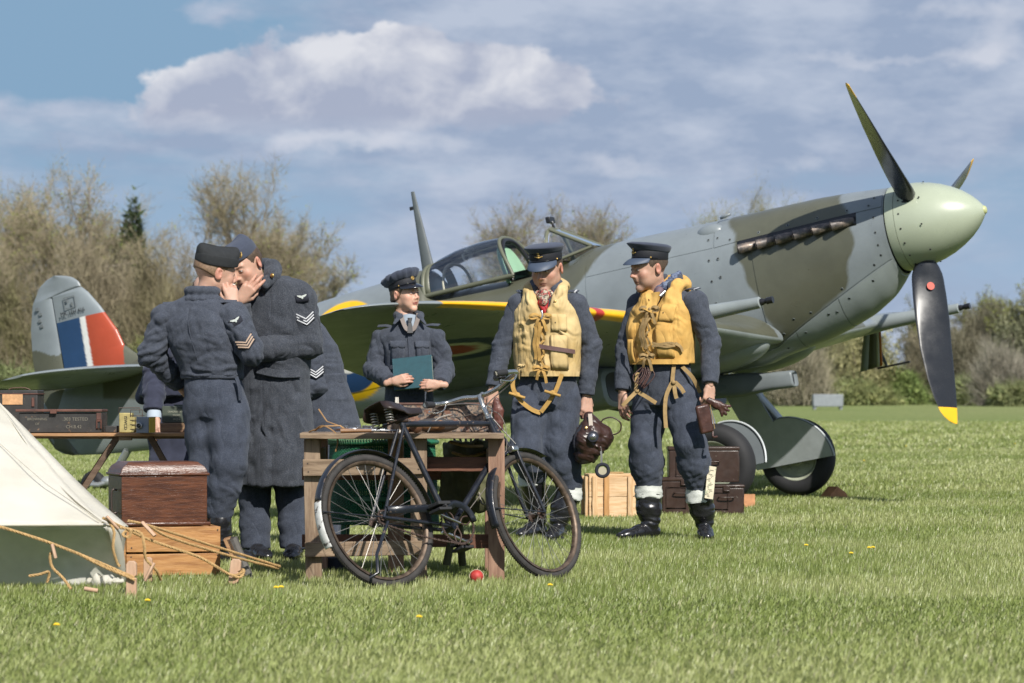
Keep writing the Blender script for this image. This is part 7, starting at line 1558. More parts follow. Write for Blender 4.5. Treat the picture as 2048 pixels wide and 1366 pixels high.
    a, b = rc - up * Rr, bbc - up * Rc; pts += [a + (b - a) * k - up * .012 * sin(pi * k) for k in np.linspace(.04, .96, 30)]
    for t in np.linspace(radians(-90), radians(90), 22): pts.append(bbc + (fwd * cos(t) + up * sin(t)) * Rc)
    a, b = bbc + up * Rc, rc + up * Rr; pts += [a + (b - a) * k for k in np.linspace(.04, .96, 30)]
    pl = [0]; 
    for i in range(len(pts)): pl.append(pl[-1] + (pts[(i + 1) % len(pts)] - pts[i]).length)
    nlk = int(pl[-1] / .0127); 
    for i in range(nlk):
        s0 = i * pl[-1] / nlk; k = max(j for j in range(len(pts)) if pl[j] <= s0); p = pts[k] + (pts[(k + 1) % len(pts)] - pts[k]) * ((s0 - pl[k]) / max(1e-9, pl[k + 1] - pl[k])); d = (pts[(k + 1) % len(pts)] - pts[k]).normalized()
        g.bar(tuple(p - d * .0055), tuple(p + d * .0055), .008 if i % 2 else .005, .009 if i % 2 else .006, tuple(ax.cross(d)))
    tag(put('chain', g, chain_m, BK), kind='stuff')
    g = G(); rows = []; path = [rear + fwd * .02 + up * .052, rear + fwd * .2 + up * .055 , Q(bb[0] - .06, bb[1] + .098)] + [Q(bb[0], bb[1]) + (fwd * cos(t) + up * sin(t)) * (Rc + .020) for t in np.linspace(radians(95), radians(5), 8)]
    path = [p + ax * .052 for p in path]
    for i, p in enumerate(path):
        if i < 3: lo = -up * .040
        else: lo = (Q(bb[0], bb[1]) + ax * .052 - p).normalized() * .038
        rows.append([tuple(p + lo + ax * .016), tuple(p + lo * .2 + ax * .018), tuple(p + ax * .008), tuple(p - ax * .008), tuple(p + lo * .4 - ax * .016)])
    g.loft(rows, caps=False, closed_u=False); put('chain_case', g, gun, BK, solid=.0015, auto=40)
    # side stand resting on the grass
    tub('stand', [Q(.02, -.02, .05), Q(-.13, -.19, .10), Q(-.17, -.285, .13), Q(-.20, -.30, .10)], .008, gun, BK)
    bpy.data.objects.remove(put('unused', G().box((0, 0, 0), (1, 1, 1)), gun)) if False else None
bicycle()
# ---------------- green wicker chair behind the table
wick = mat('green_wicker', (.012, .12, .055), .45, var=.3, vscale=40, coat=.15); wick2 = mat('pale_green_cane', (.16, .30, .17), .5, var=.3, vscale=60)
WC = thing('wicker_chair', 'green wicker tub chair standing behind the work table', 'chair', base_at(765, 15.45)); Dw = 15.45; cx0 = 0; rw = .265
def wz(py): return W(0, py, Dw)[2] - WC.location.z
ztop, zbot = wz(884), wz(1046); nv = 110; g = G()
for k in range(nv):
    a = radians(150) + radians(240) * k / (nv - 1); g.tube([((rw + .022 * (1 - q)) * cos(a), (rw * .8) * sin(a), zbot + (ztop - zbot) * q) for q in (0, .33, .66, 1)], .0042, 4)
tag(put('wicker_stake', g, wick, WC), kind='stuff'); g = G(); nr = 54
for r in range(nr):
    z = zbot + (ztop - zbot) * r / (nr - 1); q = r / (nr - 1); pts = []
    for k in range(111): a = radians(150) + radians(240) * k / 110; pts.append(((rw + .022 * (1 - q)) * cos(a) + .0045 * cos(a) * (1 if (k + r) % 2 else -1), rw * .8 * sin(a) + .0045 * sin(a) * (1 if (k + r) % 2 else -1), z))
    g.tube(pts, .0036, 4)
tag(put('wicker_weave', g, wick, WC), kind='stuff'); g = G()
for k in range(90):
    a = radians(140) + radians(260) * k / 89; p = np.array([(rw + .02) * cos(a), rw * .85 * sin(a), ztop + .006 + .03 * max(0, cos(a))]); g.tube([tuple(p + [0, 0, -.014]), tuple(p + [.014 * cos(a), .014 * sin(a), .012]), tuple(p + [-.01 * sin(a), .01 * cos(a), .016])], .005, 4)
tag(put('braided_rim', g, wick2, WC), kind='stuff'); g = G(); g.tube([((rw + .014) * cos(a), (rw * .83) * sin(a), ztop) for a in np.linspace(radians(140), radians(400), 60)], .014, 8); put('arm_roll', g, wick, WC)
g = G(); g.lathe([(.24, 0), (.24, .02)], (0, 0, zbot + .12), (0, 0, 1), 32); put('seat', g, wick, WC)
for sx in (-1, 1):
    for sy in (-1, 1): g = G(); g.tube([(sx * .19, sy * .14, zbot + .02), (sx * .20, sy * .15, -.01)], .016, 8); put('leg', g, wick, WC)
# ---------------- olive canvas bag standing under the right end of the table
olive = mat('olive_canvas', (.085, .085, .040), .92, var=.25, vscale=10, bump=.002, bscale=90)
CB = thing('canvas_bag', 'tall olive canvas golf-style bag leaning under the right end of the work table', 'bag', base_at(932, 15.25)); S = SDF(); c0 = Vector(loc(CB, 915, 1010, 15.2)); c1 = Vector(loc(CB, 935, 885, 15.3)); S.cone(c0, c1, .10, .125, .02); S.cone(Vector(loc(CB, 955, 1000, 15.1)), Vector(loc(CB, 962, 905, 15.2)), .065, .075, .03); S.cut(c1, (0, .1, 1), .01)
sobj('bag_body', S, olive, CB, .009, [(np.array(c0 * .5 + c1 * .5), .25, (1, 0, .4), 14, .016)], .004, 9, 3)
for k, (a, b) in enumerate((((900, 884), (965, 892)), ((905, 905), (970, 905)))): g = G(); g.tube(densify([loc(CB, *a, 15.12), loc(CB, (a[0] + b[0]) / 2, a[1] + 8, 15.06), loc(CB, *b, 15.12)], 4), .008, 6); put('bag_strap', g, tapeB, CB)
g = G(); g.tube(densify([loc(CB, 958, 985, 15.05), loc(CB, 965, 1008, 15.0), loc(CB, 985, 1000, 14.98), loc(CB, 984, 960, 15.0)], 6), .005, 6); put('cord', g, mat('grey_cord', (.22, .2, .16), .8), CB)
g = G(); g.tube([loc(CB, 893, 1130, 15.2), tuple(c0)], .02, 8); g.tube([loc(CB, 925, 1130, 15.3), tuple(c0)], .02, 8); tag(put('bag_leg', g, olive, CB), kind='stuff')
for k in range(6):
    g = G(); a = Vector(loc(CB, 915 + k * 9, 890, 15.3)); g.tube([a, a + Vector((.01 * (k - 3), 0, .055 + .01 * (k % 3)))], .006, 6); put('shaft', g, nailm, CB)
# ---------------- things on the table
def on_table(name, label, cat, px, D, rz=0): return thing(name, label, cat, (tx(px, D), D, HT + TB.location.z + .0005), (0, 0, rz))
rustm = mat('rusty_painted_tin', (.21, .155, .115), .62, var=.35, vscale=12, color2=(.045, .045, .048), c2scale=70, c2lo=.49, c2hi=.56, speck=((.16, .07, .04), 40, .52, .62, .8), bump=.001, bscale=50)
Dr = DT + .50; t = on_table('tin_box', 'long rusty mottled tin box behind the bicycle handlebars', 'box', 880, Dr); s = FP / Dr; w = 208 / s; h = 58 / s
g = G(); g.box((0, 0, h / 2 - .006), (w, .22, h - .012)); bx = put('body', g, rustm, t, bevel=.004); g = G(); g.box((0, 0, h - .004), (w + .008, .228, .010)); put('lid', g, mat('rust_brown_edge', (.11, .055, .04), .6, var=.3, vscale=20), t, bevel=.002)
g = G(); g.box((0, -.113, h - .012), (.06, .006, .03)); put('hasp', g, chain_mat if 'chain_mat' in globals() else nailm, bx)
t = on_table('wooden_peg', 'pale wooden dolly peg standing in front of the rusty tin box', 'peg', 794, DT + .36); g = G(); hh = 70 * (DT + .36) / FP; g.loft([[(-.022, -.006, 0), (-.010, -.006, 0), (-.010, .006, 0), (-.022, .006, 0)], [(-.010, -.006, hh * .6), (0, -.006, hh * .6), (0, .006, hh * .6), (-.010, .006, hh * .6)], [(-.008, -.006, hh), (.002, -.006, hh), (.002, .006, hh), (-.008, .006, hh)]]); g.loft([[(.010, -.006, 0), (.022, -.006, 0), (.022, .006, 0), (.010, .006, 0)], [(0.001, -.006, hh * .6), (.010, -.006, hh * .6), (.010, .006, hh * .6), (0.001, .006, hh * .6)], [(0.003, -.006, hh), (.008, -.006, hh), (.008, .006, hh), (0.003, .006, hh)]]); tag(put('prongs', g, mat('white_wood', (.60, .57, .50), .7), t, smooth=False), kind='stuff')
tanl = mat('tan_leather', (.30, .17, .065), .55, var=.25, vscale=14, bump=.001, bscale=60); strapl = mat('brown_strap', (.085, .045, .025), .5, var=.2); dwood = mat('turned_beech', (.23, .12, .055), .42, var=.25, vscale=12); stl = mat('tool_steel', (.34, .34, .35), .28, metal=.9, var=.35, vscale=50, rvar=.12)
t = on_table('leather_holster', 'tan leather tool pouch with its flap raised at the left end of the table', 'pouch', 660, DT + .12); g = G(); g.loft([[(-.055, y, .115), (-.015, y, .055), (.055, y, .03)] for y in (-.03, .0, .03)], caps=False, closed_u=False); fl_ = put('flap', g, tanl, t, solid=.004)
g = G(); g.loft([[(-.10, y, .004), (-.03, y, .032), (.05, y, .034), (.09, y, .004)] for y in (-.05, 0, .05)], caps=False, closed_u=False); put('pouch_body', g, tanl, t, solid=.006); g = G(); g.tube(densify([(-.07, -.05, .01), (-.03, -.10, .035), (.03, -.12, .004), (.045, -.13, -.04), (.035, -.13, -.09)], 5), .007, 6, flat=.4); put('strap', g, tanl, t)
t = on_table('bag_buckle_strap', 'rolled brown leather strap lying by the tools', 'strap', 690, DT + .02); g = G(); q = [(.05 * cos(a) * (1 - a / 30), .03 * sin(a), .012 + .004 * a / 6) for a in np.linspace(0, 11, 40)]; g.tube(q, .009, 6, flat=.35, up=(0, 0, 1)); put('strap', g, strapl, t)
for (px, D, L_, rz, lab) in ((728, DT + .10, .20, .15, 'pliers lying open on the table left of the saddle'), (700, DT + .22, .16, -.3, 'smaller pliers behind the open pliers')):
    t = on_table('pliers', lab, 'pliers', px, D, rz)
    for s in (-1, 1):
        g = G(); g.tube(densify([(.5 * L_, s * .022, .012), (.15 * L_, s * .024, .014), (-.12 * L_, s * .004, .016), (-.2 * L_, -s * .012, .018), (-.4 * L_, -s * .006, .018)], 4), .0085, 8); put('handle', g, stl, t)
    g = G(); g.lathe([(.014, 0), (.014, .028), (.008, .030)], (-.14 * L_, 0, .004), (0, 0, 1), 14); put('pivot', g, stl, t)
for k, (px, D, lab) in enumerate(((742, DT + .16, 'steel socket nearest the saddle'), (731, DT + .24, 'steel socket behind the pliers'), (716, DT + .30, 'steel socket at the far side of the pliers'))):
    t = on_table('socket', lab, 'socket', px, D); g = G(); g.lathe([(.013, 0), (.016, .006), (.016, .032), (.011, .034), (.010, .02)], (0, 0, 0), (0, 0, 1), 12); put('socket_body', g, stl, t)
t = on_table('bradawl', 'long steel punch with tan wooden shank along the front edge of the table', 'awl', 735, DT - .04, .06); g = G(); g.tube([(-.13, 0, .010), (.02, 0, .012)], [.012, .007], 10); put('shank', g, dwood, t); g = G(); g.tube([(.02, 0, .012), (.14, 0, .012)], [.006, .003], 8); put('blade', g, stl, t)
t = on_table('mallet', 'turned wooden mallet with round knob lying right of the saddle', 'mallet', 824, DT + .06, -.25); g = G(); g.lathe([(.012, -.06), (.026, -.045), (.030, -.02), (.022, .004), (.013, .03), (.016, .06), (.024, .10), (.026, .14), (.018, .16), (.001, .162)], (-.0, 0, .030), (1, .1, .05), 22); put('head', g, dwood, t); g = G(); g.lathe([(.010, 0), (.028, .004), (.032, .02), (.024, .042), (.008, .05)], (.04, -.03, .030), (-.2, -1, .0), 18); put('knob', g, mat('dark_turned_wood', (.12, .06, .035), .35), t)
t = on_table('leather_last', 'dark grey leather shoe-shaped cover lying in front of the rusty tin box', 'leather cover', 872, DT + .16, .05); S = SDF(); S.ell((0, 0, .035), (.115, .05, .036), .02); S.cut((0, 0, 0), (0, 0, -1), .003); sobj('cover', S, mat('grey_brown_leather', (.055, .048, .043), .5, var=.2, vscale=20, bump=.001, bscale=60), t, .006, (), .002)
t = on_table('leather_flap', 'dark upright leather flap just right of the bicycle saddle', 'leather piece', 806, DT + .22); g = G(); g.loft([[(-.05 + .03 * q, 0, 0), (-.055 + .05 * q, .01, .09), (.0 + .06 * q, 0, .11)] for q in (0, .5, 1)], caps=False, closed_u=False); put('leather', g, mat('grey_brown_leather', (0, 0, 0)), t, solid=.005)
t = on_table('white_cord', 'thin pale curved cord on the table in front of the tin box', 'cord', 868, DT + .02); g = G(); g.tube(densify([(-.03, 0, .004), (-.005, -.01, .045), (.03, 0, .075), (.085, .01, .09)], 6), .0028, 6); put('strand', g, mat('pale_cable', (.30, .28, .25), .6), t)
# left flier's brown leather glove
Gv = thing('glove', 'wrinkled brown leather glove hanging from the left hand of the man in the pale vest', 'glove', W(996, 815, 18.4)); S = SDF(); S.cone((-.01, 0, .04), (0, 0, -.02), .022, .032, .01, flat=((0, 1, 0), .6)); S.cone((0, 0, -.02), (.004, 0, -.09), .034, .030, .01, flat=((0, 1, 0), .6))
for k in range(4): S.cone((-.022 + .015 * k, 0, -.08), (-.026 + .018 * k, .0, -.135 - .01 * (k in (1, 2))), .010, .008, .006)
sobj('glove_leather', S, mat('red_brown_glove', (.12, .045, .035), .45, var=.3, vscale=25, bump=.001, bscale=80), Gv, .0045, (), .003, 30)
# right flier's gloves and wallet
Gv = thing('glove', 'dark brown leather gloves dangling from the hand of the man in the orange vest', 'gloves', W(1435, 808, 18.2)); S = SDF(); S.cone((-.05, 0, .02), (.01, 0, -.01), .020, .028, .01, flat=((0, 1, 0), .6))
for k, (ex, ez) in enumerate(((.075, -.015), (.068, -.040), (.052, -.062), (.028, -.070))): S.cone((.005 + .004 * k, 0, -.005 - .006 * k), (ex, .0, ez), .013, .009, .006)
sobj('glove_leather', S, brownl, Gv, .004, (), .003, 30)
Wt = thing('zipped_case', 'dark brown zipped leather case held by the man in the orange vest', 'case', W(1409, 838, 18.2), (0, radians(-12), radians(20))); g = G(); g.box((0, 0, 0), (.09, .035, .175)); cs = put('case_body', g, brownl, Wt, bevel=.014, bseg=3); g = G(); g.tube([(.046, -.018, .08), (.046, -.018, -.07)], .003, 6); put('zip', g, tapeB, cs); g = G(); g.tube(densify([(.03, -.02, -.085), (.02, -.03, -.115), (.05, -.02, -.12)], 4), .007, 6); put('zip_pull', g, brownl, cs)
# map tucked into the boot
mp = thing('folded_map', 'folded cream map sticking out of the boot of the man in the orange vest', 'map', W(1421, 965, 18.38), (0, radians(9), radians(25))); g = G(); g.loft([[(x, .006 * sin(z * 20), z) for z in np.linspace(-.10, .10, 7)] for x in (-.030, 0, .028)], caps=False, closed_u=False); m_ = put('paper', g, mat('map_paper', (.60, .54, .40), .8, var=.1, color2=(.30, .34, .22), c2scale=26, c2lo=.56, c2hi=.62), mp, solid=.006, smooth=False)
g = G()
for k in range(20): z = -.085 + k * .0085; g.box((-.008 + .012 * sin(k * 5.1), -.0065 + .006 * sin(z * 20), z), (.018 + .012 * sin(k * 1.7), .0012, .0018))
tag(put('print_line', g, mat('map_ink', (.25, .24, .18), .8), mp), kind='stuff')
# ---------------- flying helmet with mask and goggles, held by the left flier
fh_ = thing('flying_helmet', 'brown leather flying helmet with oxygen mask and goggles hanging between the two fliers', 'helmet', W(1185, 872, 18.35)); h_ = lambda px, py, dy=0: tuple(W(px, py, 18.35 + dy) - fh_.location)
dk = mat('dark_helmet_leather', (.040, .020, .016), .33, var=.35, vscale=18, bump=.002, bscale=60, rvar=.1)
S = SDF(); S.ell(h_(1180, 880), (.095, .10, .125), .02); S.ell(h_(1172, 912), (.07, .08, .05), .03); S.ell(h_(1208, 873, .02), (.055, .07, .075), .03); S.cone(h_(1185, 850), h_(1178, 835), .055, .035, .03); S.ell(h_(1168, 880, -.06), (.05, .05, .06), .02)
sobj('helmet_leather', S, dk, fh_, .006, [(h_(1180, 890), .12, (.5, 0, 1), 25, .012)], .004, 16)
g = G(); c = np.array(h_(1186, 874, -.12)); g.lathe([(.030, 0), (.034, .012), (.034, .03), (.024, .034)], tuple(c + [0, .02, 0]), (0, -1, .1), 22); vc = put('mask_cup', g, patchm, fh_); g = G(); g.lathe([(.022, 0), (.018, .006), (.001, .010)], tuple(c + [0, -.014, .003]), (0, -1, .1), 18); put('valve', g, stl, vc)
g = G(); pts = densify([h_(1166, 852, -.04), h_(1154, 868, -.04), h_(1150, 890, -.04), h_(1156, 905, -.02)], 8); g.tube(pts, [.013 + .003 * (i % 2) for i in range(len(pts))], 10); put('oxygen_hose', g, patchm, fh_)
g = G(); g.tube(densify([h_(1201, 846), h_(1208, 838), h_(1225, 835), h_(1241, 846), h_(1240, 862), h_(1228, 869), h_(1216, 868)], 6), .0045, 8); put('strap_loop', g, dk, fh_)
g = G(); strip(g, [h_(1180, 828, -.05), h_(1181, 840, -.06), h_(1182, 852, -.07)], (0, -1, 0), .024, .006); put('pale_strap', g, mat('pale_leather_strap', (.42, .36, .30), .6), fh_)
g = G(); strip(g, [h_(1200, 893, -.06), h_(1203, 910, -.06), h_(1203, 925, -.05)], (0, -1, 0), .012, .004); put('goggle_strap', g, mat('grey_elastic', (.2, .2, .2), .7), fh_)
g = G(); c = np.array(h_(1205, 942, -.05)); pts = [c + np.array([.036 * cos(a), 0, .033 * sin(a) + (.008 if sin(a) > 0 else 0)]) for a in np.linspace(0, 2 * pi, 25)[:-1]]; g.tube([tuple(p) for p in pts], .011, 8, closed=True); gg = put('goggle_frame', g, patchm, fh_); g = G(); g.lathe([(.026, 0), (.026, .003)], tuple(c), (0, -1, 0), 20); put('lens', g, mat('goggle_lens', (.42, .38, .28), .12, coat=.5), gg)
g = G(); g.lathe([(.006, 0), (.008, .004), (.001, .006)], h_(1172, 856, -.09), (0, -1, .2), 10); put('snap', g, brass, fh_)
# ---------------- boxes behind the fliers
def crate_pine():
    D = 21.5; s = FP / D; t = thing('ammunition_crate', 'new pale pine crate with two battens standing on the grass between the fliers', 'crate', base_at(1178, D), (0, 0, radians(6))); H = 82 / s; w = 140 / s; dp = .26; x0 = 0.0
    for k in range(2): plank('front_plank', (x0, 0, H * (.25 + .5 * k)), (x0 + w, 0, H * (.25 + .5 * k)), .018, H * .49, pine, t, seed=k); plank('back_plank', (x0, dp, H * (.25 + .5 * k)), (x0 + w, dp, H * (.25 + .5 * k)), .018, H * .49, pine, t, seed=k + 3)
    for x in (x0, x0 + w): plank('end_board', (x, 0.012, H * .5), (x, dp - .012, H * .5), .02, H * .96, pinev, t)
    plank('lid_board', (x0, .065, H + .008), (x0 + w, .065, H + .008), .14, .018, pine, t); plank('lid_board', (x0, .205, H + .008), (x0 + w, .205, H + .008), .13, .018, pine, t, seed=2)
    for x in (.02, .105, w * .55, w - .10): plank('batten', (x + .02, -.020, 0), (x + .02, -.020, H), .038, .018, wood('amber_batten', (.50, .27, .10), (.40, .2, .07), .6, st=(9, 9, 1)) if x == .105 else pinev, t, up=(0, -1, 0), seed=int(x * 100))
    for y in (.03, dp - .03): plank('end_cleat', (x0 - .018, y, 0), (x0 - .018, y, H), .045, .016, pinev, t, up=(-1, 0, 0))
    g = G(); g.box((x0 - .012, dp / 2, H * .55), (.006, .06, .09)); put('hand_slot', g, patchm, t); g = G(); g.tube([(x0 + .16, .08, H + .022), (x0 + .26, .08, H + .022)], .01, 8); put('rope_handle', g, tapeB, t)
crate_pine()
amb = mat('brown_enamelled_steel', (.040, .022, .016), .38, var=.25, vscale=9, rvar=.12, speck=((.20, .18, .15), 28, .67, .72, .6))
def ammo_box(label, px0, px1, py0, py1, D, dep=.17, rz=.0, z=None):
    s = FP / D; w = (px1 - px0) / s; H = (py1 - py0) / s; b = W(px0, py1, D); t = thing('ammunition_box', label, 'ammunition box', (b.x, D, float(gz(0, D)) if z is None else z), (0, 0, rz), group='brown steel ammunition boxes'); H_ = H
    g = G(); g.box((w / 2, dep / 2, H_ * .45), (w, dep, H_ * .90)); body = put('body', g, amb, t, bevel=.008, bseg=3); g = G(); g.box((w / 2, dep / 2, H_ * .95), (w + .012, dep + .012, H_ * .10)); lid = put('lid', g, amb, t, bevel=.006)
    for (cx, cz, hw, hh, ax_) in ((w * .32, H_ * .45, w * .22, H_ * .28, 0),):
        g = G(); g.tube([(cx - hw, -.003, cz - hh), (cx + hw, -.003, cz - hh), (cx + hw, -.003, cz + hh), (cx - hw, -.003, cz + hh)], .006, 6, closed=True); put('pressed_rib', g, amb, body)
    g = G(); g.tube([(w + .003, dep * .25, H_ * .18), (w + .003, dep * .75, H_ * .18), (w + .003, dep * .75, H_ * .72), (w + .003, dep * .25, H_ * .72)], .006, 6, closed=True); put('pressed_rib', g, amb, body)
    g = G(); g.box((w * .5, -.008, H_ * .86), (.05, .012, .05)); g.tube([(w * .5 - .02, -.016, H_ * .80), (w * .5 + .02, -.016, H_ * .80)], .006, 6); tag(put('latch', g, amb, body, bevel=.003), kind='stuff')
    g = G(); g.tube(densify([(w * .3, -.012, H_ * .62), (w * .3, -.03, H_ * .58), (w * .7, -.03, H_ * .58), (w * .7, -.012, H_ * .62)], 4), .005, 6); put('handle', g, amb, body); return t
Db = 22.0
ammo_box('dark brown steel ammunition box lying left of the pair of boots, lower left of three', 1324, 1412, 948, 1022, Db, .20); ammo_box('dark brown steel ammunition box on the right, bottom of the stack', 1418, 1488, 961, 1020, Db + .02, .30)
a_ = ammo_box('largest brown steel ammunition box, on top of the stack', 1338, 1478, 890, 961, Db + .10, .28, z=float(gz(0, Db)) + 62 * Db / FP + .006)
# ---------------- oak box on its crate
D = 14.75; s = FP / D
CR = thing('wooden_crate', 'honey-coloured two-plank wooden crate under the dark oak box', 'crate', (W(244, 0, D).x, D, float(gz(0, D))), (0, 0, radians(15))); w = 198 / s; H = 96 / s + .01; dp = .42
for k, (za, zb) in enumerate(((.006, H * .46), (H * .50, H))):
    plank('side_plank', (.02, 0, (za + zb) / 2), (w, 0, (za + zb) / 2), .020, zb - za, honey, CR, seed=k, nails=((.05, .04), (.055, -.04), (.97, .045), (.965, -.04)), nface=(0, -1, 0)); plank('side_plank', (.02, dp, (za + zb) / 2), (w, dp, (za + zb) / 2), .020, zb - za, honey, CR, seed=k + 7)
    for x in (.03, w - .012): plank('end_plank', (x, .014, (za + zb) / 2), (x, dp - .014, (za + zb) / 2), .02, zb - za, honey, CR, seed=k + 3)
for (x, y) in ((.055, .035), (w - .05, .035), (.055, dp - .035), (w - .05, dp - .035)): plank('corner_post', (x, y, 0), (x, y, H - .004), .035, .035, honey, CR, up=(0, -1, 0))
plank('corner_post', (-.012, -.006, 0), (-.012, -.006, H * .98), .055, .022, honey, CR, up=(0, -1, 0), seed=4)
for k in range(3): plank('base_slat', (.03, .07 + .14 * k, H - .012), (w - .02, .07 + .14 * k, H - .012), .12, .014, honey, CR, seed=k + 11)
zt = float(gz(0, D)) + H + .004
BX = thing('oak_box', 'dark polished oak box with a domed panelled lid and iron side handle', 'box', (W(236, 0, D).x, D - .015, zt), (0, 0, radians(18))); w = 174 / s; hb_ = 93 / s; dp = .36; x0 = .02
g = G(); g.box((x0 + w / 2, dp / 2, .010), (w + .034, dp + .02, .018)); put('base_moulding', g, mahog, BX, bevel=.006, bseg=3)
g = G(); g.box((x0 + w / 2, dp / 2, .018 + hb_ / 2), (w, dp, hb_)); bd = put('body', g, mahog, BX, bevel=.003)
z = .018 + hb_; g = G(); g.box((x0 + w / 2, dp / 2, z + .008), (w + .024, dp + .014, .014)); LD = put('lid', g, mahog, BX, bevel=.005, bseg=3)
def rr(e, zz, p=0): return [(x0 - .008 + e, .0 + e * .7, zz), (x0 + w + .008 - e, .0 + e * .7, zz), (x0 + w + .008 - e, dp - e * .7, zz), (x0 - .008 + e, dp - e * .7, zz)]
g = G(); g.loft([rr(.004, z + .014), rr(.008, z + .030), rr(.020, z + .048), rr(.040, z + .062), rr(.046, z + .068), rr(.052, z + .070)]); put('domed_top', g, mahog, LD, bevel=.002, auto=30)
g = G(); q = densify([(x0 - .004, .10, z - .07), (x0 - .028, .10, z - .07), (x0 - .032, .10, z - .12), (x0 - .028, .10, z - .18), (x0 - .004, .10, z - .18)], 4); g.tube(q, .005, 8); put('iron_handle', g, nailm, bd)
# boards leaning behind the crate
lt = thing('leaning_boards', 'flat tan cardboard folder with dark back leaning at the right end of the honey crate', 'folder', base_at(452, 14.72), (0, 0, radians(4)))
for k, (m, o) in enumerate(((wood('tan_board', (.33, .185, .085), (.25, .13, .06), .6), 0), (mat('dark_board', (.045, .035, .03), .7), .016), (mat('grey_board', (.13, .12, .11), .7, var=.2), .032))):
    g = G(); g.prism([(-.012 + o, 0, .19), (.020 + o, 0, .20), (.10 + o, 0, .005), (.072 + o, 0, .0)], (0, -.09, 0), (0, .10, 0)); put('board', g, m, lt, smooth=False, bevel=.002)
# ---------------- folding table at the left
DF = 16.65; ft = thing('folding_table', 'long folding trestle table with crossed legs, carrying boxes, behind the tent', 'table', base_at(190, DF + .3)); zt = W(0, 866, DF)[2]
def fp(px, z, D): return (tx(px, D) - ft.location.x, D - ft.location.y, z - ft.location.z)
for k in range(3): plank('top_board', fp(-120, zt - .010, DF + .1 + .2 * k), fp(384, zt - .010, DF + .1 + .2 * k), .197, .018, wood('planed_board', (.36, .20, .095), (.28, .145, .06), .55), ft, seed=k)
plank('under_batten', fp(238, zt - .03, DF + .04), fp(264, zt - .03, DF + .04), .04, .022, oldw, ft); plank('under_batten', fp(-120, zt - .028, DF + .55), fp(384, zt - .028, DF + .55), .03, .02, oldw, ft)
z0 = float(gz(0, DF)); dkw = wood('dark_leg_wood', (.13, .085, .055), (.09, .055, .035))
for (pa, pb, D) in ((236, 80, DF + .06), (-60, 110, DF + .1), (300, 430, DF + .08), (236, 80, DF + .52), (300, 430, DF + .55)): plank('cross_leg', fp(pa, zt - .02, D), fp(pb, z0 + .0, D), .032, .022, dkw, ft, up=(0, -1, 0), bevel=.002)
def on_ft(name, label, cat, px, dy, rz=0): D = DF + dy; return thing(name, label, cat, (tx(px, D), D, zt + .0005), (0, 0, rz))
blk = mat('chipped_black_box', (.030, .029, .028), .55, var=.3, vscale=14, rvar=.15, speck=((.16, .10, .06), 30, .64, .70, .7)); rust2 = mat('rusty_lid', (.115, .048, .034), .6, var=.35, vscale=16, color2=(.06, .03, .025), c2scale=10); ink2 = mat('faded_stencil', (.17, .16, .13), .8)
s = FP / DF
def flat_text(body, size, loc_, par, m, name='stencil_lettering'): 
    o = text_obj(name, body, size, loc_, (radians(90), 0, 0), par, m, .0006); return o
t = on_ft('equipment_box', 'tall black box with an orange paper label at the left edge of the picture', 'box', 0, .36); w, h = 84 / s, 86 / s
g = G(); g.box((w / 2 - .02, .12, h / 2), (w, .24, h)); b = put('body', g, blk, t, bevel=.005); g = G(); g.box((w / 2 - .02, .12, h - .02), (w + .01, .25, .006)); put('lid_edge', g, rust2, b); g = G(); g.box((w / 2 - .045, -.003, h * .78), (.115, .003, .058)); lb = put('paper_label', g, mat('orange_paper', (.52, .30, .15), .8, var=.25, vscale=40), b); 
g = G(); g.tube(densify([(.03, .12, h + .002), (.05, .12, h + .012), (w * .5, .12, h + .014), (w - .08, .12, h + .002)], 4), .004, 6); put('carry_strap', g, strapl, b); g = G(); g.box((w - .045, -.004, h * .72), (.014, .008, .05)); put('catch', g, rust2, b)
t = on_ft('ammunition_chest', 'long low black chest with rusty brown lid and faded stencilling', 'chest', 38, .06, radians(1)); w, h = 166 / s, 44 / s
g = G(); g.box((w / 2, .13, h * .46), (w, .26, h * .92)); b = put('body', g, blk, t, bevel=.004); g = G(); g.box((w / 2 - .008, .125, h + .002), (w + .02, .28, .014)); put('lid', g, rust2, t, bevel=.003); g = G(); g.tube([(w - .028, -.006, h * .2), (w - .004, -.006, h * .2), (w - .004, -.006, h * .6), (w - .028, -.006, h * .6)], .005, 6, closed=True); put('hasp_ring', g, rust2, b); g = G(); g.box((w - .016, -.004, h * .72), (.026, .006, .05)); put('hasp', g, rust2, b); g = G(); g.box((w * .42, -.018, h - .003), (.035, .012, .022)); put('lid_catch', g, rust2, b)
flat_text('BROWNING', .020, (w * .22, -.0008, h * .62), b, ink2); flat_text('OF', .018, (w * .22, -.0008, h * .40), b, ink2); flat_text('.303 TESTED', .026, (w * .68, -.0008, h * .62), b, ink2); flat_text('CH.8.42', .026, (w * .66, -.0008, h * .27), b, ink2)
t = on_ft('tin', 'small flat black tin between the long chest and the yellow can', 'tin', 210, .10); g = G(); g.box((.035, .04, .020), (.072, .08, .038)); put('body', g, blk, t, bevel=.004)
yc = mat('ochre_tin_paint', (.36, .30, .12), .55, var=.25, vscale=20); t = on_ft('petrol_can', 'small ochre can with dark lettering standing on its end beside the wire rack', 'can', 238, .05); w, h = 26 / s, 40 / s; g = G(); g.box((w / 2, .04, h / 2), (w, .08, h)); b = put('body', g, yc, t, bevel=.005)
o = text_obj('can_lettering', 'ISWCD', .024, (w / 2, -.0015, h / 2), (radians(90), radians(90), 0), b, ink, .0006) if 'ink' in globals() else text_obj('can_lettering', 'ISWCD', .024, (w / 2, -.0015, h / 2), (radians(90), radians(90), 0), b, patchm, .0006)
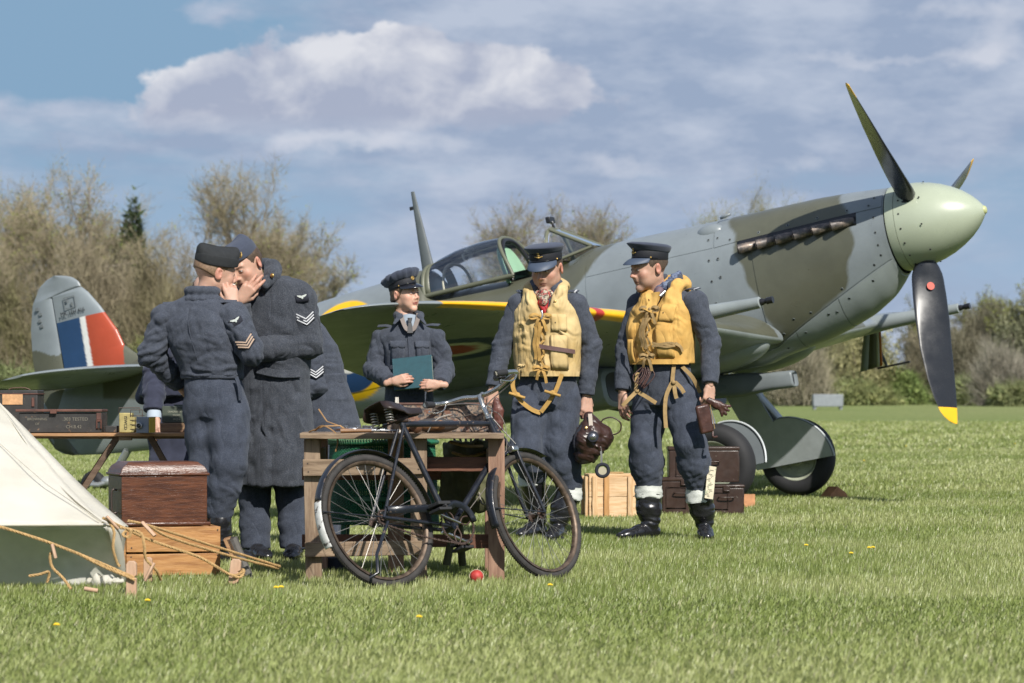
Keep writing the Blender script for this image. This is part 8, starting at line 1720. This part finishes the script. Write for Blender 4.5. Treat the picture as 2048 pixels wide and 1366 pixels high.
g = G(); g.tube([(0, .0, h), (0, .0, h + .028), (w * 1.6, 0, h + .028), (w * 1.6, 0, h)], .003, 6); put('wire_bail', g, nailm, b)
t = on_ft('wire_rack', 'small ochre rack of stacked cells right of the ochre can', 'rack', 261, .05)
for i in range(3): g = G(); g.box((.014 + i * .022, .04, .045), (.018, .07, .088)); put('cell', g, yc, t, bevel=.003)
for z in (.02, .045, .07, .095): g = G(); g.tube([(-.002, .0, z), (.068, .0, z), (.068, .08, z), (-.002, .08, z)], .0022, 5, closed=True); put('wire_hoop', g, nailm, t)
g = G(); g.tube([(.0, .0, .09), (.0, .0, .128), (.066, 0, .128), (.066, 0, .09)], .003, 6); put('rack_handle', g, nailm, t)
cg = mat('blue_grey_paint', (.17, .20, .26), .45, var=.12); t = on_ft('cine_camera', 'small blue-grey gun camera with round lens and yellow side plate', 'camera', 272, -.06, radians(-14)); w, h = 27 / s, 32 / s; g = G(); g.box((w / 2, .05, h / 2), (w, .10, h)); b = put('body', g, cg, t, bevel=.003); g = G(); g.box((w + .001, .05, h / 2), (.003, .095, h * .96)); put('side_plate', g, mat('yellow_plate', (.62, .42, .03), .5), b)
g = G(); g.lathe([(.017, 0), (.018, .012), (.013, .013), (.012, .004)], (w * .28, 0, h * .46), (0, -1, 0), 20); ln = put('lens_mount', g, stl, b); g = G(); g.lathe([(.012, .004), (.001, .007)], (w * .28, 0, h * .46), (0, -1, 0), 16); put('lens', g, patent, ln)
gb = mat('dark_green_box', (.055, .068, .052), .55, var=.2, vscale=14); t = on_ft('radio_box', 'dark green box with pale lettering on a wooden case on the folding table', 'box', 324, .30); w, h = 60 / s, 34 / s
t2 = on_ft('wooden_case', 'low worn wooden case under the dark green lettered box', 'case', 322, .30); g = G(); g.box((w / 2 + .005, .10, .027), (w + .02, .21, .052)); bb_ = put('body', g, wood('worn_case', (.30, .19, .10), (.17, .10, .06)), t2, bevel=.004); t.location.z += .0545
g = G(); g.box((w / 2, .10, h / 2), (w, .2, h)); b = put('body', g, gb, t, bevel=.004); pale = mat('pale_lettering', (.38, .38, .30), .7)
flat_text('CRACKED IN BASE', .013, (w * .52, -.0008, h * .66), b, pale); flat_text('SPAREP.', .013, (w * .50, -.0008, h * .44), b, pale); flat_text('W.D.4', .015, (w * .50, -.0008, h * .20), b, pale)
g = G(); g.box((w * .5, .10, h + .004), (.05, .03, .008)); put('lid_knob', g, gb, b)
# ---------------- tent, guy ropes, pegs
canvas = mat('cream_canvas', (.80, .775, .70), .88, var=.06, vscale=5, bump=.0014, bscale=90, color2=(.74, .71, .62), c2scale=1.6)
_m = canvas; _n = _m.node_tree; _b = _n.nodes['Principled BSDF']; _t = _n.nodes.new('ShaderNodeBsdfTranslucent'); _t.inputs['Color'].default_value = (.85, .82, .72, 1); _x = _n.nodes.new('ShaderNodeMixShader'); _x.inputs[0].default_value = .42; _n.links.new(_b.outputs[0], _x.inputs[1]); _n.links.new(_t.outputs[0], _x.inputs[2]); _n.links.new(_x.outputs[0], _n.nodes['Material Output'].inputs['Surface'])
wallc = mat('wall_canvas', (.74, .72, .66), .9, var=.12, vscale=4, bump=.003, bscale=10, speck=((.40, .42, .30), 5, .50, .72, .5))
TN = thing('tent', 'cream canvas ridge tent at the left edge with its low side wall', 'tent', base_at(100, 14.2)); tl = TN.location
def tw_(px, py, D): v = W(px, py, D) - tl; return np.array(v)
# roof panel: from the ridge (out of frame, up left) down to the eave
nu, nv_ = 40, 36; V = []; ridge0, ridge1 = tw_(-420, 480, 15.6), tw_(-10, 800, 15.6); e0, e1 = tw_(-420, 1040, 13.55), tw_(212, 1048, 13.75)
ridge1 = tw_(-6, 800, 15.2)
for i in range(nu):
    u = i / (nu - 1)
    for j in range(nv_):
        v = j / (nv_ - 1); a = ridge0 * (1 - u) + ridge1 * u; b = e0 * (1 - u) + e1 * u; b = b + np.array([0, 0, -.012 * sin(u * pi)])
        p = a * (1 - v) + b * v; sag = .05 * sin(pi * v) * (1 - .4 * u); p = p + np.array([0, .3 * sag, -sag]); p[2] += .010 * float(perlin(np.array([[u * 6, v * 5, 1.2]]))[0]) + .006 * sin(u * 30 + v * 6) * v * u; V.append(p)
F_ = [(i * nv_ + j, i * nv_ + j + 1, (i + 1) * nv_ + j + 1, (i + 1) * nv_ + j) for i in range(nu - 1) for j in range(nv_ - 1)]
rf = mesh_obj('roof_panel', V, F_, canvas, TN, solid=.003)
# end slope falling from the roof edge to the corner on the right
V = []; A_ = [tw_(-6, 800, 15.2), tw_(60, 866, 14.95), tw_(130, 938, 14.6), tw_(190, 996, 14.3), tw_(256, 1052, 13.95)]; B2 = [tw_(-6, 800, 15.2), tw_(40, 868, 14.8), tw_(95, 945, 14.4), tw_(150, 1000, 14.0), tw_(212, 1048, 13.75)]
A_ = densify(A_, 5); B2 = densify(B2, 5)
for a, b in zip(A_, B2):
    for k in range(5): q = k / 4; V.append(a * (1 - q) + b * q + np.array([0, 0, -.01 * sin(pi * q)]))
n = len(A_); F_ = [(i * 5 + j, i * 5 + j + 1, (i + 1) * 5 + j + 1, (i + 1) * 5 + j) for i in range(n - 1) for j in range(4)]; mesh_obj('end_flap', V, F_, canvas, TN, solid=.003)
# low wall under the eave, pulled in at the foot
V = []; nw = 40
for i in range(nw):
    u = i / (nw - 1); top = e0 * (1 - u) + e1 * u + np.array([0, .015, -.012 * sin(u * pi) - .004]); px = -420 + (250 + 420) * u; foot = tw_(px, 0, 13.95 + .1 * u); foot[2] = float(gz(0, 14)) - .004 + .0
    for j in range(14): v = j / 13; p = top * (1 - v) + foot * v; p = p + np.array([0, .06 * sin(pi * v) * (.6 + .4 * sin(u * 9)) + .012 * sin(u * 24 + v * 3) * v, 0]); V.append(p)
F_ = [(i * 14 + j, i * 14 + j + 1, (i + 1) * 14 + j + 1, (i + 1) * 14 + j) for i in range(nw - 1) for j in range(13)]; mesh_obj('side_wall', V, F_, wallc, TN, solid=.003)
V = []; a0, a1, a2 = e1 + np.array([0, .02, 0]), tw_(256, 1052, 13.95), tw_(246, 1165, 14.05)
a2[2] = 0; back = tw_(330, 1000, 15.2); back[2] = 0
for i in range(8):
    u = i / 7
    for j in range(8): v = j / 7; t_ = a0 * (1 - u) + a1 * u; f_ = a2 * (1 - u) + (a2 * .9 + back * .1) * u; p = t_ * (1 - v) + f_ * v; V.append(p + np.array([.02 * sin(pi * v) * sin(u * 5), 0, 0]))
mesh_obj('corner_panel', V, [(i * 8 + j, i * 8 + j + 1, (i + 1) * 8 + j + 1, (i + 1) * 8 + j) for i in range(7) for j in range(7)], canvas, TN, solid=.003)
# other half of the roof, beyond the ridge
V = [ridge0, ridge1, ridge1 + np.array([.1, 1.7, -1.1]), ridge0 + np.array([0, 1.9, -1.1])]; mesh_obj('roof_panel', V, [(0, 1, 2, 3)], canvas, TN, solid=.003, smooth=False)
g = G(); g.tube([tuple(e0 + np.array([0, -.004, -.002])), tuple((e0 + e1) / 2 + np.array([0, -.006, -.014])), tuple(e1 + np.array([0, -.004, -.002]))], .006, 6); put('eave_hem', g, canvas, TN)
g = G(); g.tube([tuple(e0 * .5 + ridge0 * .5 + np.array([0, -.02, 0])), tuple(tw_(-6, 880, 14.6) + np.array([0, -.03, 0])), tuple(tw_(95, 968, 14.15) + np.array([0, -.03, 0])), tuple(e1 + np.array([-.02, -.005, .01]))], .0025, 5); put('roof_seam', g, mat('seam_thread', (.50, .47, .40), .9), TN)
S = SDF(); c = tw_(206, 1150, 13.93); c[2] = .03; S.ell(c, (.075, .05, .024), .02); S.ell(c + [.05, 0, .0], (.05, .04, .016), .02); S.cut((0, 0, -.004), (0, 0, -1), .002); sobj('bunched_canvas', S, canvas, TN, .006, [(c, .1, (1, 0, .4), 22, .014)], .005, 20)
rope_m = mat('manila_rope', (.42, .27, .115), .85, var=.25, vscale=60, bump=.001, bscale=200)
def rope(name, pts, r=.0065, par=None, n=10, twist=2600, lab=None):
    P_ = [np.array(tuple(p), float) for p in densify(pts, n)]; g = G(); L_ = np.concatenate([[0], np.cumsum([np.linalg.norm(P_[i + 1] - P_[i]) for i in range(len(P_) - 1)])]); m = max(12, int(L_[-1] / .006)); m = min(m, 420); ss = np.linspace(0, L_[-1], m); C = np.stack([np.interp(ss, L_, [p[i] for p in P_]) for i in range(3)], 1); T_ = np.gradient(C, axis=0); T_ /= np.linalg.norm(T_, axis=1)[:, None] + 1e-9; a = np.cross(T_, (.13, .2, 1.0)); a /= np.linalg.norm(a, axis=1)[:, None] + 1e-9; b = np.cross(T_, a)
    for k in range(3):
        ph = ss / (r * 7.5) * 2 * pi + k * 2 * pi / 3; g.tube(C + r * .52 * (np.cos(ph)[:, None] * a + np.sin(ph)[:, None] * b), r * .62, 5)
    o = put(name, g, rope_m, par); return o
pegw = mat('pale_beech', (.50, .33, .22), .7, var=.18, vscale=8, stretch=(6, 6, 1), color2=(.42, .26, .165), c2scale=5, bump=.0006, bscale=30)
def wt(px, py, D): return W(px, py, D)
def peg(label, px, D, h, w, lean=0):
    b = base_at(px, D); t = thing('tent_peg', label, 'tent peg', b, (0, radians(lean), 0), group='wooden tent pegs'); hw = w / 2
    g = G(); g.prism([(-hw, 0, -.03), (hw, 0, -.03), (hw * 1.0, 0, h * .50), (hw * .55, 0, h * .53), (hw * 1.05, 0, h * .60), (hw * 1.0, 0, h * .93), (hw * .55, 0, h), (-hw * .55, 0, h), (-hw * 1.0, 0, h * .90)], (0, -.016, 0), (0, .016, 0)); put('peg_body', g, pegw, t, bevel=.003, smooth=False); return b
pegs = [peg('wooden tent peg nearest the camera with the low rope hooked over it', 263, 13.35, .155, .046), peg('wooden tent peg in front of the right end of the honey crate', 467, 14.1, .125, .050, 6), peg('short wooden tent peg half hidden by rope at the tent corner', 296, 14.35, .12, .04)]
def guy(label, pts, extra=(), toggles=()):
    t = thing('guy_rope', label, 'rope', pts[0], group='guy ropes of the tent'); L_ = lambda p: tuple(Vector(p) - t.location); rope('rope', [L_(p) for p in pts], par=t, n=6)
    for e in extra: rope('rope', [L_(p) for p in e], par=t, n=6)
    for (a, b) in toggles: g = G(); g.tube([L_(a), L_(b)], [.014, .014], 10, flat=.6); put('toggle', g, pegw, t, bevel=.003)
    return t
guy('low guy rope running from the left edge down to the nearest peg', [wt(-60, 1036, 13.2), wt(60, 1072, 13.25), wt(158, 1108, 13.3), wt(268, 1155, 13.33)], [[wt(158, 1108, 13.29), wt(200, 1130, 13.31), wt(270, 1160, 13.32)], [wt(108, 1098, 13.26), wt(100, 1112, 13.25), wt(105, 1135, 13.25), wt(125, 1155, 13.24), wt(142, 1178, 13.22)]], [(wt(104, 1088, 13.24), wt(111, 1117, 13.24))])
c0 = wt(206, 1036, 13.74)
guy('guy rope from the tent corner over the crate to the peg by the crate', [c0, wt(240, 1052, 13.85), wt(300, 1080, 13.95), wt(400, 1115, 14.02), wt(462, 1150, 14.06), wt(486, 1142, 14.07)], [[wt(462, 1150, 14.03), wt(480, 1155, 14.05), wt(488, 1140, 14.10), wt(470, 1142, 14.16)]], [(wt(213, 1033, 13.70), wt(236, 1058, 13.72))])
guy('long upper guy rope ending in the grass under the greatcoat', [wt(256, 1042, 13.9), wt(300, 1052, 14.0), wt(420, 1090, 14.35), wt(560, 1133, 14.75)], [[wt(300, 1052, 14.0), wt(340, 1075, 14.1), wt(460, 1112, 14.4), wt(556, 1137, 14.75)]], [(wt(284, 1044, 13.95), wt(310, 1072, 13.93))])
guy('slack knotted rope hanging at the tent corner with two loose ends', [wt(215, 1040, 13.72), wt(228, 1062, 13.70), wt(226, 1095, 13.70), wt(234, 1125, 13.72), wt(240, 1133, 13.72)], [[wt(240, 1055, 13.72), wt(280, 1065, 13.72), wt(288, 1090, 13.71), wt(292, 1118, 13.72), wt(312, 1140, 13.75), wt(322, 1160, 13.8)], [wt(252, 1062, 13.72), wt(245, 1070, 13.70), wt(258, 1074, 13.70), wt(262, 1060, 13.70)]], [(wt(308, 1126, 13.74), wt(290, 1162, 13.74))])
t = thing('rope_end', 'short dark rope loop lying at the foot of the tent wall', 'rope', wt(58, 1152, 13.5)); rope('rope', [(0, 0, 0), (.05, -.01, .008), (.09, 0, .018), (.08, .01, -.03)], par=t)
t = thing('toggle', 'loose pale toggle lying in the grass left of the nearest peg', 'toggle', base_at(182, 13.3)); g = G(); g.tube([(-.03, 0, .035), (.03, .0, .025)], .010, 10); put('toggle_body', g, pegw, t)
# ---------------- red ball
t = thing('ball', 'small red ball lying in the grass under the bicycle', 'ball', (tx(953, 14.3), 14.3, .030)); g = G(); g.ball((0, 0, 0), .032, 24); put('ball_skin', g, mat('red_ball', (.40, .035, .028), .6, var=.25, vscale=40), t); g = G(); g.tube([(.0345 * cos(a), .0345 * sin(a) * .3, .0345 * sin(a) * .95) for a in np.linspace(0, 2 * pi, 30)[:-1]], .0015, 5, closed=True); put('seam', g, mat('pale_seam', (.5, .4, .3), .8), t)
t = thing('dark_case', 'flat dark case lying in the grass behind the left table leg', 'case', base_at(668, 15.3)); g = G(); g.box((0, 0, .04), (.12, .2, .06)); put('body', g, patchm, t, bevel=.006)
